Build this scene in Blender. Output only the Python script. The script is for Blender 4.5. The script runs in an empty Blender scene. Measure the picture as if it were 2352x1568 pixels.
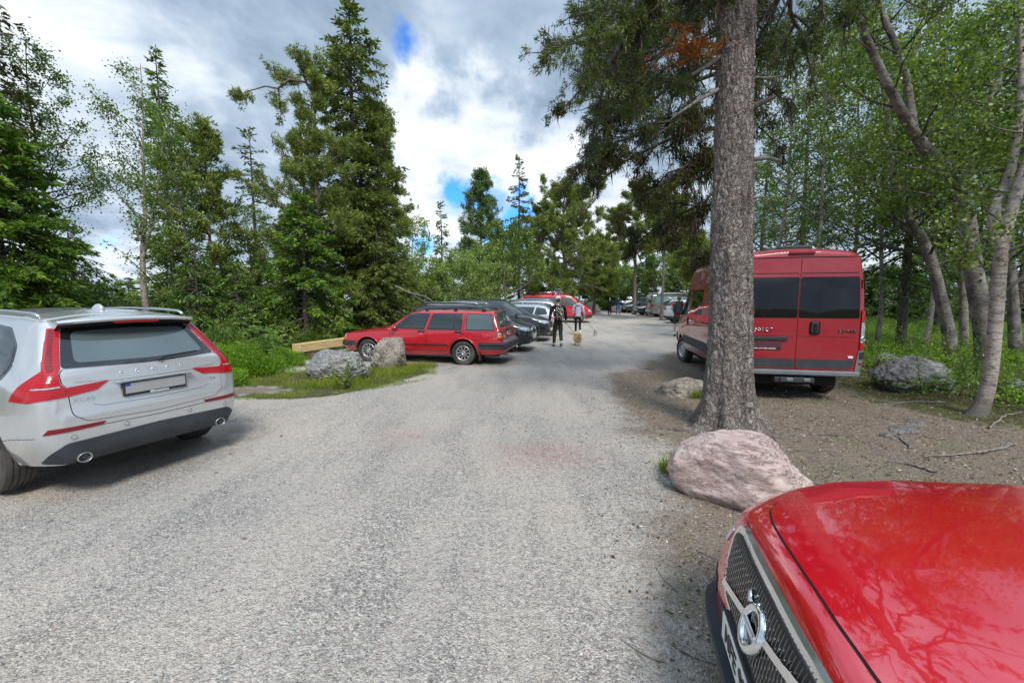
import bpy, bmesh, math, random
import numpy as np
from mathutils import Vector, Matrix, noise
from mathutils.bvhtree import BVHTree
R = math.radians
PI = math.pi
SC = bpy.context.scene
COL = SC.collection

# ------------------------------------------------------------------ camera
CAM_H, PITCH, FPX = 1.72, R(5.8), 950.0
cam_d = bpy.data.cameras.new('camera')
cam_d.sensor_width = 36.0
cam_d.lens = FPX / 2352.0 * 36.0
cam_d.clip_start, cam_d.clip_end = 0.05, 3000
cam = bpy.data.objects.new('camera', cam_d)
COL.objects.link(cam)
cam.location = (0, 0, CAM_H)
cam.rotation_euler = (R(90) - PITCH, 0, 0)
SC.camera = cam
SC.render.resolution_x, SC.render.resolution_y = 1024, 682
SC.cycles.max_bounces = 6
SC.cycles.diffuse_bounces = 3
SC.cycles.glossy_bounces = 3
SC.cycles.transmission_bounces = 4
SC.cycles.transparent_max_bounces = 6
SC.cycles.use_denoising = True

# ------------------------------------------------------------------ light and sky
SUN_EL, SUN_AZ = R(50), R(164)          # high, behind the camera, behind thin cloud
SC.view_settings.view_transform = 'Standard'
SC.view_settings.look = 'None'
SC.view_settings.exposure = 0.45
SC.view_settings.gamma = 1.0
sun_d = bpy.data.lights.new('sun', 'SUN')
sun_d.energy = 2.4
sun_d.angle = R(18)
sun_d.color = (1.0, 0.96, 0.89)
sun = bpy.data.objects.new('sun', sun_d)
COL.objects.link(sun)
sdir = Vector((math.sin(SUN_AZ) * math.cos(SUN_EL), math.cos(SUN_AZ) * math.cos(SUN_EL), math.sin(SUN_EL)))
sun.rotation_euler = sdir.to_track_quat('Z', 'Y').to_euler()

world = bpy.data.worlds.new('World')
SC.world = world
world.use_nodes = True
wt = world.node_tree
for n in list(wt.nodes):
    wt.nodes.remove(n)


class NT:
    """small helper to wire shader nodes"""
    def __init__(s, tree):
        s.t = tree
    def n(s, kind, **kw):
        nd = s.t.nodes.new('ShaderNode' + kind)
        for k, v in kw.items():
            if k == 'inp':
                for a, b in v.items():
                    if hasattr(b, 'default_value') or hasattr(b, 'is_linked'):
                        s.t.links.new(b, nd.inputs[a])
                    else:
                        nd.inputs[a].default_value = b
            else:
                setattr(nd, k, v)
        return nd
    def math(s, op, a, b=None, c=None, clamp=False):
        nd = s.t.nodes.new('ShaderNodeMath'); nd.operation = op; nd.use_clamp = clamp
        for i, v in enumerate((a, b, c)):
            if v is None: continue
            if hasattr(v, 'is_linked'): s.t.links.new(v, nd.inputs[i])
            else: nd.inputs[i].default_value = v
        return nd.outputs[0]
    def mix(s, f, a, b, mode='MIX'):
        nd = s.t.nodes.new('ShaderNodeMix'); nd.data_type = 'RGBA'; nd.blend_type = mode
        for i, v in ((0, f), (6, a), (7, b)):
            if hasattr(v, 'is_linked'): s.t.links.new(v, nd.inputs[i])
            else: nd.inputs[i].default_value = v if i == 0 else (tuple(v) + (1,))[:4]
        return nd.outputs[2]
    def ramp(s, f, stops):
        nd = s.t.nodes.new('ShaderNodeValToRGB')
        if hasattr(f, 'is_linked'): s.t.links.new(f, nd.inputs[0])
        cr = nd.color_ramp
        while len(cr.elements) < len(stops): cr.elements.new(0.5)
        for e, (p, c) in zip(cr.elements, stops):
            e.position = p
            e.color = (c, c, c, 1) if isinstance(c, (int, float)) else (tuple(c) + (1,))[:4]
        return nd.outputs[0]
    def maprange(s, v, a, b, c=0.0, d=1.0, smooth=True):
        nd = s.t.nodes.new('ShaderNodeMapRange')
        nd.interpolation_type = 'SMOOTHSTEP' if smooth else 'LINEAR'
        s.t.links.new(v, nd.inputs[0])
        for i, q in enumerate((a, b, c, d)): nd.inputs[i + 1].default_value = q
        return nd.outputs[0]
    def noise(s, vec, scale, detail=4, rough=0.55, dist=0.0, out=0):
        nd = s.t.nodes.new('ShaderNodeTexNoise')
        if vec is not None: s.t.links.new(vec, nd.inputs['Vector'])
        nd.inputs['Scale'].default_value = scale; nd.inputs['Detail'].default_value = detail
        nd.inputs['Roughness'].default_value = rough; nd.inputs['Distortion'].default_value = dist
        return nd.outputs[out]
    def voro(s, vec, scale, feature='F1', out='Distance', rnd=1.0):
        nd = s.t.nodes.new('ShaderNodeTexVoronoi'); nd.feature = feature
        if vec is not None: s.t.links.new(vec, nd.inputs['Vector'])
        nd.inputs['Scale'].default_value = scale
        nd.inputs['Randomness'].default_value = rnd
        return nd.outputs[out]
    def vscale(s, vec, sc):
        nd = s.t.nodes.new('ShaderNodeMapping')
        s.t.links.new(vec, nd.inputs[0]); nd.inputs['Scale'].default_value = sc
        return nd.outputs[0]
    def bump(s, h, strength=0.5, dist=0.01, normal=None):
        nd = s.t.nodes.new('ShaderNodeBump')
        s.t.links.new(h, nd.inputs['Height'])
        nd.inputs['Strength'].default_value = strength; nd.inputs['Distance'].default_value = dist
        if normal is not None: s.t.links.new(normal, nd.inputs['Normal'])
        return nd.outputs[0]


def pix_dir(u, v):
    """direction in the world of a place in the sky, read off the photograph (2352 px wide)"""
    x, y, d = (u - 1176.0) / FPX, (784.0 - v) / FPX, 1.0
    w = Vector((x, d * math.cos(PITCH) + y * math.sin(PITCH), y * math.cos(PITCH) - d * math.sin(PITCH)))
    return w.normalized()


W = NT(wt)
tc = W.n('TexCoord').outputs['Generated']
nrm = W.n('VectorMath', operation='NORMALIZE', inp={0: tc}).outputs[0]
sep = W.n('SeparateXYZ', inp={0: nrm})
zc = W.math('MAXIMUM', sep.outputs[2], 0.02)
zz = W.math('ADD', zc, 0.22)
cu = W.math('DIVIDE', sep.outputs[0], zz)
cv = W.math('DIVIDE', sep.outputs[1], zz)
cp = W.n('CombineXYZ', inp={0: cu, 1: cv}).outputs[0]
sky = W.n('TexSky', sky_type='NISHITA', sun_disc=False, sun_elevation=SUN_EL, sun_rotation=SUN_AZ,
          air_density=1.0, dust_density=0.3, ozone_density=2.0)
blue = W.mix(1.0, sky.outputs[0], (0.040, 0.115, 0.200), 'MULTIPLY')
n1 = W.noise(cp, 1.6, 6, 0.60, 0.3)
n2 = W.noise(cp, 3.7, 5, 0.55, 0.6)
n3 = W.noise(nrm, 6.0, 5, 0.6)
wob = W.math('MULTIPLY', W.math('SUBTRACT', n3, 0.5), 1.0)


def spot(u, v, rad, soft, amp):
    """1 near the given part of the sky, ragged by noise"""
    d = W.n('VectorMath', operation='DISTANCE', inp={0: nrm, 1: tuple(pix_dir(u, v))}).outputs['Value']
    d2 = W.math('ADD', d, W.math('MULTIPLY', wob, amp))
    return W.maprange(d2, rad, rad + soft, 1.0, 0.0)


def vmax(lst):
    o = lst[0]
    for q in lst[1:]:
        o = W.math('MAXIMUM', o, q)
    return o

holes = vmax([spot(920, 110, 0.0, 0.055, 0.30), spot(935, 145, -0.02, 0.03, 0.3), spot(1045, 450, 0.0, 0.055, 0.34), spot(1110, 470, 0.0, 0.06, 0.34), spot(1190, 500, 0.0, 0.05, 0.3),
              spot(1160, 545, 0.0, 0.05, 0.3), spot(965, 560, 0.0, 0.05, 0.3), spot(1072, 265, -0.03, 0.035, 0.2),
              spot(2000, 15, 0.0, 0.07, 0.3), spot(250, 560, -0.01, 0.05, 0.3)])
holes = W.math('MULTIPLY', holes, 1.0)
puffs = vmax([spot(960, 230, 0.05, 0.09, 0.35), spot(1000, 320, 0.08, 0.12, 0.4), spot(1120, 345, 0.04, 0.12, 0.4),
              spot(1230, 400, 0.03, 0.12, 0.35), spot(950, 480, 0.05, 0.12, 0.3), spot(280, 590, 0.0, 0.08, 0.3),
              spot(1380, 500, 0.04, 0.14, 0.3), spot(60, 40, 0.05, 0.25, 0.4)])
lum = W.math('ADD', W.math('MULTIPLY', n1, 0.75), W.math('MULTIPLY', n2, 0.30))
lum = W.math('ADD', lum, W.math('MULTIPLY', puffs, 0.24))
low = W.maprange(sep.outputs[2], 0.02, 0.25, 1.0, 0.0)
lum = W.math('ADD', lum, W.math('MULTIPLY', low, 0.09))
cloud = W.ramp(lum, [(0.36, (0.16, 0.225, 0.31)), (0.47, (0.245, 0.33, 0.435)), (0.58, (0.375, 0.465, 0.58)), (0.76, (0.72, 0.77, 0.83)), (0.90, (0.93, 0.945, 0.96))])
# clouds overhead, outside the picture, are thinner and brighter as under any overcast
zen = W.maprange(sep.outputs[2], 0.62, 0.95, 1.0, 2.0)
cl2 = W.n('VectorMath', operation='SCALE', inp={0: cloud, 'Scale': zen}).outputs[0]
skyc = W.mix(holes, cl2, blue)
bg = W.n('Background', inp={0: skyc, 1: 1.0})
outw = W.n('OutputWorld', inp={0: bg.outputs[0]})

# ------------------------------------------------------------------ helpers
def tag(o, label=None, cat=None, group=None, kind=None):
    if label: o['label'] = label
    if cat: o['category'] = cat
    if group: o['group'] = group
    if kind: o['kind'] = kind
    return o


def empty(name, loc=(0, 0, 0), rz=0.0, label=None, cat=None, group=None, parent=None):
    o = bpy.data.objects.new(name, None)
    COL.objects.link(o)
    o.location = loc
    o.rotation_euler = (0, 0, rz)
    o.empty_display_size = 0.2
    if parent: o.parent = parent
    return tag(o, label, cat, group)


def obj(name, me, mats=None, parent=None):
    if isinstance(me, bmesh.types.BMesh):
        m = bpy.data.meshes.new(name)
        me.to_mesh(m); me.free()
        me = m
    if mats is not None:
        for m in (mats if isinstance(mats, (list, tuple)) else [mats]):
            me.materials.append(m)
    o = bpy.data.objects.new(name, me)
    COL.objects.link(o)
    if parent: o.parent = parent
    return o


def copy_tree(o, parent=None):
    c = o.copy()
    COL.objects.link(c)
    c.parent = parent
    for ch in list(o.children):
        copy_tree(ch, c)
    return c


def mesh_np(name, verts, faces, fattr=None, smooth=False, midx=None):
    """fast mesh from numpy arrays, faces (N,k) all of one size or a list of such arrays"""
    if not isinstance(faces, list): faces = [faces]
    faces = [f for f in faces if len(f)]
    verts = np.asarray(verts, np.float32)
    m = bpy.data.meshes.new(name)
    m.vertices.add(len(verts))
    m.vertices.foreach_set('co', verts.ravel())
    nf = sum(len(f) for f in faces)
    tot = np.concatenate([np.full(len(f), f.shape[1], np.int32) for f in faces])
    idx = np.concatenate([np.asarray(f, np.int32).ravel() for f in faces])
    m.loops.add(len(idx))
    m.loops.foreach_set('vertex_index', idx)
    m.polygons.add(nf)
    st = np.zeros(nf, np.int32); st[1:] = np.cumsum(tot)[:-1]
    m.polygons.foreach_set('loop_start', st)
    m.polygons.foreach_set('loop_total', tot)
    if midx is not None: m.polygons.foreach_set('material_index', np.asarray(midx, np.int32))
    m.polygons.foreach_set('use_smooth', np.full(nf, smooth, bool))
    m.update(calc_edges=True)
    if fattr is not None:
        for k, a in fattr.items():
            at = m.attributes.new(k, 'FLOAT', 'FACE')
            at.data.foreach_set('value', np.asarray(a, np.float32))
    m.validate()
    return m


def gz(x, y):
    """height of the ground"""
    t = min(max((y - 12.0) / 43.0, 0.0), 1.0)
    z = 0.42 * t * t * (3 - 2 * t)
    # hummocky forest floor right and left of the gravel
    s = max(0.0, min(1.0, (x - 6.0) / 3.0)) if y < 30 else 0.0
    if y >= 30: s = max(0.0, min(1.0, (x - 17.0) / 3.0))
    lft = max(0.0, min(1.0, (-x - road_left(y)) / 3.0))
    s = max(s, lft)
    z += s * (0.10 + 0.10 * noise.noise(Vector((x * 0.45, y * 0.45, 0.0))) + 0.04 * noise.noise(Vector((x * 1.7, y * 1.7, 3.0))))
    z -= 0.13 * math.exp(-(((x + 4.6) / 1.9) ** 2 + ((y - 4.4) / 1.6) ** 2) ** 2)      # the drive sags where the silver car stands
    z += 0.012 * noise.noise(Vector((x * 0.8, y * 0.8, 7.0)))
    return z


def road_left(y):
    """distance from the camera axis to the left edge of the gravel"""
    if y < 6.2: return 9.0
    if y < 9.2: return 9.0 - (y - 6.2) * 2.2
    return 6.0 + max(0.0, y - 12.0) * 0.02


def tongue(x, y):
    """turf tongue with the two stones left of the red estate (numbers or arrays)"""
    q = ((x + 4.0) / 2.35) ** 2 + ((y - 8.75 - 0.28 * (x + 4.0)) / 1.75) ** 2
    return np.exp(-q ** 2.0)


def gp(u, v, z=None):
    """point of the ground seen at (u,v) in the photograph (2352 px wide)"""
    h = 0.0 if z is None else z
    d = pix_dir(u, v)
    for _ in range(6):
        t = (h - CAM_H) / d.z
        x, y = d.x * t, d.y * t
        if z is None: h = gz(x, y)
    return Vector((x, y, h))


def at(u, v, dist):
    """point at forward distance dist on the ray through (u,v)"""
    d = pix_dir(u, v)
    t = dist / d.y
    return Vector((d.x * t, dist, CAM_H + d.z * t))


# ------------------------------------------------------------------ materials
def mat(name):
    m = bpy.data.materials.new(name)
    m.use_nodes = True
    for n in list(m.node_tree.nodes): m.node_tree.nodes.remove(n)
    return m, NT(m.node_tree)


def pbr(name, col, rough=0.5, metal=0.0, coat=0.0, spec=0.5, bump=None, var=0.0, vscale=8.0, dirt=0.0, trans=0.0, flake=0.0):
    """principled material with a procedural variation, so that nothing is perfectly flat"""
    m, T = mat(name)
    tc = T.n('TexCoord').outputs['Object']
    c = None
    if var > 0:
        nz = T.noise(tc, vscale, 5, 0.6)
        a = tuple(max(0, x * (1 - var)) for x in col); b = tuple(min(1, x * (1 + var)) for x in col)
        c = T.mix(T.maprange(nz, 0.3, 0.7), a, b)
    rr = rough
    if dirt > 0:
        sp = T.n('SeparateXYZ', inp={0: tc}).outputs[2]
        dn = T.noise(tc, 3.0, 6, 0.7)
        lowm = T.maprange(sp, 0.15, 0.75, 1.0, 0.25)
        f = T.math('MULTIPLY', T.math('MULTIPLY', T.maprange(dn, 0.35, 0.75), lowm), dirt)
        c = T.mix(f, c if c is not None else col, (0.28, 0.25, 0.21))
        rr = T.math('ADD', T.math('MULTIPLY', f, 0.5), rough)
    p = T.n('BsdfPrincipled')
    if c is None: p.inputs['Base Color'].default_value = tuple(col) + (1,)
    else: T.t.links.new(c, p.inputs['Base Color'])
    if hasattr(rr, 'is_linked'): T.t.links.new(rr, p.inputs['Roughness'])
    else: p.inputs['Roughness'].default_value = rr
    p.inputs['Metallic'].default_value = metal
    p.inputs['Coat Weight'].default_value = coat
    p.inputs['Coat Roughness'].default_value = 0.03
    p.inputs['Coat IOR'].default_value = 1.7
    p.inputs['Specular IOR Level'].default_value = spec
    if bump:
        s, strg, dist = bump
        T.t.links.new(T.bump(T.noise(tc, s, 5, 0.6), strg, dist), p.inputs['Normal'])
    elif coat > 0:
        T.t.links.new(T.bump(T.noise(tc, 2.2, 2, 0.5), 0.10, 0.02), p.inputs['Normal'])
    T.n('OutputMaterial', inp={0: p.outputs[0]})
    return m


def leaf_mat(name, c1, c2, c3=None, trans=0.35, rough=0.45, spec=0.35, gain=2.6):
    """foliage: per-leaf tint (attribute rnd) and clump tint by noise"""
    m, T = mat(name)
    c1, c2, c3 = (tuple(min(0.6, q * gain * w_) for q, w_ in zip(k, (1.12, 1.0, 0.8))) if k else None for k in (c1, c2, c3))
    rnd = T.n('Attribute', attribute_name='rnd').outputs['Fac']
    geo = T.n('NewGeometry').outputs['Position']
    nz = T.noise(geo, 1.7, 4, 0.65)
    f = T.math('ADD', T.math('MULTIPLY', rnd, 0.65), T.math('MULTIPLY', T.math('SUBTRACT', nz, 0.5), 1.9))
    f = T.math('ADD', f, 0.12, clamp=True)
    c = T.ramp(f, [(0.0, c1), (0.55, c2), (1.0, c3 or c2)])
    p = T.n('BsdfPrincipled', inp={'Base Color': c, 'Roughness': rough, 'Specular IOR Level': spec})
    tr = T.n('BsdfTranslucent')
    tcx = T.mix(1.0, c, (1.25, 1.35, 0.55), 'MULTIPLY')
    T.t.links.new(tcx, tr.inputs[0])
    mx = T.n('MixShader', inp={0: trans, 1: p.outputs[0], 2: tr.outputs[0]})
    T.n('OutputMaterial', inp={0: mx.outputs[0]})
    return m
# ------------------------------------------------------------------ ground
def sstep(a, b, x):
    t = np.clip((x - a) / (b - a), 0, 1)
    return t * t * (3 - 2 * t)


def axis_pts(lo, hi, c0, c1, fine, grow):
    xs = list(np.arange(c0, c1, fine))
    s = fine
    x = c1
    while x < hi:
        xs.append(x); s *= grow; x += s
    xs.append(hi)
    s = fine; x = c0
    while x > lo:
        s *= grow; x -= s; xs.append(max(x, lo))
    return np.array(sorted(set(np.round(xs, 4))))


def ground():
    xs = axis_pts(-400, 400, -9.0, 13.0, 0.16, 1.045)
    ys = axis_pts(-60, 700, -1.0, 20.0, 0.16, 1.035)
    X, Y = np.meshgrid(xs, ys)
    Z = np.array([[gz(a, b) for a in xs] for b in ys])
    far = np.clip((np.hypot(X, Y) - 70) / 300, 0, 1)
    Z = Z * (1 - far)
    nx, ny = len(xs), len(ys)
    V = np.stack([X.ravel(), Y.ravel(), Z.ravel()], 1)
    i = np.arange(ny - 1)[:, None] * nx + np.arange(nx - 1)[None, :]
    F = np.stack([i, i + 1, i + nx + 1, i + nx], -1).reshape(-1, 4)
    m = mesh_np('ground', V, F, smooth=True)
    x, y = V[:, 0], V[:, 1]
    # ---- zones
    le = -np.array([road_left(b) for b in y])
    nz = np.array([noise.noise(Vector((a * 0.6, b * 0.6, 1.0))) for a, b in zip(x, y)])
    left = sstep(0.6, -0.6, x - le + nz * 0.7)                    # forest / grass left
    # right boundary: litter starts close to the pine, and to the wood behind the van
    re = np.interp(y, [-5, 1, 2.6, 4, 6.5, 8, 10.5, 14, 18, 25, 35, 60], [0.45, 0.45, 0.95, 1.4, 1.65, 2.0, 3.0, 5.6, 8.0, 10.2, 15.0, 16])
    right = sstep(-0.9, 1.0, x - re + nz * 0.8)
    wood = sstep(-0.4, 0.9, x - np.interp(y, [0, 4, 6, 8, 10, 14, 20, 30, 60], [7.2, 7.2, 6.2, 6.0, 7.8, 9.5, 13, 17, 19]) + nz * 0.9)
    farw = sstep(52, 56, y + nz * 2)
    wood = np.maximum(wood, farw)
    gr = np.maximum(left, wood)
    # bare patch and turf tongue left of the red estate
    gr = np.maximum(gr, sstep(0.30, 0.6, tongue(x, y) + nz * 0.45) * 0.86)
    bare = np.exp(-(((x + 5.0) / 1.0) ** 2 + ((y - 7.7) / 0.42) ** 2))
    gr = gr * (1 - 0.75 * bare)
    rug = np.clip(right, 0, 1)
    c = m.attributes.new('zone', 'FLOAT_COLOR', 'POINT')
    p1, p2 = gp(1245, 1045), gp(925, 1000)
    d1 = ((x - p1.x) / 0.56) ** 2 + ((y - p1.y) / 0.40) ** 2 + nz * .5
    d2 = ((x - p2.x) / 0.42) ** 2 + ((y - p2.y) / 0.40) ** 2
    pink = np.clip(np.exp(-d1) + 0.6 * np.exp(-d2), 0, 1)
    # darker, browner ground under and beside the parked cars
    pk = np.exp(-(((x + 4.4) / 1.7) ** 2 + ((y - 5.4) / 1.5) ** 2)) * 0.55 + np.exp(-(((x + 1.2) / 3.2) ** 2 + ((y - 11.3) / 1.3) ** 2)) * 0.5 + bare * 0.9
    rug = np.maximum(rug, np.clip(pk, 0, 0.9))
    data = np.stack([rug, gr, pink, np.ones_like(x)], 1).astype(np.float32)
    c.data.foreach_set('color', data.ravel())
    # ---- material
    mt, T = mat('ground_surface')
    P = T.n('NewGeometry').outputs['Position']
    zn = T.n('SeparateColor', inp={0: T.n('Attribute', attribute_name='zone').outputs['Color']})
    fine = T.noise(P, 95, 3, 0.7)
    med = T.noise(P, 24, 4, 0.7)
    big = T.noise(P, 0.7, 5, 0.6, 0.6)
    # tyre-swept streaks run along the drive
    rot = T.n('Mapping', inp={0: P}); rot.inputs['Rotation'].default_value = (0, 0, R(-20)); rot.inputs['Scale'].default_value = (1.9, 0.38, 1)
    streak = T.noise(rot.outputs[0], 0.9, 5, 0.65)
    vcol = T.voro(P, 84, 'F1', 'Color')
    vdist = T.voro(P, 84, 'F1', 'Distance')
    vcol2 = T.voro(P, 38, 'F1', 'Color')
    vd2 = T.voro(P, 38, 'F1', 'Distance')
    stone = T.n('SeparateColor', inp={0: vcol}).outputs[0]
    stone2 = T.n('SeparateColor', inp={0: vcol2}).outputs[1]
    g1 = T.ramp(stone, [(0.0, (0.19, 0.18, 0.172)), (0.30, (0.36, 0.342, 0.322)), (0.7, (0.51, 0.487, 0.455)), (1.0, (0.68, 0.65, 0.61))])
    g2 = T.ramp(stone2, [(0.0, (0.11, 0.108, 0.112)), (0.35, (0.29, 0.28, 0.268)), (0.8, (0.47, 0.445, 0.42)), (1.0, (0.62, 0.59, 0.56))])
    dust = (0.56, 0.52, 0.472)
    gmix = T.mix(T.maprange(med, 0.50, 0.62, 0.0, 0.55), g1, g2)
    sand = T.maprange(T.math('ADD', streak, T.math('MULTIPLY', big, 0.4)), 0.56, 0.80)
    gmix = T.mix(T.math('MULTIPLY', sand, 0.72), gmix, dust)
    gmix = T.mix(T.maprange(fine, 0.57, 0.72, 0.0, 0.70), gmix, (0.12, 0.118, 0.115))
    tint = T.ramp(T.noise(P, 0.45, 3, 0.6), [(0.3, (0.90, 0.88, 0.88)), (0.5, (1.03, 1.0, 0.97)), (0.7, (1.08, 1.01, 0.94))])
    gmix = T.mix(1.0, gmix, tint, 'MULTIPLY')
    pinkf = T.math('MULTIPLY', zn.outputs[2], T.maprange(T.noise(P, 9, 5, 0.75), 0.36, 0.60))
    pinkf = T.math('MULTIPLY', pinkf, T.maprange(stone, .25, .55, .25, 1.0))
    gmix = T.mix(T.math('MULTIPLY', pinkf, 0.95), gmix, (0.50, 0.27, 0.23))
    # litter: bare brown soil with needles, chips and old leaves
    lv = T.n('Mapping', inp={0: P}); lv.inputs['Scale'].default_value = (1.0, 2.6, 1)
    chips = T.n('SeparateColor', inp={0: T.voro(lv.outputs[0], 55, 'F1', 'Color')}).outputs[0]
    lit = T.ramp(chips, [(0.0, (0.07, 0.046, 0.032)), (0.35, (0.155, 0.108, 0.074)), (0.75, (0.25, 0.185, 0.130)), (0.93, (0.30, 0.225, 0.155)), (1.0, (0.60, 0.52, 0.41))])
    lit = T.mix(T.maprange(T.noise(P, 2.2, 5, 0.65), 0.42, 0.62), lit, T.mix(T.maprange(med, 0.4, 0.6), (0.155, 0.108, 0.072), (0.25, 0.195, 0.145)))
    lit = T.mix(T.math('MULTIPLY', T.maprange(T.noise(P, 1.4, 5, 0.7), 0.54, 0.64), 0.6), lit, (0.12, 0.135, 0.04))
    # under the trees: dark humus with moss
    mos = T.ramp(T.noise(P, 6.0, 5, 0.7), [(0.3, (0.07, 0.055, 0.035)), (0.48, (0.11, 0.10, 0.045)), (0.6, (0.11, 0.14, 0.04)), (0.75, (0.15, 0.20, 0.055))])
    ev = T.math('MULTIPLY', T.math('SUBTRACT', T.noise(P, 3.5, 5, 0.7), 0.5), 1.1)
    fr = T.maprange(T.math('ADD', zn.outputs[0], ev), 0.25, 0.85)
    fg = T.maprange(T.math('ADD', zn.outputs[1], ev), 0.40, 0.62)
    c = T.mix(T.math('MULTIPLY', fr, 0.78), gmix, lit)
    c = T.mix(fg, c, mos)
    hgt = T.math('SUBTRACT', T.math('MULTIPLY', med, 0.5), T.math('MULTIPLY', vdist, 0.8))
    hgt = T.math('SUBTRACT', hgt, T.math('MULTIPLY', vd2, T.maprange(med, 0.50, 0.62, 0.0, 0.9)))
    hgt = T.math('ADD', hgt, T.math('MULTIPLY', fine, 0.5))
    nb = T.bump(hgt, 1.0, 0.014)
    nb2 = T.bump(T.noise(P, 5, 4, 0.6), 0.5, 0.03, nb)
    p = T.n('BsdfPrincipled', inp={'Base Color': c, 'Roughness': 0.92, 'Specular IOR Level': 0.2, 'Normal': nb2})
    T.n('OutputMaterial', inp={0: p.outputs[0]})
    o = obj('ground', m, mt)
    tag(o, kind='structure')


ground()


def rock_np(n_lat, n_lon, seed):
    pass


def scatter_stones():
    rng = np.random.default_rng(3)
    # octahedra squashed and turned: loose chippings on the gravel, thick near the camera
    base = np.array([[1, 0, 0], [0, 1, 0], [-1, 0, 0], [0, -1, 0], [0, 0, 1], [0, 0, -1]], float)
    bf = np.array([[0, 1, 4], [1, 2, 4], [2, 3, 4], [3, 0, 4], [1, 0, 5], [2, 1, 5], [3, 2, 5], [0, 3, 5]])
    N = 30000
    r = 0.9 + 8.5 * rng.random(N) ** 1.25
    a = rng.uniform(R(-60), R(46), N)
    x, y = r * np.sin(a), r * np.cos(a)
    le = -np.array([road_left(b) for b in y])
    keep = (x > le + 0.2)
    x, y = x[keep], y[keep]; n = len(x)
    s = 0.0030 + 0.0060 * rng.random(n) ** 2.5
    big = rng.random(n) < 0.012
    s[big] *= rng.uniform(1.4, 2.6, big.sum())
    z = np.array([gz(p, q) for p, q in zip(x, y)])
    sc = np.stack([s * rng.uniform(0.8, 1.4, n), s * rng.uniform(0.7, 1.2, n), s * rng.uniform(0.4, 0.8, n)], 1)
    th = rng.uniform(0, 2 * PI, n)
    B = base[None] * sc[:, None, :] * rng.uniform(0.75, 1.2, (n, 6, 1))
    c, sn = np.cos(th)[:, None], np.sin(th)[:, None]
    bx = B[..., 0] * c - B[..., 1] * sn + x[:, None]
    by = B[..., 0] * sn + B[..., 1] * c + y[:, None]
    bz = B[..., 2] + (z + s * 0.25)[:, None]
    V = np.stack([bx, by, bz], -1).reshape(-1, 3)
    F = (bf[None] + (np.arange(n) * 6)[:, None, None]).reshape(-1, 3)
    m = mesh_np('gravel_chippings', V, F, {'rnd': np.repeat(rng.random(n), 8)})
    mt, T = mat('stone_chippings')
    rnd = T.n('Attribute', attribute_name='rnd').outputs['Fac']
    c = T.ramp(rnd, [(0.0, (0.11, 0.11, 0.115)), (0.35, (0.25, 0.245, 0.24)), (0.7, (0.42, 0.40, 0.38)), (0.86, (0.36, 0.25, 0.21)), (1.0, (0.62, 0.60, 0.57))])
    p = T.n('BsdfPrincipled', inp={'Base Color': c, 'Roughness': 0.85})
    T.n('OutputMaterial', inp={0: p.outputs[0]})
    tag(obj('gravel_chippings', m, mt), 'loose grey stone chippings strewn over the drive', 'gravel', kind='stuff')


scatter_stones()
# ------------------------------------------------------------------ trees
def norm(v):
    return v / (np.linalg.norm(v, axis=-1, keepdims=True) + 1e-9)


def tube_np(paths, sides=6):
    """paths: list of (points (n,3), radii (n)); returns verts, quads of joined tapered tubes"""
    VV, FF, off = [], [], 0
    for P, r in paths:
        P = np.asarray(P, float); r = np.asarray(r, float); n = len(P)
        if n < 2: continue
        T = norm(np.gradient(P, axis=0))
        ref = np.array([0.0, 0, 1]) if abs(T[0][2]) < 0.9 else np.array([1.0, 0, 0])
        U = np.zeros_like(T); u = ref
        for q in range(n):                       # carry the frame along the tube so it never flips
            u = u - T[q] * np.dot(u, T[q]); u = u / (np.linalg.norm(u) + 1e-9); U[q] = u
        Vv = np.cross(T, U)
        k = sides if r.max() > 0.02 else 4 if r.max() > 0.008 else 3
        a = np.linspace(0, 2 * PI, k, endpoint=False)
        ring = P[:, None] + r[:, None, None] * (np.cos(a)[None, :, None] * U[:, None] + np.sin(a)[None, :, None] * Vv[:, None])
        VV.append(ring.reshape(-1, 3))
        i = np.arange(n - 1)[:, None] * k + np.arange(k)[None]
        j = np.arange(n - 1)[:, None] * k + (np.arange(k)[None] + 1) % k
        FF.append(np.stack([i, j, j + k, i + k], -1).reshape(-1, 4) + off)
        off += n * k
    return np.concatenate(VV), np.concatenate(FF)


def curve_pts(p0, d0, L, n, rng, wob=0.12, bend=(0, 0, 0), bendpow=1.0):
    """wandering curve from p0 along d0, length L"""
    P = [np.array(p0, float)]; d = np.array(d0, float); d /= np.linalg.norm(d)
    b = np.array(bend, float)
    for i in range(n):
        d = d + rng.normal(0, wob, 3) + b * ((i + 1) / n) ** bendpow
        d /= np.linalg.norm(d)
        P.append(P[-1] + d * L / n)
    return np.array(P)


def quads(C, D, S, L, Wd):
    """little pointed leaves: centre base C, direction D, side S, length L, width Wd"""
    L = L[:, None]; Wd = Wd[:, None]
    a = C; b = C + D * L * 0.45 + S * Wd * 0.5; c = C + D * L; d = C + D * L * 0.45 - S * Wd * 0.5
    return np.stack([a, b, c, d], 1).reshape(-1, 3)


def leaf_mesh(name, C, D, L, Wd, rng, flat=0.0, mt=None, rnd=None):
    n = len(C)
    D = norm(D)
    up = rng.normal(0, 1, (n, 3))
    if flat > 0: up[:, 2] += 0; up = up * (1 - flat) + np.array([0, 0, 1.0]) * flat * 2
    S = norm(np.cross(D, up))
    V = quads(C, D, S, L, Wd)
    F = np.arange(n * 4).reshape(-1, 4)
    me = mesh_np(name, V, F, {'rnd': rng.random(n) if rnd is None else rnd})
    if mt: me.materials.append(mt)
    return me


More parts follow.
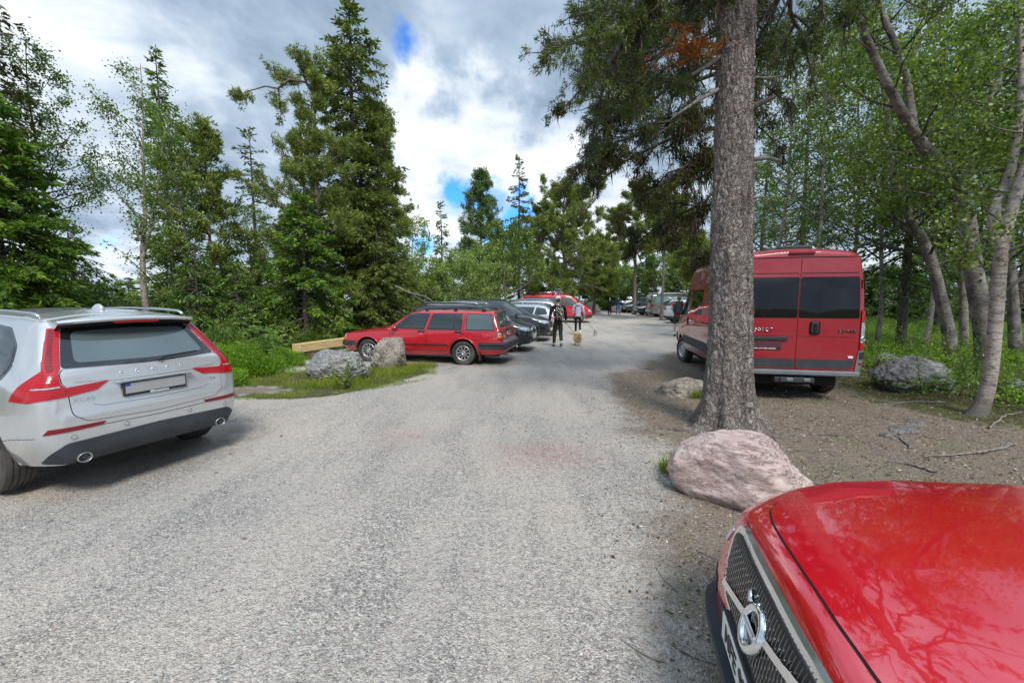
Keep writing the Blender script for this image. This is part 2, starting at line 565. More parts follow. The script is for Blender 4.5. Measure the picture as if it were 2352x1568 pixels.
def bark_mat(name, dark, light, kind='spruce'):
    m, T = mat(name)
    tc = T.n('TexCoord').outputs['Object']
    if kind == 'pine':
        mp = T.vscale(tc, (1.0, 1.0, 0.40))
        dn = T.n('VectorMath', operation='ADD', inp={0: mp, 1: T.n('VectorMath', operation='SCALE', inp={0: T.noise(tc, 5, 3, 0.6, out=1), 'Scale': 0.22}).outputs[0]}).outputs[0]
        e = T.voro(dn, 18, 'DISTANCE_TO_EDGE', 'Distance')
        cell = T.n('SeparateColor', inp={0: T.voro(dn, 18, 'F1', 'Color')}).outputs[0]
        e2 = T.voro(dn, 46, 'DISTANCE_TO_EDGE', 'Distance')
        plate = T.maprange(e, 0.0, 0.16)
        fl = T.noise(T.vscale(tc, (1, 1, 0.5)), 40, 4, 0.7)
        base = T.mix(T.math('ADD', T.math('MULTIPLY', cell, 0.6), T.math('MULTIPLY', fl, 0.5)), dark, light)
        base = T.mix(T.maprange(e, 0.0, 0.05, 0.35, 0.0), base, (0.06, 0.048, 0.042))
        fis = T.noise(T.vscale(tc, (1, 1, 0.13)), 11, 4, 0.65, 0.5)
        base = T.mix(T.maprange(fis, 0.50, 0.66, 0.0, 0.6), base, (0.07, 0.056, 0.05))
        warm = T.maprange(T.noise(tc, 2.4, 4, 0.6), 0.60, 0.75, 0.0, 0.5)
        base = T.mix(warm, base, (0.30, 0.175, 0.12))
        lich = T.maprange(T.noise(tc, 42, 3, 0.6), 0.62, 0.72, 0.0, 0.8)
        base = T.mix(lich, base, (0.50, 0.50, 0.48))
        h = T.math('ADD', T.math('MULTIPLY', plate, 1.0), T.math('ADD', T.math('MULTIPLY', T.maprange(e2, 0, 0.1), 0.25), T.math('MULTIPLY', fl, 0.45)))
        h = T.math('SUBTRACT', T.math('ADD', h, T.math('MULTIPLY', cell, 0.25)), T.math('MULTIPLY', fis, 0.9))
        nb = T.bump(h, 1.0, 0.03)
    elif kind == 'birch':
        st = T.vscale(tc, (3.2, 3.2, 11.0))
        band = T.noise(st, 2.4, 5, 0.7, 0.4)
        band2 = T.noise(T.vscale(tc, (4.0, 4.0, 26.0)), 3.0, 3, 0.6)
        pal = T.noise(tc, 3.0, 4, 0.6)
        base = T.mix(T.maprange(pal, 0.3, 0.7), dark, light)
        base = T.mix(T.maprange(band, 0.50, 0.66, 0.0, 0.8), base, (0.14, 0.125, 0.12))
        base = T.mix(T.maprange(band2, 0.60, 0.68, 0.0, 0.9), base, (0.05, 0.045, 0.045))
        blot = T.noise(T.vscale(tc, (1.5, 1.5, 1.0)), 7.0, 5, 0.7)
        base = T.mix(T.maprange(blot, 0.54, 0.66, 0.0, 0.75), base, (0.05, 0.044, 0.042))
        z = T.n('SeparateXYZ', inp={0: tc}).outputs[2]
        lowf = T.math('MULTIPLY', T.maprange(z, 0.0, 0.5, 1.0, 0.0), 0.85)
        base = T.mix(lowf, base, (0.09, 0.085, 0.08))
        nb = T.bump(T.math('ADD', T.math('ADD', band, band2), blot), 0.9, 0.018)
    else:
        st = T.vscale(tc, (1, 1, 0.4))
        f = T.noise(st, 22, 5, 0.7)
        base = T.mix(T.maprange(f, 0.3, 0.7), dark, light)
        nb = T.bump(f, 0.9, 0.02)
    p = T.n('BsdfPrincipled', inp={'Base Color': base, 'Roughness': 0.9, 'Specular IOR Level': 0.15, 'Normal': nb})
    T.n('OutputMaterial', inp={0: p.outputs[0]})
    return m


M = {}
M['bark_spruce'] = bark_mat('bark_spruce', (0.055, 0.045, 0.04), (0.17, 0.15, 0.14))
M['bark_pine'] = bark_mat('bark_pine', (0.19, 0.155, 0.14), (0.47, 0.415, 0.385), 'pine')
M['bark_pine_far'] = bark_mat('bark_pine_far', (0.09, 0.072, 0.065), (0.26, 0.22, 0.20))
M['bark_birch'] = bark_mat('bark_birch', (0.36, 0.30, 0.26), (0.56, 0.50, 0.45), 'birch')
M['bark_birch_dark'] = bark_mat('bark_birch_dark', (0.09, 0.08, 0.076), (0.36, 0.33, 0.31), 'birch')
M['dead_wood'] = bark_mat('dead_wood', (0.12, 0.11, 0.10), (0.36, 0.34, 0.32))
M['spruce'] = leaf_mat('needles_spruce', (0.016, 0.034, 0.010), (0.042, 0.085, 0.016), (0.085, 0.145, 0.022), 0.22)
M['spruce_bright'] = leaf_mat('needles_spruce_bright', (0.022, 0.060, 0.012), (0.055, 0.105, 0.016), (0.12, 0.19, 0.022), 0.25, gain=2.2)
M['spruce_olive'] = leaf_mat('needles_spruce_olive', (0.022, 0.036, 0.011), (0.055, 0.082, 0.020), (0.115, 0.150, 0.034), 0.22, gain=2.5)
M['spruce_dim'] = leaf_mat('needles_spruce_dim', (0.014, 0.018, 0.008), (0.034, 0.042, 0.014), (0.075, 0.085, 0.026), 0.15)
M['pine'] = leaf_mat('needles_pine', (0.034, 0.052, 0.020), (0.075, 0.108, 0.030), (0.135, 0.170, 0.048), 0.25)
M['pine_dim'] = leaf_mat('needles_pine_dim', (0.014, 0.026, 0.010), (0.036, 0.058, 0.016), (0.095, 0.135, 0.036), 0.22, gain=2.3)
M['pine_blue'] = leaf_mat('needles_pine_blue', (0.022, 0.042, 0.024), (0.048, 0.085, 0.036), (0.090, 0.130, 0.05), 0.22)
M['pine_dead'] = leaf_mat('needles_brown', (0.14, 0.055, 0.018), (0.26, 0.11, 0.03), (0.34, 0.17, 0.05), 0.25, gain=1.5)
M['lichen'] = leaf_mat('beard_lichen', (0.008, 0.007, 0.005), (0.020, 0.017, 0.012), (0.05, 0.044, 0.03), 0.08)
M['birch'] = leaf_mat('birch_leaves', (0.020, 0.038, 0.012), (0.050, 0.088, 0.018), (0.115, 0.170, 0.030), 0.36, 0.38, 0.6)
M['birch_pale'] = leaf_mat('birch_leaves_pale', (0.050, 0.082, 0.030), (0.095, 0.145, 0.050), (0.155, 0.215, 0.080), 0.40, 0.4, 0.45)
M['bush'] = leaf_mat('bush_leaves', (0.040, 0.090, 0.010), (0.095, 0.19, 0.018), (0.18, 0.31, 0.03), 0.42, 0.45, 0.4, gain=1.7)
M['rowan'] = leaf_mat('rowan_leaves', (0.08, 0.16, 0.04), (0.15, 0.27, 0.07), (0.24, 0.37, 0.12), 0.42, 0.45, 0.45, gain=1.5)
M['grass'] = leaf_mat('grass_blades', (0.065, 0.10, 0.018), (0.13, 0.19, 0.03), (0.26, 0.29, 0.07), 0.40, 0.5, 0.3, gain=1.7)


def spruce_arrays(rng, h, R0, n_br, twigs, start=0.06, droop=0.35, power=0.85, twl=0.16, irregular=0.25, gap=None, prof=None):
    """branch paths and needle sprays of a spruce of height h, radius R0"""
    paths, C, D, L, Wd = [], [], [], [], []
    lean = rng.normal(0, 0.012, 2)
    for i in range(n_br):
        t = start + (1 - start) * (i + rng.random()) / n_br
        t = min(t, 0.995)
        z = h * t
        rr = prof(t) if prof else (1 - t) ** power
        Lb = R0 * rr * rng.uniform(1 - irregular, 1 + irregular) + 0.10
        if gap is not None and rng.random() < gap: Lb *= rng.uniform(0.25, 0.6)
        a = rng.uniform(0, 2 * PI)
        el = 0.25 * t - 0.12 + rng.normal(0, 0.10) - droop * (1 - t) * 0.4 + (0.55 if t > 0.93 else 0)
        d = np.array([math.cos(a) * math.cos(el), math.sin(a) * math.cos(el), math.sin(el)])
        n = 5
        P = curve_pts((lean[0] * z, lean[1] * z, z), d, Lb, n, rng, 0.05, (0, 0, -droop * 0.35))
        P[-1, 2] += 0.10 * Lb; P[-2, 2] += 0.03 * Lb
        paths.append((P, np.linspace(0.012 + 0.010 * Lb, 0.003, n + 1)))
        m = max(3, int(twigs * Lb))
        s = rng.random(m) ** 0.75
        s = 0.10 + 0.90 * s
        q = s * n; k = np.minimum(q.astype(int), n - 1); f = (q - k)[:, None]
        base = P[k] * (1 - f) + P[k + 1] * f
        dirn = norm(P[k + 1] - P[k])
        side = norm(np.cross(dirn, [0, 0, 1.0])) * rng.choice([-1, 1], m)[:, None]
        ang = rng.uniform(0.35, 1.15, m)[:, None]
        td = dirn * np.cos(ang) + side * np.sin(ang) + rng.normal(0, 0.18, (m, 3))
        td[:, 2] -= rng.uniform(0.0, 0.55, m) * droop * 1.6
        spread = 0.42 * Lb * (1 - s) + 0.10
        # twig made of sprays along a side shoot
        K = 3
        for j in range(K):
            off = norm(td) * (spread * rng.uniform(0.15, 1.0, m) * (j + 0.6) / K)[:, None]
            b2 = base + off
            b2[:, 2] -= (spread * 0.16 * j * droop)
            d2 = norm(td + rng.normal(0, 0.28, (m, 3)))
            C.append(b2); D.append(d2)
            L.append(twl * rng.uniform(0.6, 1.25, m)); Wd.append(twl * rng.uniform(0.22, 0.42, m))
    # leader
    m = 14
    zz = h * (1 - 0.05 * rng.random(m)); aa = rng.uniform(0, 2 * PI, m)
    C.append(np.stack([lean[0] * zz, lean[1] * zz, zz], 1)); D.append(np.stack([np.cos(aa) * 0.5, np.sin(aa) * 0.5, np.full(m, 0.9)], 1))
    L.append(np.full(m, twl)); Wd.append(np.full(m, twl * 0.2))
    return paths, np.concatenate(C), np.concatenate(D), np.concatenate(L), np.concatenate(Wd), lean


def make_spruce(name, label, loc, h, R0, rb, n_br=150, twigs=16, mt='spruce', seed=1, cat='spruce', group=None, **kw):
    rng = np.random.default_rng(seed)
    paths, C, D, L, Wd, lean = spruce_arrays(rng, h, R0, n_br, twigs, **kw)
    t = empty(name, loc, label=label, cat=cat, group=group)
    zs = np.linspace(-0.15, h, 16)
    tp = np.stack([lean[0] * zs, lean[1] * zs, zs], 1)
    tr = rb * (1 - np.clip(zs, 0, h) / h) ** 0.8 + 0.006; tr[0] *= 1.25
    V1, F1 = tube_np([(tp, tr)], 10)
    obj('trunk', mesh_np('trunk', V1, F1, smooth=True), M['bark_spruce'], t)
    V2, F2 = tube_np(paths, 4)
    obj('branches', mesh_np('branches', V2, F2, smooth=True), M['bark_spruce'], t)
    obj('crown', leaf_mesh('crown', C, D, L, Wd, rng, 0.25), M[mt], t)
    return t


def tufts(P, Dn, rng, k, ln, wd, spread=0.9):
    """needle tufts: k needles bundles around each shoot tip"""
    n = len(P)
    C = np.repeat(P, k, 0) + rng.normal(0, ln * 0.28, (n * k, 3))
    D = np.repeat(norm(Dn), k, 0) + rng.normal(0, spread, (n * k, 3)) * 0.75
    L = ln * rng.uniform(0.6, 1.2, n * k); Wd = np.full(n * k, wd) * rng.uniform(0.7, 1.3, n * k)
    return C, D, L, Wd


def branch_out(rng, P, r0, depth, ratio, nsub, out_paths, tips, wob=0.16, up=0.10, minlen=0.25, spread=(0.4, 1.0)):
    """recursive limbs; tips collects (point, direction)"""
    n = len(P)
    L = np.linalg.norm(np.diff(P, axis=0), axis=1).sum()
    out_paths.append((P, np.linspace(r0, r0 * 0.35, n)))
    dirs = norm(np.gradient(P, axis=0))
    if depth == 0 or L < minlen:
        for q in (0.45, 0.7, 0.88, 1.0):
            k = min(int(q * (n - 1)), n - 1)
            tips.append((P[k], dirs[k]))
        return
    for i in range(nsub):
        q = rng.uniform(0.30, 1.0) if i else 1.0
        k = min(int(q * (n - 1)), n - 1)
        ax = norm(rng.normal(0, 1, 3)); d = dirs[k]
        s = norm(np.cross(d, ax)); a = rng.uniform(*spread)
        if i == 0: a *= 0.4
        nd = d * math.cos(a) + s * math.sin(a); nd[2] += up
        l2 = L * ratio * rng.uniform(0.7, 1.2) * (1.15 - 0.45 * q)
        P2 = curve_pts(P[k], nd, l2, 4, rng, wob, (0, 0, up * 0.6))
        branch_out(rng, P2, r0 * 0.35 + r0 * 0.25 * (1 - q), depth - 1, ratio, nsub, out_paths, tips, wob, up, minlen, spread)


def make_pine(name, label, loc, h, rb, crown_from, R0, n_br=26, seed=1, mt='pine', k=14, ln=0.13, wd=0.028, cat='pine', group=None,
              prof=None, top_flat=0.5, extra=None, lean=(0, 0), depth=2, nsub=4, dead=6, up=0.18, kmul=1):
    rng = np.random.default_rng(seed)
    t = empty(name, loc, label=label, cat=cat, group=group)
    zs = np.linspace(-0.15, h * 0.97, 14)
    wx = np.cumsum(rng.normal(0, 0.02, 14)) * h / 14
    tp = np.stack([wx + lean[0] * zs / h, lean[1] * zs / h + wx[::-1] * 0.3 - wx[-1] * 0.3, zs], 1)
    tr = rb * (1 - np.clip(zs, 0, h) / h * 0.88); tr[0] *= 1.3
    V1, F1 = tube_np([(tp, tr)], 10)
    obj('trunk', mesh_np('trunk', V1, F1, smooth=True), M['bark_pine_far'], t)
    paths, tips = [], []
    for i in range(n_br):
        u = (i + rng.random()) / n_br
        z = h * (crown_from + (0.985 - crown_from) * u)
        cx = np.interp(z, zs, tp[:, 0]); cy = np.interp(z, zs, tp[:, 1])
        rr = prof(u) if prof else math.sin(PI * min(1, 0.18 + u * 0.82)) ** 0.6
        Lb = R0 * rr * rng.uniform(0.65, 1.15)
        a = i * 2.399 + rng.normal(0, 0.4)
        el = -0.15 + 0.75 * u + rng.normal(0, 0.15)
        d = (math.cos(a) * math.cos(el), math.sin(a) * math.cos(el), math.sin(el))
        P = curve_pts((cx, cy, z), d, Lb, 5, rng, 0.13, (0, 0, 0.05))
        branch_out(rng, P, 0.010 + 0.02 * Lb, depth, 0.48, nsub, paths, tips, up=up)
    if extra: extra(rng, paths, tips)
    for i in range(dead):
        z = h * rng.uniform(0.12, crown_from + 0.05); a = rng.uniform(0, 2 * PI)
        cx = np.interp(z, zs, tp[:, 0]); cy = np.interp(z, zs, tp[:, 1])
        P = curve_pts((cx, cy, z), (math.cos(a), math.sin(a), -0.1), rng.uniform(0.2, 0.9), 4, rng, 0.12, (0, 0, -0.1))
        paths.append((P, np.linspace(0.018, 0.004, 5)))
    V2, F2 = tube_np(paths, 5)
    obj('branches', mesh_np('branches', V2, F2, smooth=True), M['bark_pine_far'], t)
    tp_ = np.array([q[0] for q in tips]); td = np.array([q[1] for q in tips]); td[:, 2] += 0.3
    tp_ = np.repeat(tp_, kmul, 0) + rng.normal(0, 0.004 * h + 0.05 if kmul > 1 else 0.0, (len(tp_) * kmul, 3)); td = np.repeat(td, kmul, 0)
    C, D, L, Wd = tufts(tp_, td, rng, k, ln, wd)
    obj('crown', leaf_mesh('crown', C, D, L, Wd, rng), M[mt], t)
    return t


def make_birch(name, label, loc, trunks, seed=1, mt='birch', bark='bark_birch_dark', n_leaf=9000, leaf=0.055, n_br=26, Lb0=1.8, crown_from=0.3,
               cat='birch', group=None, depth=2, spread=0.16, up=0.12, nsub=3, hang=0.0, side_bias=None):
    """trunks: list of (points, radii) in tree coordinates"""
    rng = np.random.default_rng(seed)
    t = empty(name, loc, label=label, cat=cat, group=group)
    tps, paths, tips = [], [], []
    for P, r in trunks:
        P = np.array(P, float); r = np.array(r, float)
        s = np.linspace(0, 1, len(P)); q = np.linspace(0, 1, max(10, len(P) * 4))
        # smooth the control points
        Q = np.stack([np.interp(q, s, P[:, k]) for k in range(3)], 1)
        for _ in range(3): Q[1:-1] = (Q[:-2] + 2 * Q[1:-1] + Q[2:]) / 4
        rr = np.interp(q, s, r)
        tps.append((Q, rr))
    V1, F1 = tube_np(tps, 12)
    obj('trunk', mesh_np('trunk', V1, F1, smooth=True), M[bark], t)
    for ti, (Q, rr) in enumerate(tps):
        nb = max(4, int(n_br / len(tps)))
        for i in range(nb):
            u = crown_from + (1 - crown_from) * (i + rng.random()) / nb
            k = min(int(u * (len(Q) - 1)), len(Q) - 1)
            d = norm(np.gradient(Q, axis=0))[k]
            a = i * 2.399 + rng.normal(0, 0.4)
            hd = np.array([math.cos(a), math.sin(a), 0])
            if side_bias is not None: hd = hd + np.array(side_bias)
            nd = hd * 1.0 + d * rng.uniform(0.3, 0.9)
            L = Lb0 * (1.15 - 0.75 * (u - crown_from) / (1 - crown_from + 1e-6)) * rng.uniform(0.6, 1.2)
            P = curve_pts(Q[k], nd, L, 5, rng, 0.13, (0, 0, up - hang))
            branch_out(rng, P, min(rr[k] * 0.6, 0.008 + 0.013 * L), depth, 0.5, nsub, paths, tips, up=up - hang)
    V2, F2 = tube_np(paths, 4)
    obj('branches', mesh_np('branches', V2, F2, smooth=True), M['bark_spruce'] if bark != 'bark_birch' else M['bark_birch_dark'], t)
    tp_ = np.array([q[0] for q in tips])
    idx = rng.integers(0, len(tp_), n_leaf)
    C = tp_[idx] + rng.normal(0, spread, (n_leaf, 3)) * rng.uniform(0.2, 1.3, (n_leaf, 1))
    C[:, 2] -= rng.uniform(0, spread * 0.6, n_leaf)
    D = rng.normal(0, 1, (n_leaf, 3)); D[:, 2] -= 0.5
    L = leaf * rng.uniform(0.7, 1.25, n_leaf)
    obj('crown', leaf_mesh('crown', C, D, L, L * 0.78, rng, 0.25), M[mt], t)
    return t


def g0(u, d):
    """ground point below picture column u at forward distance d"""
    x = (u - 1176.0) / FPX * (d * math.cos(PITCH) + CAM_H * math.sin(PITCH))
    return (x, d, gz(x, d))


def top_h(v, d):
    """height above the camera's ground of something seen at row v at distance d"""
    w = pix_dir(1176, v)
    return CAM_H + w.z / w.y * d


def simple_birch(u, d, vtop, label, seed, wid=1.8, mt='birch', bark='bark_birch_dark', n_leaf=9000, leaf=0.06, cf=0.25, rb=0.09, group=None, name='birch_tree', fork=None, n_br=30, **kw):
    g = g0(u, d); h = top_h(vtop, d) - g[2]
    rng = np.random.default_rng(seed + 900)
    pts = [(0, 0, -0.1)]
    x = y = 0
    for i in range(1, 7):
        x += rng.normal(0, 0.035) * h / 6 * 2; y += rng.normal(0, 0.03) * h / 6
        pts.append((x, y, h * i / 6))
    tr = [(pts, [rb * 1.25, rb, rb * .8, rb * .62, rb * .45, rb * .25, 0.01])]
    if fork:
        z0, dx, dy = fork
        k = z0 * h
        bx = np.interp(k, [q[2] for q in pts], [q[0] for q in pts])
        tr.append(([(bx, 0, k), (bx + dx * .4, dy * .4, k + h * .16), (bx + dx * .7, dy * .7, k + h * .34), (bx + dx, dy, k + h * .55)], [rb * .6, rb * .5, rb * .35, 0.012]))
    return make_birch(name, label, g, tr, seed=seed, mt=mt, bark=bark, n_leaf=int(n_leaf * .85), leaf=leaf, n_br=n_br, Lb0=wid, crown_from=cf, group=group, **kw)
# ------------------------------------------------------------------ car building kit
M['tyre'] = pbr('tyre_rubber', (0.022, 0.022, 0.023), 0.75, bump=(60, 0.3, 0.002), var=0.3, dirt=0.35)
M['alloy'] = pbr('alloy_wheel', (0.62, 0.62, 0.63), 0.35, metal=0.85, var=0.08)
M['alloy_dark'] = pbr('alloy_dark', (0.12, 0.12, 0.125), 0.4, metal=0.7)
M['chrome'] = pbr('chrome_trim', (0.88, 0.89, 0.91), 0.16, metal=1.0, var=0.03)
M['black'] = pbr('black_plastic', (0.022, 0.023, 0.025), 0.55, var=0.15, dirt=0.15)
M['black_gloss'] = pbr('black_gloss', (0.012, 0.012, 0.013), 0.12, coat=0.6)
M['gap'] = pbr('panel_gap', (0.006, 0.006, 0.006), 0.9)
M['under'] = pbr('underbody', (0.018, 0.017, 0.016), 0.9)
M['grey_plastic'] = pbr('grey_plastic', (0.16, 0.18, 0.20), 0.55, var=0.12, vscale=3, dirt=0.15)
M['charcoal'] = pbr('charcoal_plastic', (0.035, 0.042, 0.052), 0.6, var=0.15, dirt=0.10)
M['white_plastic'] = pbr('white_plate', (0.78, 0.78, 0.76), 0.4)
M['plate_grey'] = pbr('plate_grey', (0.36, 0.37, 0.38), 0.45, var=0.04)
M['plate_maroon'] = pbr('plate_maroon', (0.10, 0.028, 0.040), 0.45, var=0.04)
M['blue_strip'] = pbr('plate_blue', (0.015, 0.06, 0.40), 0.4)
M['ink'] = pbr('black_ink', (0.02, 0.02, 0.02), 0.5)
M['amber'] = pbr('amber_lens', (0.75, 0.22, 0.01), 0.15, coat=1)
M['clear_lens'] = pbr('clear_lens', (0.55, 0.57, 0.60), 0.12, metal=0.4, coat=1, var=0.3, vscale=30)
M['silver_badge'] = pbr('badge_silver', (0.75, 0.76, 0.78), 0.18, metal=1)


def glass_mat(name, col, ior=1.9):
    m, T = mat(name)
    tc = T.n('TexCoord').outputs['Object']
    p = T.n('BsdfPrincipled', inp={'Base Color': tuple(col) + (1,), 'Roughness': 0.02, 'IOR': ior, 'Specular IOR Level': 0.5,
                                   'Normal': T.bump(T.noise(tc, 1.1, 2, 0.5), 0.12, 0.03)})
    T.n('OutputMaterial', inp={0: p.outputs[0]})
    return m


M['glass'] = glass_mat('tinted_glass', (0.016, 0.024, 0.025), 1.95)
M['glass_sky_refl'] = glass_mat('sky_reflection_glass', (0.085, 0.12, 0.125), 1.95)  # base colour lifted to stand in for reflected bright sky
M['glass_teal'] = glass_mat('teal_glass', (0.16, 0.30, 0.28), 1.6)
M['glass_black'] = glass_mat('blacked_glass', (0.004, 0.005, 0.006), 1.55)


def lens_mat(name, col, stripes=60):
    m, T = mat(name)
    tc = T.n('TexCoord').outputs['Object']
    wv = T.n('TexWave', wave_type='BANDS', bands_direction='Z', inp={'Vector': tc, 'Scale': stripes / 6.3, 'Distortion': 0.5})
    c = T.mix(wv.outputs[0], tuple(q * 0.72 for q in col), col)
    p = T.n('BsdfPrincipled', inp={'Base Color': c, 'Roughness': 0.22, 'Coat Weight': 0.35, 'Coat Roughness': 0.08, 'Subsurface Weight': 0.0})
    T.n('OutputMaterial', inp={0: p.outputs[0]})
    return m


M['red_lens'] = lens_mat('red_lens', (0.50, 0.008, 0.014), 80)
M['red_lens_dark'] = lens_mat('red_lens_dark', (0.22, 0.006, 0.014), 80)
M['pt_silver'] = pbr('silver_paint', (0.60, 0.615, 0.63), 0.26, metal=0.5, coat=1.0, dirt=0.12, var=0.02)
M['pt_red'] = pbr('red_paint', (0.52, 0.004, 0.015), 0.28, coat=1.0, dirt=0.05, var=0.05)
M['pt_red_hood'] = pbr('red_bonnet_paint', (0.60, 0.003, 0.014), 0.22, metal=0.1, coat=1.0, var=0.02)
M['pt_red_van'] = pbr('red_van_paint', (0.33, 0.007, 0.018), 0.36, coat=0.8, dirt=0.07, var=0.06)
for _n in M['pt_red_hood'].node_tree.nodes:
    if _n.type == 'BSDF_PRINCIPLED': _n.inputs['Coat IOR'].default_value = 2.1
M['pt_white'] = pbr('white_paint', (0.76, 0.77, 0.77), 0.3, coat=1.0, dirt=0.12)
M['pt_grey'] = pbr('light_grey_paint', (0.44, 0.47, 0.50), 0.32, metal=0.4, coat=1.0, dirt=0.1)
M['pt_black'] = pbr('black_paint', (0.012, 0.014, 0.018), 0.3, metal=0.2, coat=1.0, dirt=0.10)
M['pt_vw'] = pbr('warm_grey_paint', (0.27, 0.26, 0.245), 0.35, metal=0.4, coat=1.0, dirt=0.12)
M['pt_blue'] = pbr('pale_blue_paint', (0.42, 0.52, 0.62), 0.32, metal=0.4, coat=1.0, dirt=0.1)
M['pt_red_far'] = pbr('bright_red_paint', (0.60, 0.012, 0.018), 0.35, coat=0.8, dirt=0.1)


def gsmooth(xs, ys, xq, sig):
    """piecewise linear table smoothed by a gaussian of width sig"""
    y = np.zeros_like(xq)
    if sig <= 0: return np.interp(xq, xs, ys)
    ks = np.linspace(-2, 2, 17); w = np.exp(-ks ** 2); w /= w.sum()
    for k, a in zip(ks, w): y += a * np.interp(xq + k * sig, xs, ys)
    return y


class Car:
    """body lofted from a table of stations; features are laid on it by projection.
    local axes: x forward, y left, z up, origin on the ground under the rear axle"""
    def __init__(s, name, label, loc, rz, table, wheels, paint, cat='car', group=None, sig=0.035, arch=None, scale=1.0, dens=1.0, under=True):
        # table rows: x, zb, wb, zm, wm, zw, ww, ze, wt, zt
        s.t = empty(name, loc, rz, label, cat, group)
        s.t.scale = (scale,) * 3
        T = np.array(table, float); T = T[np.argsort(T[:, 0])]
        x0, x1 = T[0, 0], T[-1, 0]
        xs = set(np.round(np.linspace(x0, x1, int(90 * dens)), 4))
        for e0, e1 in ((x0, x0 + 0.45), (x1 - 0.45, x1)):
            xs |= set(np.round(np.linspace(e0, e1, int(50 * dens)), 4))
        Ra = arch or (wheels['r'] + 0.055)
        for wx in wheels['x']:
            xs |= set(np.round(wx + Ra * np.cos(np.linspace(0, PI, int(36 * dens) + 1)), 4))
            xs |= {round(wx - Ra - 0.004, 4), round(wx + Ra + 0.004, 4)}
        for q in T[:, 0]: xs.add(round(float(q), 4))
        xs = np.array(sorted(q for q in xs if x0 <= q <= x1))
        cols = [gsmooth(T[:, 0], T[:, k], xs, 0.012 if k in (1,) else sig) for k in range(1, 10)]
        # taper the smoothing at both ends so the end faces stay where they are
        for k in range(9):
            raw = np.interp(xs, T[:, 0], T[:, k + 1])
            f = np.clip(np.minimum(xs - x0, x1 - xs) / (2 * sig), 0, 1)
            cols[k] = cols[k] * f + raw * (1 - f)
        zb, wb, zm, wm, zw, ww, ze, wtp, zt = cols
        NB, NL, NU, NG, NR = 3, 10, 8, 12, 10
        n = NB + NL + NU + NG + NR + 1
        rings = []
        dark = []
        for i, x in enumerate(xs):
            b = zb[i]; cut = False
            for wx in wheels['x']:
                d = abs(x - wx)
                if d <= Ra + 1e-6:
                    z = wheels['zc'] + math.sqrt(max(Ra * Ra - d * d, 0))
                    if z > b: b = z; cut = True
            zmm = max(zm[i], b + 0.02) if cut else zm[i]
            zmm = max(zmm, b + 0.02)
            zww = max(zw[i], zmm + 0.01)
            # half width at the cut, following the side
            wb_ = wb[i]
            if cut:
                f = np.clip((b - zb[i]) / max(zm[i] - zb[i], 1e-3), 0, 1)
                wb_ = wb[i] * (1 - f) + wm[i] * f
                if b > zm[i]: wb_ = np.interp(b, [zm[i], zw[i]], [wm[i], ww[i]])
            pts = []
            for q in np.linspace(0, 1, NB, endpoint=False): pts.append((wb_ * q, b))
            for q in np.linspace(0, 1, NL, endpoint=False): pts.append((wb_ + (wm[i] - wb_) * math.sin(q * PI / 2), b + (zmm - b) * q))
            wmm = wm[i] if zmm < zm[i] + 0.03 else np.interp(zmm, [zm[i], zw[i]], [wm[i], ww[i]])
            for q in np.linspace(0, 1, NU, endpoint=False): pts.append((wmm + (ww[i] - wmm) * q ** 1.6, zmm + (zww - zmm) * q))
            for q in np.linspace(0, 1, NG, endpoint=False):
                bulge = 0.018 * math.sin(q * PI) if ze[i] - zww > 0.2 else 0
                pts.append((ww[i] + (wtp[i] - ww[i]) * q + bulge, zww + (ze[i] - zww) * q))
            for q in np.linspace(0, 1, NR + 1):
                y = wtp[i] * (1 - q)
                pts.append((y, ze[i] + (zt[i] - ze[i]) * (1 - (1 - q) ** 2)))
            A = np.array(pts)
            for _ in range(2):
                B = A.copy(); B[NB + 1:-1] = (A[NB:-2] + 2 * A[NB + 1:-1] + A[NB + 2:]) / 4
                A = B
            rings.append(A)
        m = len(xs)
        full = []
        for x, A in zip(xs, rings):
            L = np.column_stack([np.full(n, x), A[:, 0], A[:, 1]])
            Rr = L[1:-1][::-1].copy(); Rr[:, 1] *= -1
            full.append(np.concatenate([L, Rr]))
        k = full[0].shape[0]
        V = np.concatenate(full)
        i = np.arange(m - 1)[:, None] * k + np.arange(k)[None]; j = np.arange(m - 1)[:, None] * k + (np.arange(k)[None] + 1) % k
        F = np.stack([i, i + k, j + k, j], -1).reshape(-1, 4)
        midx = np.zeros(len(F), int)
        col = np.tile(np.arange(k), m - 1)
        midx[(col < NB) | (col >= k - NB)] = 1
        faces = [tuple(f) for f in F]
        # end faces as strips between left and right
        caps = []
        for base, flip in ((0, False), ((m - 1) * k, True)):
            for q in range(0, n - 1):
                a, b_ = base + q, base + q + 1
                c, d = base + (k - q) % k, base + (k - q - 1) % k
                f = [a, b_, d, c]
                f = list(dict.fromkeys(f))
                if len(f) >= 3: caps.append(tuple(f[::-1] if not flip else f))
        me = bpy.data.meshes.new('body')
        me.from_pydata([tuple(v) for v in V], [], faces + caps)
        me.update()
        mi = list(midx) + [0] * len(caps)
        me.polygons.foreach_set('material_index', mi[:len(me.polygons)])
        me.polygons.foreach_set('use_smooth', [True] * len(me.polygons))
        bm = bmesh.new(); bm.from_mesh(me)
        bmesh.ops.remove_doubles(bm, verts=bm.verts, dist=0.0004)
        bmesh.ops.recalc_face_normals(bm, faces=bm.faces)
        for e in bm.edges:
            if len(e.link_faces) == 2 and e.calc_face_angle(0) > R(38): e.smooth = False
        s.bvh = BVHTree.FromBMesh(bm)
        bm.to_mesh(me); bm.free()
        s.body = obj('body', me, [paint, M['under']], s.t)
        s.paint = paint; s.w = wheels
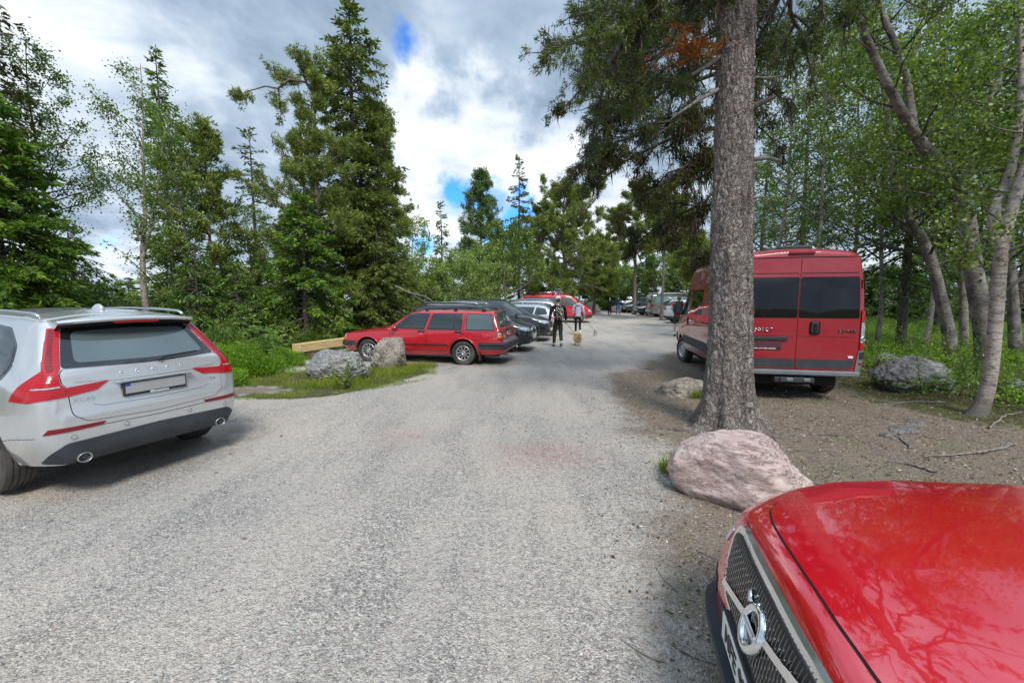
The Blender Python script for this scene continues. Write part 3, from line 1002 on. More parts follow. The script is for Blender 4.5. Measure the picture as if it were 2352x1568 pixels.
        if under:
            bu = bmesh.new()
            wi = wheels['y'] - wheels['w'] / 2 - 0.03
            box_bm(bu, (x0 + 0.25, -wi, wheels['r'] * 0.72), (x1 - 0.25, wi, float(np.max(zw)) * 0.8))
            obj('underbody', bu, M['under'], s.t)

    def hit(s, ax, a, b):
        if ax == 'L': o, d = Vector((a, 4, b)), Vector((0, -1, 0))
        elif ax == 'R': o, d = Vector((a, -4, b)), Vector((0, 1, 0))
        elif ax == 'B': o, d = Vector((-6, a, b)), Vector((1, 0, 0))
        elif ax == 'F': o, d = Vector((8, a, b)), Vector((-1, 0, 0))
        elif ax == 'T': o, d = Vector((a, b, 6)), Vector((0, 0, -1))
        h = s.bvh.ray_cast(o, d)
        if h[0] is None:
            # just outside the outline: nearest surface
            q = o + d * 3.2
            h = s.bvh.find_nearest(q)
            return h[0], h[1]
        return h[0], h[1]

    def patch(s, name, ax, pts, m, off=0.003, res=0.05, rnd=0.0, parent=None, both=False, skirt=0.006, add=None, smooth=True):
        if rnd > 0: pts = round_poly(pts, rnd)
        bm = bmesh.new()
        vs = [bm.verts.new((p[0], p[1], 0)) for p in pts]
        bm.faces.new(vs)
        bmesh.ops.triangulate(bm, faces=bm.faces)
        P = np.array(pts)
        for k in (0, 1):
            lo, hi = P[:, k].min(), P[:, k].max()
            q = math.ceil(lo / res) * res
            while q < hi:
                co = (q, 0, 0) if k == 0 else (0, q, 0); no = (1, 0, 0) if k == 0 else (0, 1, 0)
                bmesh.ops.bisect_plane(bm, geom=bm.verts[:] + bm.edges[:] + bm.faces[:], dist=1e-5, plane_co=co, plane_no=no)
                q += res
        dirv = {'L': Vector((0, 1, 0)), 'R': Vector((0, -1, 0)), 'B': Vector((-1, 0, 0)), 'F': Vector((1, 0, 0)), 'T': Vector((0, 0, 1))}[ax]
        for v in bm.verts:
            h, nn = s.hit(ax, v.co.x, v.co.y)
            if nn.dot(dirv) < 0.15: nn = (nn + dirv).normalized()
            v.co = h + nn * off
        if skirt > 0:
            be = [e for e in bm.edges if e.is_boundary]
            r = bmesh.ops.extrude_edge_only(bm, edges=be)
            for v in [g for g in r['geom'] if isinstance(g, bmesh.types.BMVert)]:
                v.co -= dirv * (off + skirt)
        bmesh.ops.recalc_face_normals(bm, faces=bm.faces)
        # make the face look outwards
        sm = Vector((0, 0, 0))
        for f in bm.faces: sm += f.normal * f.calc_area()
        if sm.dot(dirv) < 0: bmesh.ops.reverse_faces(bm, faces=bm.faces)
        for f in bm.faces: f.smooth = smooth
        for e in bm.edges:
            if len(e.link_faces) == 2 and e.calc_face_angle(0) > R(35): e.smooth = False
        o = obj(name, bm, m, parent or s.t)
        if both:
            o2 = s.patch(name, {'L': 'R', 'R': 'L'}.get(ax, ax), pts if ax in 'LR' else [(-a, b) for a, b in pts], m, off, res, 0, parent, False, skirt)
            return o, o2
        return o

    def line(s, name, ax, pts, width, m, off=0.0015, parent=None, both=False, closed=False, bm_out=None):
        """strip along a polyline laid on the body"""
        P = [Vector((p[0], p[1])) for p in pts]
        if closed: P.append(P[0])
        Q = [P[0]]
        for a, b in zip(P[:-1], P[1:]):
            k = max(1, int((b - a).length / 0.03))
            for i in range(1, k + 1): Q.append(a.lerp(b, i / k))
        bm = bm_out or bmesh.new()
        axes = [ax] + ([{'L': 'R', 'R': 'L'}.get(ax, ax)] if both else [])
        for n_ax, A in enumerate(axes):
            sg = -1 if (n_ax == 1 and ax not in 'LR') else 1
            prev = None
            dirv = {'L': Vector((0, 1, 0)), 'R': Vector((0, -1, 0)), 'B': Vector((-1, 0, 0)), 'F': Vector((1, 0, 0)), 'T': Vector((0, 0, 1))}[A]
            for i, q in enumerate(Q):
                d = (Q[min(i + 1, len(Q) - 1)] - Q[max(i - 1, 0)])
                if d.length < 1e-6: continue
                d.normalize(); nn = Vector((-d.y, d.x)) * width / 2
                pr = []
                for sgn in (1, -1):
                    c = q + nn * sgn
                    h, no = s.hit(A, c.x * sg if ax not in 'LR' else c.x, c.y)
                    if no.dot(dirv) < 0.15: no = (no + dirv).normalized()
                    pr.append(bm.verts.new(h + no * off))
                if prev:
                    try: bm.faces.new([prev[0], prev[1], pr[1], pr[0]])
                    except ValueError: pass
                prev = pr
        if bm_out is None:
            return obj(name, bm, m, parent or s.t)

    def text(s, name, ax, txt, a, b, size, m, off=0.004, depth=0.003, parent=None, spacing=1.0, slant=0, bold=0.0, flip=None):
        cu = bpy.data.curves.new('t', 'FONT')
        cu.body = txt; cu.size = size; cu.align_x = 'CENTER'; cu.align_y = 'CENTER'; cu.space_character = spacing
        cu.offset = bold; cu.shear = slant; cu.resolution_u = 2
        ob = bpy.data.objects.new('t', cu); COL.objects.link(ob)
        dg = bpy.context.evaluated_depsgraph_get(); dg.update()
        me = bpy.data.meshes.new_from_object(ob.evaluated_get(dg))
        bpy.data.objects.remove(ob)
        bm = bmesh.new(); bm.from_mesh(me)
        sg = -1 if ax in ('B', 'L') else 1
        if ax == 'L': sg = -1
        dirv = {'L': Vector((0, 1, 0)), 'R': Vector((0, -1, 0)), 'B': Vector((-1, 0, 0)), 'F': Vector((1, 0, 0)), 'T': Vector((0, 0, 1))}[ax]
        for v in bm.verts:
            h, nn = s.hit(ax, a + sg * v.co.x, b + v.co.y)
            v.co = h + dirv * off
        r = bmesh.ops.extrude_face_region(bm, geom=bm.faces[:])
        for v in [g for g in r['geom'] if isinstance(g, bmesh.types.BMVert)]: v.co += dirv * depth
        bmesh.ops.recalc_face_normals(bm, faces=bm.faces)
        return obj(name, bm, m, parent or s.t)

    def add_wheels(s, style='ten', cap=None, both=True, steer=0.0, visible=None, rimm=None):
        W_ = s.w
        for ix, wx in enumerate(W_['x']):
            for sg in (1, -1):
                if visible is not None and (ix, sg) not in visible: continue
                w = empty('wheel', (wx, sg * W_['y'], W_['zc']), parent=s.t)
                w.rotation_euler = (0, 0, (0 if sg > 0 else PI) + (steer if ix == 1 else 0))
                tyre(w, W_['r'], W_['w'], W_['rim'])
                rim(w, W_['rim'], W_['w'], style, rimm)
                if style == 'steel': pass


def box_bm(bm, lo, hi, bev=0.0):
    r = bmesh.ops.create_cube(bm, size=1)
    for v in r['verts']:
        v.co = Vector((lo[0] + (v.co.x + .5) * (hi[0] - lo[0]), lo[1] + (v.co.y + .5) * (hi[1] - lo[1]), lo[2] + (v.co.z + .5) * (hi[2] - lo[2])))
    if bev > 0:
        es = list({e for v in r['verts'] for e in v.link_edges})
        bmesh.ops.bevel(bm, geom=es, offset=bev, segments=3, affect='EDGES', profile=0.5)
    return r['verts']


def round_poly(pts, r, seg=4):
    out = []
    n = len(pts)
    for i in range(n):
        p0, p, p1 = Vector(pts[i - 1]), Vector(pts[i]), Vector(pts[(i + 1) % n])
        a, b = p0 - p, p1 - p
        k = min(r, a.length * 0.45, b.length * 0.45)
        A, B = p + a.normalized() * k, p + b.normalized() * k
        for j in range(seg + 1):
            t = j / seg
            q = A * (1 - t) ** 2 + p * 2 * t * (1 - t) + B * t * t
            out.append((q.x, q.y))
    return out


def lathe(bm, prof, seg=40, axis='Y', mi=0, smooth=True):
    """prof: (radius, along-axis)"""
    rings = []
    for r, h in prof:
        ring = []
        for k in range(seg):
            a = 2 * PI * k / seg
            ring.append(bm.verts.new((r * math.cos(a), h, r * math.sin(a))))
        rings.append(ring)
    for A, B in zip(rings[:-1], rings[1:]):
        for k in range(seg):
            f = bm.faces.new([A[k], A[(k + 1) % seg], B[(k + 1) % seg], B[k]]); f.smooth = smooth; f.material_index = mi


def tyre(par, r, w, rimr):
    bm = bmesh.new()
    h = w / 2
    prof = [(rimr - 0.01, -h * 0.8), (rimr, -h * 0.86), (rimr + 0.3 * (r - rimr), -h * 1.0), (r - 0.3 * (r - rimr), -h * 1.02), (r - 0.008, -h * 0.9), (r, -h * 0.72)]
    for g in (-0.5, -0.17, 0.17, 0.5):
        prof += [(r, h * (g - 0.05)), (r - 0.008, h * (g - 0.045)), (r - 0.008, h * (g + 0.045)), (r, h * (g + 0.05))]
    prof += [(r, h * 0.72), (r - 0.008, h * 0.9), (r - 0.3 * (r - rimr), h * 1.02), (rimr + 0.3 * (r - rimr), h), (rimr + 0.004, h * 0.86), (rimr - 0.01, h * 0.8)]
    lathe(bm, prof, 56)
    bmesh.ops.recalc_face_normals(bm, faces=bm.faces)
    # tread blocks: cut shallow cross grooves on the shoulders
    for v in bm.verts:
        rr = math.hypot(v.co.x, v.co.z)
        if rr > r - 0.010 and abs(v.co.y) > h * 0.45:
            k = round(math.atan2(v.co.z, v.co.x) / (2 * PI) * 56)
            if k % 2: v.co.x *= (1 - 0.006 / rr); v.co.z *= (1 - 0.006 / rr)
    for e in bm.edges:
        if len(e.link_faces) == 2 and e.calc_face_angle(0) > R(30): e.smooth = False
    return obj('tyre', bm, M['tyre'], par)


def rim(par, rr, w, style, rm=None):
    bm = bmesh.new()
    h = w / 2
    lathe(bm, [(rr, h * 0.80), (rr + 0.004, h * 0.88), (rr - 0.012, h * 0.90), (rr - 0.022, h * 0.78), (rr - 0.03, h * 0.1), (rr - 0.03, -h * 0.7)], 48)
    n = {'ten': 10, 'five': 5, 'steel': 0, 'seven': 7, 'double': 10}.get(style, 5)
    def disc(r, y, mi, seg=32):
        vs = [bm.verts.new((r * math.cos(2 * PI * k / seg), y, r * math.sin(2 * PI * k / seg))) for k in range(seg)]
        f = bm.faces.new(vs); f.material_index = mi
    disc(rr - 0.028, h * 0.18, 1)
    if style == 'steel':
        lathe(bm, [(rr - 0.026, h * 0.55), (rr * 0.72, h * 0.50), (rr * 0.62, h * 0.72), (rr * 0.45, h * 0.80), (rr * 0.30, h * 0.66), (rr * 0.26, h * 0.74), (0.001, h * 0.78)], 40)
        for k in range(12 if False else 8):
            a = 2 * PI * k / 8
            r0 = rr * 0.66; s_ = rr * 0.09
            vs = [bm.verts.new((r0 * math.cos(a) + s_ * math.cos(q), h * 0.70 , r0 * math.sin(a) + s_ * 1.3 * math.sin(q))) for q in np.linspace(0, 2 * PI, 10, endpoint=False)]
            f = bm.faces.new(vs); f.material_index = 1
    else:
        for k in range(n):
            a = 2 * PI * k / n
            wa, wb = (rr * 0.085, rr * 0.055) if n >= 9 else (rr * 0.16, rr * 0.10)
            r0, r1 = rr * 0.22, rr - 0.015
            ca, sa = math.cos(a), math.sin(a)
            def P(r, t, y): return bm.verts.new((r * ca - t * sa, y, r * sa + t * ca))
            top = [P(r0, -wb, h * .78), P(r0, wb, h * .78), P(r1, wa, h * .84), P(r1, -wa, h * .84)]
            bot = [P(r0, -wb * 1.3, h * .5), P(r0, wb * 1.3, h * .5), P(r1, wa * 1.2, h * .55), P(r1, -wa * 1.2, h * .55)]
            bm.faces.new(top)
            for q in range(4): bm.faces.new([top[q], bot[q], bot[(q + 1) % 4], top[(q + 1) % 4]])
        lathe(bm, [(rr * 0.30, h * 0.5), (rr * 0.30, h * 0.76), (rr * 0.27, h * 0.82), (rr * 0.14, h * 0.84), (rr * .13, h * .78), (0.001, h * 0.80)], 28)
        for k in range(5):
            a = 2 * PI * (k + .5) / 5; r0 = rr * .21
            vs = [bm.verts.new((r0 * math.cos(a) + 0.009 * math.cos(q), h * 0.835, r0 * math.sin(a) + 0.009 * math.sin(q))) for q in np.linspace(0, 2 * PI, 8, endpoint=False)]
            f = bm.faces.new(vs); f.material_index = 1
    for f in bm.faces: pass
    bmesh.ops.recalc_face_normals(bm, faces=bm.faces)
    return obj('rim', bm, [rm or M['alloy'], M['gap']], par)


def torus_pipe(name, pts, r, m, parent, sides=10, close=True):
    V, F = tube_np([(np.array(pts, float), np.full(len(pts), r) if np.isscalar(r) else np.array(r))], sides)
    me = mesh_np(name, V, F, smooth=True)
    if close:
        bm = bmesh.new(); bm.from_mesh(me)
        bmesh.ops.holes_fill(bm, edges=[e for e in bm.edges if e.is_boundary], sides=0)
        bm.to_mesh(me); bm.free()
    return obj(name, me, m, parent)


def small_box(name, lo, hi, m, parent, bev=0.005):
    bm = bmesh.new(); box_bm(bm, lo, hi, bev)
    return obj(name, bm, m, parent)


def mirror_shell(car, x, y, z, m, sx=0.11, sy=0.11, sz=0.085, arm=True, parent=None):
    for sg in (1, -1):
        bm = bmesh.new()
        bmesh.ops.create_icosphere(bm, subdivisions=3, radius=1)
        for v in bm.verts:
            c = v.co; k = 1.0 if c.x > 0 else 0.45
            v.co = Vector((c.x * sx * k, (abs(c.y) ** 0.75 * (1 if c.y > 0 else -1)) * sy, (abs(c.z) ** 0.75 * (1 if c.z > 0 else -1)) * sz))
            v.co += Vector((x, sg * y, z))
        for f in bm.faces: f.smooth = True
        o = obj('door_mirror', bm, m, car.t)
        small_box('mirror_foot', (x - .03, sg * (y - 0.05) - 0.09, z - sz * 1.1), (x + .03, sg * (y - 0.05) + 0.05, z - sz * 0.6), M['black'], o, 0.01)


def flat_text(name, parent, txt, pos, size, m, bold=0.0, face='B', spacing=1.0, depth=0.0012):
    """raised lettering on a flat plate facing backwards (B) or forwards (F)"""
    cu = bpy.data.curves.new('t', 'FONT')
    cu.body = txt; cu.size = size; cu.align_x = 'CENTER'; cu.align_y = 'CENTER'; cu.offset = bold; cu.space_character = spacing
    cu.extrude = depth; cu.resolution_u = 2
    ob = bpy.data.objects.new('t', cu); COL.objects.link(ob)
    dg = bpy.context.evaluated_depsgraph_get(); dg.update()
    me = bpy.data.meshes.new_from_object(ob.evaluated_get(dg))
    bpy.data.objects.remove(ob)
    co = np.zeros(len(me.vertices) * 3, np.float32); me.vertices.foreach_get('co', co); co = co.reshape(-1, 3)
    sg = -1 if face == 'B' else 1
    nc = np.stack([pos[0] + sg * co[:, 2], pos[1] + sg * co[:, 0], pos[2] + co[:, 1]], 1)
    me.vertices.foreach_set('co', nc.astype(np.float32).ravel()); me.update()
    return obj(name, me, m, parent)


# ------------------------------------------------------------------ red car in the lower right corner: its bonnet and grille
def near_red_car():
    tb = [(-0.90, 0.40, 0.6, 0.58, 0.74, 0.70, 0.72, 0.80, 0.66, 0.82),
          (-0.85, 0.30, 0.7, 0.58, 0.84, 0.80, 0.80, 0.98, 0.70, 1.02),
          (-0.60, 0.27, 0.78, 0.58, 0.92, 0.92, 0.88, 1.22, 0.66, 1.28),
          (-0.30, 0.25, 0.80, 0.58, 0.93, 0.94, 0.88, 1.40, 0.60, 1.455),
          (0.6, 0.24, 0.80, 0.58, 0.93, 0.93, 0.88, 1.42, 0.60, 1.48),
          (1.3, 0.24, 0.80, 0.58, 0.93, 0.92, 0.88, 1.38, 0.60, 1.44),
          (2.20, 0.24, 0.80, 0.58, 0.93, 0.90, 0.885, 0.985, 0.76, 1.030),
          (2.45, 0.24, 0.80, 0.58, 0.93, 0.89, 0.890, 0.935, 0.78, 1.005),
          (2.90, 0.24, 0.80, 0.58, 0.93, 0.86, 0.885, 0.900, 0.79, 0.970),
          (3.15, 0.24, 0.80, 0.57, 0.915, 0.83, 0.850, 0.872, 0.775, 0.940),
          (3.35, 0.24, 0.80, 0.55, 0.870, 0.80, 0.790, 0.842, 0.700, 0.915),
          (3.50, 0.24, 0.74, 0.54, 0.80, 0.770, 0.690, 0.810, 0.600, 0.882),
          (3.600, 0.24, 0.70, 0.52, 0.73, 0.745, 0.600, 0.780, 0.520, 0.845),
          (3.635, 0.24, 0.66, 0.50, 0.69, 0.710, 0.560, 0.745, 0.480, 0.805),
          (3.650, 0.24, 0.66, 0.48, 0.72, 0.640, 0.590, 0.680, 0.470, 0.745),
          (3.664, 0.24, 0.60, 0.46, 0.66, 0.560, 0.540, 0.600, 0.430, 0.640),
          (3.680, 0.26, 0.54, 0.44, 0.60, 0.500, 0.500, 0.530, 0.400, 0.550),
          (3.692, 0.30, 0.45, 0.42, 0.50, 0.450, 0.45, 0.47, 0.36, 0.48)]
    wh = dict(x=[0, 2.776], y=0.79, zc=0.325, r=0.33, w=0.225, rim=0.225)
    c = Car('parked_car', 'glossy red car whose bonnet and black grille fill the lower right corner', (4.365, 0.30, 0.0), R(165), tb, wh, M['pt_red_hood'], sig=0.035, arch=0.385, dens=2.2)
    c.add_wheels('five')
    P = c.patch
    # bonnet: a separate skin with a dark shut line round it
    hood = [(3.560, 0.0), (3.555, 0.20), (3.540, 0.36), (3.510, 0.48), (3.455, 0.560), (3.34, 0.630), (3.18, 0.665), (2.8, 0.690), (2.32, 0.700), (2.26, 0.45), (2.24, 0.0)]
    full = hood + [(a, -b) for a, b in hood[::-1] if b > 0]
    P('bonnet_seam', 'T', [((a - 2.85) * 1.010 + 2.85, b * 1.010) for a, b in full], M['gap'], 0.0012, rnd=0.03, skirt=0.001, res=0.06)
    bn = P('bonnet', 'T', full, M['pt_red_hood'], 0.0045, rnd=0.03, skirt=0.004, res=0.06)
    # grille: chrome frame, black mesh with ribs, round badge and slash
    gout = [(0.455, 0.755), (0.40, 0.775), (0.0, 0.785), (-0.40, 0.775), (-0.455, 0.755), (-0.43, 0.60), (-0.35, 0.505), (0.0, 0.495), (0.35, 0.505), (0.43, 0.60)]
    fr = P('grille_frame', 'F', gout, M['chrome'], 0.018, rnd=0.03, res=0.03, skirt=0.02)
    gin = [((a) * 0.935, (b - 0.64) * 0.87 + 0.638) for a, b in gout]
    P('grille_mesh', 'F', gin, M['black'], 0.0215, rnd=0.03, res=0.03, parent=fr, skirt=0.002)
    bm = bmesh.new()
    for k in range(44):
        y = -0.40 + 0.80 * k / 43
        if abs(y) < 0.001: continue
        lim = 0.395
        if abs(y) > lim: continue
        c.line('r', 'F', [(y, 0.54 + 0.05 * max(0, abs(y) - .32) / .08), (y, 0.757)], 0.0045, M['black_gloss'], 0.030, bm_out=bm)
    obj('grille_ribs', bm, M['black_gloss'], fr)
    bm = bmesh.new()
    for k in range(44):
        for r_ in range(7):
            y = -0.40 + 0.80 * (k + 0.5) / 43.0; z = 0.560 + 0.032 * r_ + (0.016 if k % 2 else 0)
            if abs(y) > 0.385 or z > 0.750: continue
            h, nn = c.hit('F', y, z)
            box_bm(bm, (h.x + 0.028, y - 0.0016, z - 0.004), (h.x + 0.0325, y + 0.0016, z + 0.004))
    obj('grille_studs', bm, M['silver_badge'], fr)
    c.line('badge_bar', 'F', [(-0.36, 0.555), (0.36, 0.73)], 0.026, M['chrome'], 0.034, parent=fr)
    def disc_ring(name, r0, r1, m, off, par, depth=0.012):
        bm = bmesh.new(); n = 40
        h0, nn = c.hit('F', 0, 0.642)
        T = Vector((0, 1, 0)); B = Vector((-0.38, 0, 1)).normalized(); N = T.cross(B); N = N if N.x > 0 else -N
        cen = h0 + Vector((off, 0, 0))
        rings = []
        for rr, d in ((r0, 0), (r0, depth), ((r0 + r1) / 2, depth * 1.35), (r1, depth), (r1, 0)):
            rings.append([bm.verts.new(cen + T * rr * math.cos(2 * PI * k / n) + B * rr * math.sin(2 * PI * k / n) + N * d) for k in range(n)])
        for a, b in zip(rings[:-1], rings[1:]):
            for k in range(n):
                f = bm.faces.new([a[k], a[(k + 1) % n], b[(k + 1) % n], b[k]]); f.smooth = True
        bmesh.ops.recalc_face_normals(bm, faces=bm.faces)
        return obj(name, bm, m, par)
    rg = disc_ring('round_badge', 0.050, 0.078, M['chrome'], 0.030, fr, 0.016)
    disc_ring('badge_disc', 0.001, 0.054, M['black_gloss'], 0.034, rg, 0.004)
    h0, _ = c.hit('F', 0, 0.642)
    small_box('badge_band', (h0.x + 0.040, -0.054, 0.632), (h0.x + 0.050, 0.054, 0.654), M['chrome'], rg, 0.002)
    # arrow of the badge
    torus_pipe('badge_arrow', [(h0.x + 0.030, -0.055, 0.70), (h0.x + 0.022, -0.085, 0.725)], 0.009, M['chrome'], rg)
    # bumper: dark lower strip, number plate, lower grille
    low = P('bumper_lip', 'F', [(0.70, 0.25), (-0.70, 0.25), (-0.72, 0.33), (0.72, 0.33)], M['charcoal'], 0.05, rnd=0.02, skirt=0.05)
    P('lower_grille', 'F', [(0.40, 0.345), (-0.40, 0.345), (-0.42, 0.43), (0.42, 0.43)], M['black'], 0.008, rnd=0.02)
    pl = small_box('number_plate', (3.705, -0.262, 0.395), (3.725, 0.262, 0.512), M['black'], c.t, 0.005)
    small_box('plate_face', (3.724, -0.255, 0.402), (3.729, 0.255, 0.505), M['white_plastic'], pl, 0.002)
    small_box('plate_blue_strip', (3.728, 0.215, 0.403), (3.7305, 0.255, 0.504), M['blue_strip'], pl, 0.001)
    flat_text('plate_lettering', pl, 'MFE 92W', (3.7300, -0.02, 0.453), 0.092, M['ink'], bold=0.002, face='F')
    for sg in (1, -1):
        P('headlamp', 'F', [(sg * a, b) for a, b in [(0.52, 0.70), (0.86, 0.735), (0.86, 0.66), (0.56, 0.62)]], M['clear_lens'], 0.005, rnd=0.02)
        P('fog_lamp', 'F', [(sg * a, b) for a, b in [(0.55, 0.37), (0.72, 0.38), (0.72, 0.46), (0.55, 0.45)]], M['black'], 0.005, rnd=0.02)
        ax = 'L' if sg > 0 else 'R'
        P('side_window', ax, [(1.85, 0.96), (0.98, 0.96), (0.98, 1.36), (1.30, 1.38)], M['glass'], 0.005, rnd=0.03)
        P('side_window', ax, [(0.92, 0.96), (-0.30, 0.98), (-0.20, 1.30), (0.92, 1.37)], M['glass'], 0.005, rnd=0.03)
    P('windscreen', 'F', [(0.70, 1.04), (-0.70, 1.04), (-0.57, 1.40), (0.57, 1.40)], M['glass'], 0.004, rnd=0.04)
    P('rear_window', 'B', [(0.60, 1.05), (-0.60, 1.05), (-0.52, 1.35), (0.52, 1.35)], M['glass'], 0.004, rnd=0.04)
    mirror_shell(c, 1.75, 1.0, 1.0, M['pt_red_hood'])


near_red_car()
# ------------------------------------------------------------------ the other parked cars
def gen_car(label, loc, yaw, paint, L=4.4, Wd=1.8, H=1.55, wb=2.65, fo=0.85, hz=0.95, belt=0.95, kind='suv', front=True, rear=True, rails=None, lamp_low=0.78, style='five',
            grille='kidney', sill=None, scale=1.0, z=None, mirror=None, glass=None, plate='white', name='parked_car', cat='car', group='cars parked along the drive'):
    ro = L - wb - fo
    w = Wd / 2
    f = wb + fo
    rb = {'suv': 0.42, 'hatch': 0.50, 'estate': 0.62, 'coupe': 0.8}[kind]      # how far the roof ends before the tail
    tb = [(-ro, 0.38, w * .62, .52, w * .72, .62, w * .70, .68, w * .62, .69),
          (-ro + .02, 0.32, w * .72, .52, w * .86, .68, w * .84, .78, w * .72, .80),
          (-ro + .05, 0.29, w * .78, .54, w * .91, .80, w * .89, belt, w * .76, belt + .05),
          (-ro + .13, 0.27, w * .83, .56, w * .97, belt - .06, w * .94, belt + .08, w * .76, belt + .14),
          (-ro + rb * .62, 0.26, w * .86, .58, w * .99, belt, w * .95, H - .26, w * .70, H - .20),
          (-ro + rb, 0.25, w * .87, .58, w, belt, w * .95, H - .12, w * .66, H - .06),
          (-ro + rb + .35, 0.24, w * .88, .60, w, belt, w * .95, H - .065, w * .65, H - .005),
          (wb * .45, 0.24, w * .88, .60, w, belt - .01, w * .95, H - .06, w * .65, H),
          (wb * .62, 0.24, w * .88, .60, w, belt - .02, w * .95, H - .10, w * .64, H - .035),
          (wb * .98, 0.24, w * .88, .60, w, hz - .03, w * .94, hz + .03, w * .72, hz + .09),
          (wb * 1.08, 0.24, w * .88, .60, w, hz - .06, w * .93, hz, w * .78, hz + .05),
          (f - .35, 0.25, w * .85, .58, w * .97, hz - .16, w * .90, hz - .10, w * .75, hz - .04),
          (f - .12, 0.27, w * .78, .54, w * .88, hz - .24, w * .80, hz - .17, w * .64, hz - .12),
          (f - .04, 0.29, w * .68, .52, w * .78, hz - .32, w * .70, hz - .24, w * .55, hz - .21),
          (f, 0.34, w * .52, .46, w * .62, .54, w * .56, .58, w * .46, .60)]
    r = 0.335 if kind != 'suv' else 0.355
    wh = dict(x=[0, wb], y=w - .12, zc=r - .004, r=r, w=.215, rim=r * .66)
    g = gz(loc[0], loc[1]) if z is None else z
    c = Car(name, label, (loc[0], loc[1], g), R(yaw), tb, wh, paint, cat=cat, group=group, sig=0.04, arch=r + .05, dens=0.8, scale=scale)
    c.add_wheels(style)
    P = c.patch
    gl = glass or M['glass']
    A = wb * .93; top = H - .14
    xr = -ro + rb * .62 + .05
    for ax in ('L', 'R'):
        P('side_window', ax, [(A - .08, belt + .015), (wb * .40 + .03, belt + .02), (wb * .40 + .03, top), (wb * .60, top - .01)], gl, .005, rnd=.03, res=.08)
        P('side_window', ax, [(wb * .40 - .03, belt + .02), (.10, belt + .03), (-.02, top - .02), (wb * .40 - .03, top)], gl, .005, rnd=.03, res=.08)
        P('side_window', ax, [(.02, belt + .035), (xr + .04, belt + .08), (xr + .14, top - .10), (-.09, top - .02)], gl, .005, rnd=.04, res=.08)
        c.line('door_seam', ax, [(A - .1, belt), (A - .12, .40), (wb * .40, .36), (wb * .40, belt)], .008, M['gap'], .002)
        P('door_handle', ax, [(wb * .40 + .12, belt - .12), (wb * .40 + .30, belt - .12), (wb * .40 + .30, belt - .085), (wb * .40 + .12, belt - .085)], paint, .014, rnd=.01)
        P('sill_trim', ax, [(wb - r - .08, .27), (r + .08, .27), (r + .08, .36), (wb - r - .08, .36)], sill or M['black'], .008, rnd=.01, res=.1)
        if kind == 'suv':
            for wx in (0, wb):
                c.line('wheel_arch_trim', ax, [(wx + (r + .075) * math.cos(q), r + (r + .075) * math.sin(q)) for q in np.linspace(R(-5), R(185), 26)], .05, sill or M['black'], .006)
    P('windscreen', 'F', [(w * .74, hz + .10), (-w * .74, hz + .10), (-w * .62, H - .07), (w * .62, H - .07)], M['glass_sky_refl'], .004, rnd=.04, res=.08)
    P('rear_window', 'B', [(w * .70, belt + .14), (-w * .70, belt + .14), (-w * .58, H - .12), (w * .58, H - .12)], M['glass_sky_refl'], .004, rnd=.04, res=.06)
    for sg in (1, -1):
        ax = 'L' if sg > 0 else 'R'
        if grille == 'kidney':
            P('grille', 'F', [(sg * a, b) for a, b in [(.02, .60), (.25, .60), (.27, .72), (.22, hz - .20), (.03, hz - .19)]], M['chrome'], .014, rnd=.03, res=.06)
            P('grille_mesh', 'F', [(sg * a, b) for a, b in [(.04, .62), (.23, .62), (.25, .72), (.205, hz - .215), (.045, hz - .21)]], M['black'], .018, rnd=.03, res=.06)
        hl = P('headlamp', 'F', [(sg * a, b) for a, b in [(w * .42, hz - .30), (w * .90, hz - .27), (w * .92, hz - .15), (w * .50, hz - .20)]], M['clear_lens'], .008, rnd=.02, res=.06)
        P('lamp_side', ax, [(f - .36, hz - .24), (f - .12, hz - .30), (f - .14, hz - .21), (f - .38, hz - .15)], M['clear_lens'], .008, rnd=.02, res=.06, parent=hl)
        P('fog_lamp', 'F', [(sg * a, b) for a, b in [(w * .52, .38), (w * .80, .40), (w * .80, .52), (w * .54, .50)]], M['black'], .008, rnd=.03, res=.06)
        tl = P('tail_lamp', 'B', [(sg * a, b) for a, b in [(w * .50, lamp_low), (w * .86, lamp_low - .01), (w * .88, lamp_low + .16), (w * .56, lamp_low + .10)]], M['red_lens'], .008, rnd=.015, res=.05)
        P('lamp_side', ax, [(-ro + .04, lamp_low), (-ro + .34, lamp_low + .06), (-ro + .30, lamp_low + .15), (-ro + .10, lamp_low + .17)], M['red_lens'], .008, rnd=.02, res=.05, parent=tl)
        P('reflector', 'B', [(sg * a, b) for a, b in [(w * .5, .42), (w * .74, .42), (w * .74, .46), (w * .5, .46)]], M['red_lens_dark'], .01, rnd=.01)
        if rails:
            torus_pipe('roof_rail', [(-ro + rb + .15, sg * w * .62, H - .03), (-ro + rb + .3, sg * w * .62, H + .035), (wb * .35, sg * w * .62, H + .05), (wb * .60, sg * w * .62, H + .01), (wb * .66, sg * w * .62, H - .05)], .017, rails, c.t)
    if grille == 'wide':
        P('grille', 'F', [(w * .40, .52), (-w * .40, .52), (-w * .46, hz - .22), (w * .46, hz - .22)], M['chrome'], .012, rnd=.04, res=.06)
        P('grille_mesh', 'F', [(w * .37, .54), (-w * .37, .54), (-w * .43, hz - .245), (w * .43, hz - .245)], M['black'], .016, rnd=.04, res=.06)
    elif grille == 'slim':
        P('grille', 'F', [(w * .36, hz - .34), (-w * .36, hz - .34), (-w * .38, hz - .24), (w * .38, hz - .24)], M['black'], .012, rnd=.02, res=.06)
    P('lower_grille', 'F', [(w * .46, .32), (-w * .46, .32), (-w * .46, .46), (w * .46, .46)], M['black'], .008, rnd=.03, res=.06)
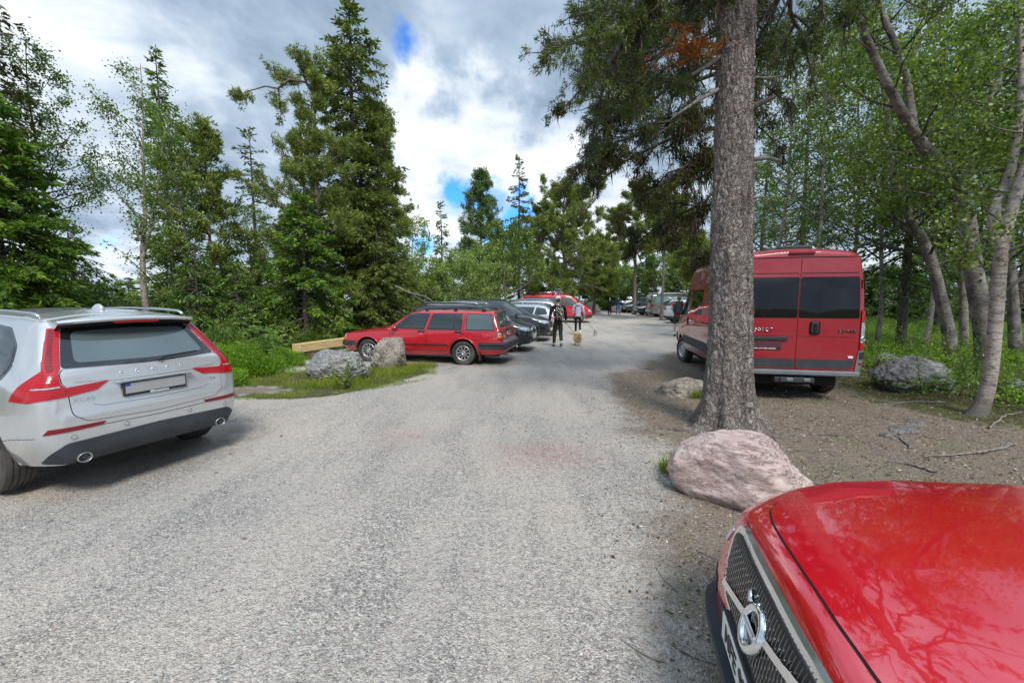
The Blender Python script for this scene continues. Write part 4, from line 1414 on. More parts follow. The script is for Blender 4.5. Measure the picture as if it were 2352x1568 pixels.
    P('front_skirt', 'F', [(w * .66, .285), (-w * .66, .285), (-w * .66, .325), (w * .66, .325)], M['silver_badge'] if kind == 'suv' else M['black'], .02, rnd=.01, res=.08)
    P('rear_skirt', 'B', [(w * .80, .30), (-w * .80, .30), (-w * .80, .46), (w * .80, .46)], M['charcoal'], .012, rnd=.02, res=.08)
    pr = small_box('rear_plate', (-ro - .02, -.25, .62 if kind == 'hatch' else .70), (-ro + .06, .25, .73 if kind == 'hatch' else .81), M['white_plastic'], c.t, .004)
    pf = small_box('front_plate', (f - .02, -.26, .42), (f + .022, .26, .53), M['white_plastic'], c.t, .004)
    mirror_shell(c, wb * .86, w + .07, belt + .07, mirror or paint, .07, .10, .075)
    return c


def at_ground(u, d):
    g = g0(u, d)
    return g


# left row, noses toward the drive (positions are those of the rear axle)
def place(px, py, yaw, dx):
    """rear axle position when the local point (dx, 0) is at (px, py)"""
    return (px - dx * math.cos(R(yaw)), py - dx * math.sin(R(yaw)))
gen_car('black compact SUV with silver skid trim, its nose just showing behind the red estate', place(0.85, 14.0, -13, 3.60), -13, M['pt_black'], L=4.44, Wd=1.82, H=1.58, wb=2.67, fo=.84, hz=.98, belt=.98, kind='suv', rails=M['silver_badge'])
gen_car('black SUV with a wide chrome grille beside the walker with the backpack', place(1.72, 17.2, -13, 3.70), -13, M['pt_black'], L=4.66, Wd=1.87, H=1.68, wb=2.70, fo=.92, hz=1.02, belt=1.02, kind='suv', grille='wide', rails=M['black_gloss'])
gen_car('pale silver estate with large red tail lamps, tail toward the drive', place(2.15, 19.6, 170, -1.0), 170, M['pt_grey'], L=4.77, Wd=1.83, H=1.50, wb=2.79, fo=.90, hz=.92, belt=.93, kind='estate', lamp_low=.80, rails=M['silver_badge'])
gen_car('silver car half hidden between the pale estate and the red camper', place(2.75, 22.8, 170, -1.0), 170, M['pt_silver'], L=4.5, Wd=1.82, H=1.62, wb=2.7, fo=.88, hz=.98, belt=.98, kind='suv', rails=M['silver_badge'])
# right row, tails toward the drive
gen_car('white hatchback, tail toward the drive, behind the person in the red shirt', place(9.95, 26.4, 8, -0.85), 8, M['pt_white'], L=4.2, Wd=1.78, H=1.52, wb=2.6, fo=.82, hz=.92, belt=.95, kind='hatch', lamp_low=.85)
gen_car('silver crossover parked between the white hatchback and the grey camper van', place(11.2, 30.8, 4, -0.9), 4, M['pt_silver'], L=4.5, Wd=1.82, H=1.62, wb=2.7, fo=.88, hz=.98, belt=.98, kind='suv', lamp_low=.88, rails=M['silver_badge'])
gen_car('black car nose out with a pale windscreen, just left of the grey camper van', place(11.6, 38.5, 184, 3.5), 184, M['pt_black'], L=4.5, Wd=1.82, H=1.48, wb=2.7, fo=.88, hz=.92, belt=.92, kind='hatch', glass=M['glass_sky_refl'], grille='slim')
gen_car('black car nose out at the foot of the bare pine trunk', place(11.7, 42.8, 186, 3.5), 186, M['pt_black'], L=4.6, Wd=1.84, H=1.55, wb=2.75, fo=.88, hz=.95, belt=.95, kind='estate', glass=M['glass_sky_refl'], grille='slim', rails=M['silver_badge'])
gen_car('dark compact car beside the far boulder, behind the two black cars', place(12.6, 47.0, 188, 3.5), 188, M['pt_black'], L=4.3, Wd=1.8, H=1.5, wb=2.6, fo=.86, hz=.92, belt=.92, kind='hatch', grille='slim')
gen_car('pale blue estate at the far end of the drive, seen from the side', place(15.2, 52.0, 6, -0.9), 6, M['pt_blue'], L=4.7, Wd=1.84, H=1.72, wb=2.8, fo=.88, hz=1.02, belt=1.0, kind='suv', rails=M['silver_badge'], lamp_low=.95)
gen_car('small silver car farthest away, left of the far couple', place(12.6, 55.5, 182, 3.5), 182, M['pt_silver'], L=4.2, Wd=1.78, H=1.5, wb=2.6, fo=.85, hz=.92, belt=.94, kind='hatch', grille='slim')
gen_car('dark blue car farthest away, between the far couple', place(13.8, 57.0, 182, 3.5), 182, M['pt_black'], L=4.6, Wd=1.84, H=1.75, wb=2.75, fo=.88, hz=1.05, belt=1.02, kind='suv', grille='slim')


def gen_van(label, loc, yaw, paint, L=4.89, Wd=1.90, H=1.99, wb=3.0, fo=.90, nose='sloped', bars=False, awning=False, glass='glass_teal'):
    ro = L - wb - fo; w = Wd / 2; f = wb + fo
    hb = 1.12
    tb = [(-ro, .42, w * .80, .55, w * .86, 1.05, w * .84, H - .30, w * .74, H - .24),
          (-ro + .03, .36, w * .86, .55, w * .94, 1.08, w * .92, H - .16, w * .78, H - .09),
          (-ro + .10, .32, w * .90, .58, w * .985, 1.10, w * .97, H - .10, w * .82, H - .04),
          (0.2, .28, w * .92, .60, w, 1.10, w * .985, H - .06, w * .84, H),
          (wb * .70, .27, w * .92, .60, w, 1.08, w * .98, H - .06, w * .84, H),
          (wb * .82, .27, w * .92, .60, w, 1.07, w * .98, H - .14, w * .82, H - .07),
          (wb * 1.12, .27, w * .92, .60, w, 1.03, w * .96, 1.16, w * .86, 1.24),
          (f - .30, .28, w * .88, .58, w * .98, .92, w * .92, .98, w * .82, 1.05),
          (f - .08, .30, w * .78, .56, w * .90, .78, w * .84, .84, w * .72, .90),
          (f, .36, w * .60, .50, w * .74, .66, w * .68, .70, w * .60, .73)]
    r = .345
    wh = dict(x=[0, wb], y=w - .13, zc=r - .004, r=r, w=.215, rim=r * .62)
    c = Car('camper_van', label, (loc[0], loc[1], gz(*loc)), R(yaw), tb, wh, paint, cat='van', sig=.04, arch=r + .055, dens=.8, group=None)
    c.add_wheels('five' if awning else 'steel')
    P = c.patch; g = M[glass]; lo, hi = 1.14, H - .26
    for ax in ('L', 'R'):
        for a, b in ((-ro + .26, .52), (.66, wb * .62)):
            P('window_rubber', ax, [(b + .04, lo - .03), (a - .04, lo - .03), (a - .04, hi + .04), (b + .04, hi + .04)], M['black'], .003, rnd=.05, res=.1)
            P('side_window', ax, [(b, lo), (a, lo), (a, hi), (b, hi)], g, .007, rnd=.04, res=.1)
        P('door_window', ax, [(wb * 1.0, lo - .02), (wb * .66, lo), (wb * .66, hi), (wb * .80, hi - .02)], M['glass_sky_refl'] if bars else M['glass'], .006, rnd=.03, res=.1)
        c.line('door_seam', ax, [(wb * 1.02, 1.06), (wb * .90, .45), (wb * .64, .42), (wb * .64, H - .12)], .009, M['gap'], .002)
        P('body_crease', ax, [(f - .5, .985), (-ro + .1, .985), (-ro + .1, 1.0), (f - .5, 1.0)], paint, .012, rnd=.005, res=.2)
        P('sill_trim', ax, [(wb - r - .08, .30), (r + .08, .30), (r + .08, .42), (wb - r - .08, .42)], M['charcoal'] if not awning else paint, .01, rnd=.02, res=.2)
    P('windscreen', 'F', [(w * .84, 1.22), (-w * .84, 1.22), (-w * .74, H - .14), (w * .74, H - .14)], M['glass_sky_refl'], .004, rnd=.05, res=.1)
    P('rear_window', 'B', [(w * .74, 1.18), (-w * .74, 1.18), (-w * .64, H - .28), (w * .64, H - .28)], M['glass'], .006, rnd=.05, res=.1)
    for sg in (1, -1):
        ax = 'L' if sg > 0 else 'R'
        tl = P('tail_lamp', 'B', [(sg * a, b) for a, b in [(w * .66, .78), (w * .82, .78), (w * .82, 1.08), (w * .66, 1.08)]], M['red_lens'], .010, rnd=.02, res=.06)
        P('lamp_side', ax, [(-ro + .02, .80), (-ro + .15, .80), (-ro + .15, 1.08), (-ro + .02, 1.08)], M['red_lens'], .010, rnd=.02, res=.06, parent=tl)
        hl = P('headlamp', 'F', [(sg * a, b) for a, b in [(w * .46, .72), (w * .86, .74), (w * .86, .90), (w * .50, .86)]], M['clear_lens'], .010, rnd=.02, res=.06)
        P('lamp_side', ax, [(f - .10, .72), (f - .28, .74), (f - .28, .92), (f - .12, .88)], M['clear_lens'], .010, rnd=.02, res=.06, parent=hl)
    P('grille', 'F', [(w * .44, .62), (-w * .44, .62), (-w * .44, .80), (w * .44, .80)], M['black'], .010, rnd=.02)
    P('front_bumper', 'F', [(w * .70, .36), (-w * .70, .36), (-w * .72, .56), (w * .72, .56)], M['charcoal'] if not awning else paint, .03, rnd=.03, res=.1)
    for ax in ('L', 'R'):
        P('bumper_side', ax, [(f - .42, .36), (f - .05, .38), (f - .05, .56), (f - .40, .56)], M['charcoal'] if not awning else paint, .02, rnd=.03, res=.1)
    P('rear_bumper', 'B', [(w * .84, .42), (-w * .84, .42), (-w * .84, .62), (w * .84, .62)], paint if awning else M['charcoal'], .04, rnd=.03, res=.1)
    small_box('rear_plate', (-ro - .03, -.25, .86), (-ro + .02, .25, .97), M['white_plastic'], c.t, .004)
    if awning:
        a = small_box('roll_out_awning', (-.55, -w - .02, H - .055), (2.35, -w + .10, H + .05), M['alloy'], c.t, .03)
        small_box('pop_up_roof', (-ro + .18, -w * .80, H - .01), (2.45, w * .80, H + .055), M['pt_silver'], c.t, .03)
    if bars:
        rk = torus_pipe('roof_bar', [(-.5, -w * .7, H + .10), (2.0, -w * .7, H + .12)], .022, M['silver_badge'], c.t)
        torus_pipe('roof_bar', [(-.5, w * .7, H + .10), (2.0, w * .7, H + .12)], .022, M['silver_badge'], c.t)
        for x in (-.1, 1.2):
            small_box('rack_cross_bar', (x - .03, -w * .86, H + .035), (x + .03, w * .86, H + .08), M['black'], rk, .008)
            for sg in (1, -1): small_box('rack_foot', (x - .06, sg * w * .84 - .03, H - .08), (x + .06, sg * w * .84 + .03, H + .05), M['black'], rk, .008)
    mirror_shell(c, wb * .92, w + .12, 1.20, paint if awning else M['black'], .08, .12, .12)
    return c


gen_van('warm grey camper van with a roll-out awning along its roof', place(11.6, 35.3, -2, -1.0), -2, M['pt_vw'], awning=True)
gen_van('bright red camper van with roof bars beyond the parked cars on the left', place(5.55, 29.0, -6, 3.9), -6, M['pt_red_far'], H=1.94, bars=True, glass='glass_sky_refl', L=4.75)
# ------------------------------------------------------------------ red high-roof van on the right
def red_van():
    tb = [(-1.010, 0.46, 0.86, 0.60, 0.905, 0.80, 0.915, 0.860, 0.86, 0.87) if False else (-1.000, 0.50, 0.92, 0.70, 0.945, 1.25, 0.935, 2.37, 0.830, 2.43),
          (-0.985, 0.49, 0.93, 0.70, 0.985, 1.25, 0.975, 2.43, 0.855, 2.50),
          (-0.930, 0.48, 0.95, 0.70, 1.010, 1.25, 1.005, 2.47, 0.870, 2.545),
          (-0.800, 0.47, 0.96, 0.75, 1.022, 1.25, 1.018, 2.50, 0.880, 2.570),
          (0.5, 0.46, 0.96, 0.80, 1.025, 1.25, 1.02, 2.51, 0.885, 2.585),
          (2.6, 0.42, 0.96, 0.80, 1.025, 1.25, 1.02, 2.50, 0.880, 2.575),
          (3.05, 0.42, 0.96, 0.80, 1.025, 1.25, 1.01, 2.34, 0.850, 2.42),
          (3.40, 0.42, 0.96, 0.80, 1.025, 1.25, 1.00, 2.08, 0.800, 2.17),
          (3.75, 0.40, 0.95, 0.78, 1.020, 1.22, 0.99, 1.66, 0.800, 1.76),
          (3.98, 0.38, 0.94, 0.75, 1.010, 1.15, 0.96, 1.35, 0.84, 1.42),
          (4.20, 0.36, 0.90, 0.72, 0.985, 1.00, 0.92, 1.14, 0.82, 1.18),
          (4.36, 0.36, 0.80, 0.66, 0.90, 0.88, 0.84, 0.95, 0.74, 0.98),
          (4.43, 0.40, 0.66, 0.60, 0.76, 0.75, 0.70, 0.80, 0.62, 0.82)]
    wh = dict(x=[0, 3.45], y=0.88, zc=0.345, r=0.350, w=0.215, rim=0.215)
    c = Car('parked_van', 'red high-roof van with blacked rear windows behind the thick pine', (4.95, 7.85, 0.0), R(78.0), tb, wh, M['pt_red_van'], cat='van', sig=0.03, arch=0.43, dens=1.4)
    c.add_wheels('steel', steer=R(12))
    P = c.patch
    # rear doors
    c.line('roof_seam', 'B', [(0.93, 2.37), (0.84, 2.405), (-0.84, 2.405), (-0.93, 2.37)], 0.012, M['gap'], 0.002)
    for sg in (1, -1):
        d = [(sg * a, b) for a, b in [(0.006, 0.56), (0.800, 0.56), (0.872, 0.70), (0.895, 1.25), (0.885, 1.70), (0.820, 2.385), (0.006, 2.395)]]
        P('door_seam', 'B', [(a + sg * 0.004, (b - 1.4) * 1.008 + 1.4) for a, b in d], M['gap'], 0.002, rnd=0.02, skirt=0.002)
        dr = P('rear_door', 'B', d, M['pt_red_van'], 0.012, rnd=0.025, res=0.08)
        P('door_window', 'B', [(sg * a, b) for a, b in [(0.012, 1.415), (0.882, 1.415), (0.874, 1.69), (0.842, 2.085), (0.012, 2.085)]], M['glass_black'], 0.018, rnd=0.03, parent=dr)
        P('door_step', 'B', [(sg * a, b) for a, b in [(0.012, 0.580), (0.800, 0.580), (0.845, 0.66), (0.852, 0.735), (0.012, 0.735)]], M['charcoal'], 0.016, rnd=0.01, parent=dr)
        P('door_crease', 'B', [(sg * a, b) for a, b in [(0.03, 1.115), (0.86, 1.115), (0.86, 1.14), (0.03, 1.14)]], M['pt_red_van'], 0.020, rnd=0.008, parent=dr)
        P('upper_crease', 'B', [(sg * a, b) for a, b in [(0.03, 2.14), (0.815, 2.14), (0.815, 2.152), (0.03, 2.152)]], M['gap'], 0.0145, parent=dr)
        # lamps: red, clear, reflector, red, one above the other at the corner
        body = P('lamp_housing', 'B', [(sg * a, b) for a, b in [(0.918, 0.90), (0.992, 0.90), (1.012, 1.20), (1.003, 1.545), (0.912, 1.545)]], M['red_lens_dark'], 0.010, rnd=0.01, res=0.04)
        P('upper_lens', 'B', [(sg * a, b) for a, b in [(0.922, 1.365), (0.992, 1.365), (0.990, 1.535), (0.918, 1.535)]], M['red_lens'], 0.018, rnd=0.008, parent=body, res=0.04)
        P('clear_lens', 'B', [(sg * a, b) for a, b in [(0.924, 1.02), (1.000, 1.02), (0.996, 1.35), (0.922, 1.35)]], M['clear_lens'], 0.020, rnd=0.008, parent=body, res=0.04)
        ring = [(sg * 0.962 + 0.028 * math.cos(q), 1.085 + 0.034 * math.sin(q)) for q in np.linspace(0, 2 * PI, 16, endpoint=False)]
        P('reversing_lamp', 'B', ring, M['silver_badge'], 0.028, parent=body, res=0.03)
        P('lower_lens', 'B', [(sg * a, b) for a, b in [(0.922, 0.905), (0.988, 0.905), (0.994, 1.01), (0.924, 1.01)]], M['red_lens'], 0.018, rnd=0.008, parent=body, res=0.04)
        ax = 'L' if sg > 0 else 'R'
        P('lamp_side', ax, [(-0.90, 0.90), (-0.99, 0.90), (-0.985, 1.54), (-0.92, 1.54)], M['red_lens_dark'], 0.008, parent=body)
        P('marker_lamp', 'B', [(sg * a, b) for a, b in [(0.925, 1.90), (0.975, 1.90), (0.965, 2.04), (0.915, 2.04)]], M['red_lens_dark'], 0.016, rnd=0.015, res=0.03)
        # grey bumper corners
        P('bumper_corner', 'B', [(sg * a, b) for a, b in [(0.875, 0.52), (1.0, 0.52), (1.0, 0.89), (0.915, 0.89), (0.890, 0.72)]], M['grey_plastic'], 0.014, rnd=0.012)
        P('bumper_side', ax, [(-0.62, 0.50), (-0.99, 0.50), (-0.99, 0.89), (-0.90, 0.89), (-0.66, 0.66)], M['grey_plastic'], 0.012, rnd=0.015)
        P('side_rub_strip', ax, [(3.00, 0.60), (0.46, 0.60), (0.46, 0.80), (3.05, 0.80)], M['charcoal'], 0.016, rnd=0.01)
        P('sill_strip', ax, [(3.92, 0.55), (4.30, 0.50), (4.30, 0.72), (3.95, 0.80)], M['charcoal'], 0.012, rnd=0.01)
        # front door
        dd = [(3.58, 0.86), (3.02, 0.62), (2.42, 0.62), (2.38, 1.35), (2.38, 2.05), (3.00, 2.06), (3.30, 1.90), (3.78, 1.30)]
        c.line('front_door_seam', ax, dd, 0.010, M['gap'], 0.002, closed=True)
        P('door_window', ax, [(2.48, 1.36), (3.62, 1.30), (3.40, 1.62), (3.12, 1.93), (2.48, 1.96)], M['glass'], 0.006, rnd=0.04)
        P('side_window', ax, [(1.20, 1.38), (2.28, 1.36), (2.28, 1.94), (1.20, 1.94)], M['glass_black'], 0.006, rnd=0.04)
        P('handle', ax, [(2.50, 1.10), (2.58, 1.10), (2.58, 1.28), (2.50, 1.28)], M['black'], 0.014, rnd=0.02)
        P('sliding_rail', ax, [(-0.4, 1.20), (1.1, 1.20), (1.1, 1.225), (-0.4, 1.225)], M['gap'], 0.006)
        P('headlamp', ax, [(4.00, 0.98), (4.28, 0.92), (4.22, 1.05), (3.98, 1.22)], M['clear_lens'], 0.008, rnd=0.02)
    P('black_bumper_mount', 'B', [(-0.925, 0.755), (-0.985, 0.755), (-0.985, 0.865), (-0.925, 0.865)], M['black'], 0.024, rnd=0.01)
    P('fog_lamp', 'B', [(-0.925, 0.655), (-0.965, 0.655), (-0.965, 0.695), (-0.925, 0.695)], M['red_lens'], 0.022, rnd=0.006, res=0.03)
    # bumper step
    bm = bmesh.new(); box_bm(bm, (-1.075, -0.955, 0.455), (-0.93, 0.955, 0.545), 0.025)
    for v in bm.verts:
        k = abs(v.co.y) / 0.955
        if k > 0.85 and v.co.x < -1.0: v.co.x += 0.05 * (k - 0.85) / 0.15
    for f in bm.faces: f.smooth = False
    obj('rear_bumper', bm, M['grey_plastic'], c.t)
    # handle, plate, badges, brake light
    h = small_box('door_handle', (-1.045, -0.325, 1.145), (-1.005, -0.185, 1.365), M['black'], c.t, 0.035)
    small_box('handle_grip', (-1.062, -0.275, 1.185), (-1.036, -0.235, 1.335), M['black_gloss'], h, 0.010)
    small_box('plate_lamp_strip', (-1.045, 0.14, 1.035), (-0.995, 0.80, 1.10), M['black'], c.t, 0.010)
    pl = small_box('number_plate', (-1.030, 0.225, 0.885), (-1.008, 0.745, 1.022), M['black'], c.t, 0.004)
    small_box('plate_face', (-1.034, 0.23, 0.914), (-1.026, 0.74, 1.018), M['plate_maroon'], pl, 0.002)
    small_box('plate_blue_strip', (-1.0355, 0.70, 0.915), (-1.028, 0.74, 1.017), M['blue_strip'], pl, 0.001)
    flat_text('frame_lettering', pl, 'HUSBIL  AUTO CAMP  HUSVAGN', (-1.0305, 0.485, 0.8995), 0.024, M['white_plastic'], bold=0.0012)
    c.text('maker_badge', 'B', 'PEUGEOT', 0.57, 1.215, 0.085, M['silver_badge'], 0.022, 0.004, spacing=1.15, bold=0.001)
    c.text('model_badge', 'B', 'BOXER', -0.73, 1.205, 0.075, M['alloy_dark'], 0.022, 0.004, spacing=1.1, bold=0.001)
    small_box('white_sticker', (-1.031, -0.83, 0.765), (-1.012, -0.76, 0.80), M['white_plastic'], c.t, 0.002)
    small_box('third_brake_light', (-1.03, -0.19, 2.452), (-0.94, 0.19, 2.50), M['red_lens_dark'], c.t, 0.015)
    # tow hitch with number lamp
    tw = small_box('tow_hitch', (-1.04, -0.30, 0.33), (-0.90, 0.30, 0.42), M['black'], c.t, 0.012)
    small_box('hitch_plate', (-1.06, -0.28, 0.345), (-1.038, 0.22, 0.425), M['charcoal'], tw, 0.008)
    for y in (0.08, -0.18):
        small_box('hitch_bolt', (-1.072, y - .05, 0.36), (-1.058, y + .05, 0.41), M['silver_badge'], tw, 0.008)
    # roof hatch
    hb = small_box('roof_hatch', (-0.60, -0.33, 2.57), (-0.05, 0.22, 2.625), M['black_gloss'], c.t, 0.03)
    small_box('hatch_lid', (-0.58, -0.31, 2.625), (-0.07, 0.20, 2.64), M['grey_plastic'], hb, 0.01)
    P('windscreen', 'F', [(0.86, 1.42), (-0.86, 1.42), (-0.78, 2.12), (0.78, 2.12)], M['glass'], 0.004, rnd=0.05)
    P('grille', 'F', [(0.60, 0.75), (-0.60, 0.75), (-0.60, 1.0), (0.60, 1.0)], M['black'], 0.006, rnd=0.05)
    for sg in (1, -1):
        o = small_box('door_mirror', (3.46, sg * 1.06 - 0.10, 1.30), (3.60, sg * 1.06 + 0.10, 1.68), M['black'], c.t, 0.045)
        small_box('mirror_glass', (3.448, sg * 1.06 - 0.08, 1.34), (3.462, sg * 1.06 + 0.08, 1.64), M['glass'], o, 0.004)
        small_box('mirror_arm', (3.50, sg * 0.97 - 0.06, 1.36), (3.56, sg * 0.97 + 0.06, 1.44), M['black'], o, 0.01)


red_van()
# ------------------------------------------------------------------ red estate beside the timber beam
def red_estate():
    tb = [(-1.150, 0.40, 0.60, 0.52, 0.78, 0.60, 0.76, 0.615, 0.70, 0.617),
          (-1.130, 0.36, 0.64, 0.52, 0.83, 0.60, 0.80, 0.625, 0.73, 0.627),
          (-1.050, 0.32, 0.68, 0.52, 0.850, 0.61, 0.83, 0.640, 0.76, 0.645),
          (-1.035, 0.31, 0.70, 0.52, 0.855, 0.70, 0.845, 0.900, 0.80, 0.915),
          (-1.015, 0.30, 0.72, 0.52, 0.862, 0.80, 0.855, 0.940, 0.80, 0.950),
          (-0.990, 0.30, 0.74, 0.52, 0.868, 0.86, 0.855, 0.960, 0.785, 0.975),
          (-0.900, 0.29, 0.76, 0.53, 0.875, 0.92, 0.855, 1.160, 0.740, 1.185),
          (-0.820, 0.28, 0.78, 0.53, 0.878, 0.93, 0.855, 1.330, 0.690, 1.355),
          (-0.785, 0.28, 0.78, 0.53, 0.878, 0.93, 0.855, 1.385, 0.665, 1.415),
          (-0.700, 0.28, 0.78, 0.53, 0.880, 0.93, 0.855, 1.400, 0.660, 1.432),
          (0.5, 0.26, 0.80, 0.54, 0.885, 0.92, 0.858, 1.405, 0.660, 1.440),
          (1.3, 0.25, 0.80, 0.54, 0.885, 0.91, 0.858, 1.395, 0.655, 1.432),
          (1.55, 0.25, 0.80, 0.54, 0.885, 0.91, 0.858, 1.370, 0.650, 1.405),
          (2.15, 0.25, 0.80, 0.54, 0.885, 0.90, 0.855, 1.010, 0.690, 1.040),
          (2.30, 0.25, 0.80, 0.54, 0.880, 0.88, 0.850, 0.925, 0.760, 0.955),
          (2.8, 0.27, 0.80, 0.54, 0.880, 0.84, 0.848, 0.880, 0.770, 0.910),
          (3.3, 0.30, 0.78, 0.54, 0.870, 0.79, 0.840, 0.820, 0.770, 0.845),
          (3.46, 0.33, 0.76, 0.54, 0.855, 0.76, 0.830, 0.785, 0.76, 0.80),
          (3.50, 0.35, 0.74, 0.52, 0.840, 0.74, 0.82, 0.76, 0.75, 0.775),
          (3.52, 0.36, 0.74, 0.50, 0.830, 0.58, 0.82, 0.60, 0.75, 0.605),
          (3.60, 0.38, 0.70, 0.50, 0.800, 0.57, 0.78, 0.585, 0.70, 0.59),
          (3.625, 0.42, 0.60, 0.50, 0.70, 0.56, 0.68, 0.57, 0.62, 0.575)]
    wh = dict(x=[0, 2.77], y=0.765, zc=0.315, r=0.318, w=0.20, rim=0.195)
    c = Car('parked_car', 'older red estate car with black roof rails, parked against the timber beam', (-1.10, 11.62, 0.0), R(167.3), tb, wh, M['pt_red'], sig=0.018, arch=0.375, dens=1.4)
    c.add_wheels('ten')
    P = c.patch
    g, gm = M['glass'], M['black_gloss']
    # side glass with dark frames; rear pane has the pale cloud reflection in its base colour
    wins = [('side_window', [(2.02, 0.955), (1.10, 0.945), (0.98, 1.325), (1.52, 1.335)], g),
            ('side_window', [(0.975, 0.945), (0.055, 0.940), (0.055, 1.325), (0.855, 1.325)], g),
            ('side_window', [(-0.10, 0.935), (-0.83, 0.945), (-0.735, 1.315), (-0.085, 1.325)], M['glass_sky_refl'])]
    for nm, w, mt_ in wins:
        cx = sum(p[0] for p in w) / 4; cz = sum(p[1] for p in w) / 4
        P('window_frame', 'L', [((a - cx) * 1.055 + cx, (b - cz) * 1.12 + cz) for a, b in w], gm, 0.003, rnd=0.02, both=True)
        P(nm, 'L', w, mt_, 0.007, rnd=0.025, both=True)
    P('window_bar', 'L', [(0.275, 0.94), (0.245, 0.94), (0.225, 1.325), (0.255, 1.325)], M['black'], 0.010, both=True)
    # doors, seams, rub strip, handles
    bm = bmesh.new()
    for nm, d in (('front_door_seam', [(2.10, 0.93), (2.08, 0.40), (1.03, 0.36), (1.02, 0.93), (0.88, 1.37)]), ('rear_door_seam', [(1.02, 0.36), (0.46, 0.36), (0.30, 0.62), (-0.015, 0.80), (-0.02, 1.37)]),
                  ('wing_seam', [(3.35, 0.80), (2.35, 0.895), (2.12, 0.90)])):
        c.line(nm, 'L', d, 0.009, M['gap'], 0.002)
        c.line(nm, 'R', d, 0.009, M['gap'], 0.002)
    c.line('bonnet_seam', 'L', [(3.40, 0.79), (2.4, 0.87), (2.12, 0.895)], 0.008, M['gap'], 0.002, both=False)
    fl = [(-0.32, 0.845), (-0.50, 0.845), (-0.50, 0.68), (-0.32, 0.68)]
    c.line('fuel_flap_seam', 'L', round_poly(fl, 0.03), 0.005, M['gap'], 0.0025, closed=True)
    for x0, x1 in ((2.30, 0.42),):
        P('rub_strip', 'L', [(x0, 0.512), (x1, 0.512), (x1, 0.548), (x0, 0.548)], M['black'], 0.014, both=True, rnd=0.006)
    for hx in (1.17, 0.13):
        for sg, ax in ((1, 'L'), (-1, 'R')):
            h = P('door_handle', ax, [(hx + .10, 0.845), (hx - .10, 0.845), (hx - .10, 0.89), (hx + .10, 0.89)], M['black'], 0.014, rnd=0.012)
            P('handle_lock', ax, [(hx + .02, 0.80), (hx - .02, 0.80), (hx - .02, 0.83), (hx + .02, 0.83)], M['silver_badge'], 0.008, parent=h, res=0.02)
    # wheel arch lips
    for wx in (0, 2.77):
        for sg, ax in ((1, 'L'), (-1, 'R')):
            pts = [(wx + 0.392 * math.cos(q), 0.315 + 0.392 * math.sin(q)) for q in np.linspace(R(4), R(176), 40)]
            pt3 = []
            for a, b in pts:
                h, nn = c.hit(ax, a, b); pt3.append((h.x, h.y + (0.006 * sg), h.z))
            torus_pipe('wheel_arch_lip', pt3, 0.014, M['pt_red'], c.t, 8)
    # bumpers
    for ax in ('L', 'R'):
        P('rear_bumper_side', ax, [(-0.42, 0.43), (-1.13, 0.44), (-1.14, 0.61), (-0.41, 0.60)], M['charcoal'], 0.012, rnd=0.01)
        P('front_bumper_side', ax, [(3.14, 0.44), (3.60, 0.45), (3.60, 0.59), (3.15, 0.585)], M['charcoal'], 0.012, rnd=0.01)
        P('bumper_groove', ax, [(-0.45, 0.515), (-1.12, 0.525), (-1.12, 0.548), (-0.45, 0.538)], M['gap'], 0.016)
    P('rear_bumper', 'B', [(0.80, 0.44), (-0.80, 0.44), (-0.80, 0.60), (0.80, 0.60)], M['charcoal'], 0.014, rnd=0.012)
    P('front_bumper', 'F', [(0.76, 0.44), (-0.76, 0.44), (-0.76, 0.585), (0.76, 0.585)], M['charcoal'], 0.014, rnd=0.012)
    P('bumper_top', 'T', [(-1.13, 0.74), (-1.055, 0.80), (-1.055, -0.80), (-1.13, -0.74)], M['grey_plastic'], 0.006)
    # rear lamps, window, plate
    for sg in (1, -1):
        ax = 'L' if sg > 0 else 'R'
        lamp = P('tail_lamp', 'B', [(sg * a, b) for a, b in [(0.80, 0.66), (0.655, 0.66), (0.655, 0.90), (0.80, 0.90)]], M['red_lens_dark'], 0.008, rnd=0.008)
        P('lamp_side', ax, [(-0.955, 0.665), (-1.03, 0.665), (-1.01, 0.92), (-0.955, 0.92)], M['red_lens_dark'], 0.006, parent=lamp)
        P('indicator', ax, [(-0.945, 0.735), (-1.03, 0.735), (-1.03, 0.800), (-0.945, 0.800)], M['amber'], 0.010, parent=lamp, rnd=0.005)
        P('reversing_lamp', ax, [(-0.945, 0.805), (-1.025, 0.805), (-1.02, 0.865), (-0.945, 0.865)], M['clear_lens'], 0.010, parent=lamp, rnd=0.005)
        P('indicator', 'B', [(sg * a, b) for a, b in [(0.80, 0.735), (0.745, 0.735), (0.745, 0.80), (0.80, 0.80)]], M['amber'], 0.011, parent=lamp)
        hl = P('headlamp', 'F', [(sg * a, b) for a, b in [(0.76, 0.64), (0.42, 0.64), (0.42, 0.765), (0.76, 0.765)]], M['clear_lens'], 0.006, rnd=0.01)
        P('lamp_side', ax, [(3.44, 0.70), (3.515, 0.70), (3.50, 0.765), (3.44, 0.775)], M['clear_lens'], 0.008, parent=hl, rnd=0.005)
        P('indicator', ax, [(3.44, 0.625), (3.515, 0.625), (3.515, 0.695), (3.44, 0.695)], M['amber'], 0.008, parent=hl, rnd=0.005)
    P('grille', 'F', [(0.36, 0.63), (-0.36, 0.63), (-0.36, 0.765), (0.36, 0.765)], M['black'], 0.006, rnd=0.01)
    P('rear_window_border', 'B', [(0.70, 0.985), (-0.70, 0.985), (-0.60, 1.375), (0.60, 1.375)], M['black_gloss'], 0.003, rnd=0.03)
    P('rear_window', 'B', [(0.64, 1.02), (-0.64, 1.02), (-0.555, 1.35), (0.555, 1.35)], M['glass_sky_refl'], 0.007, rnd=0.03)
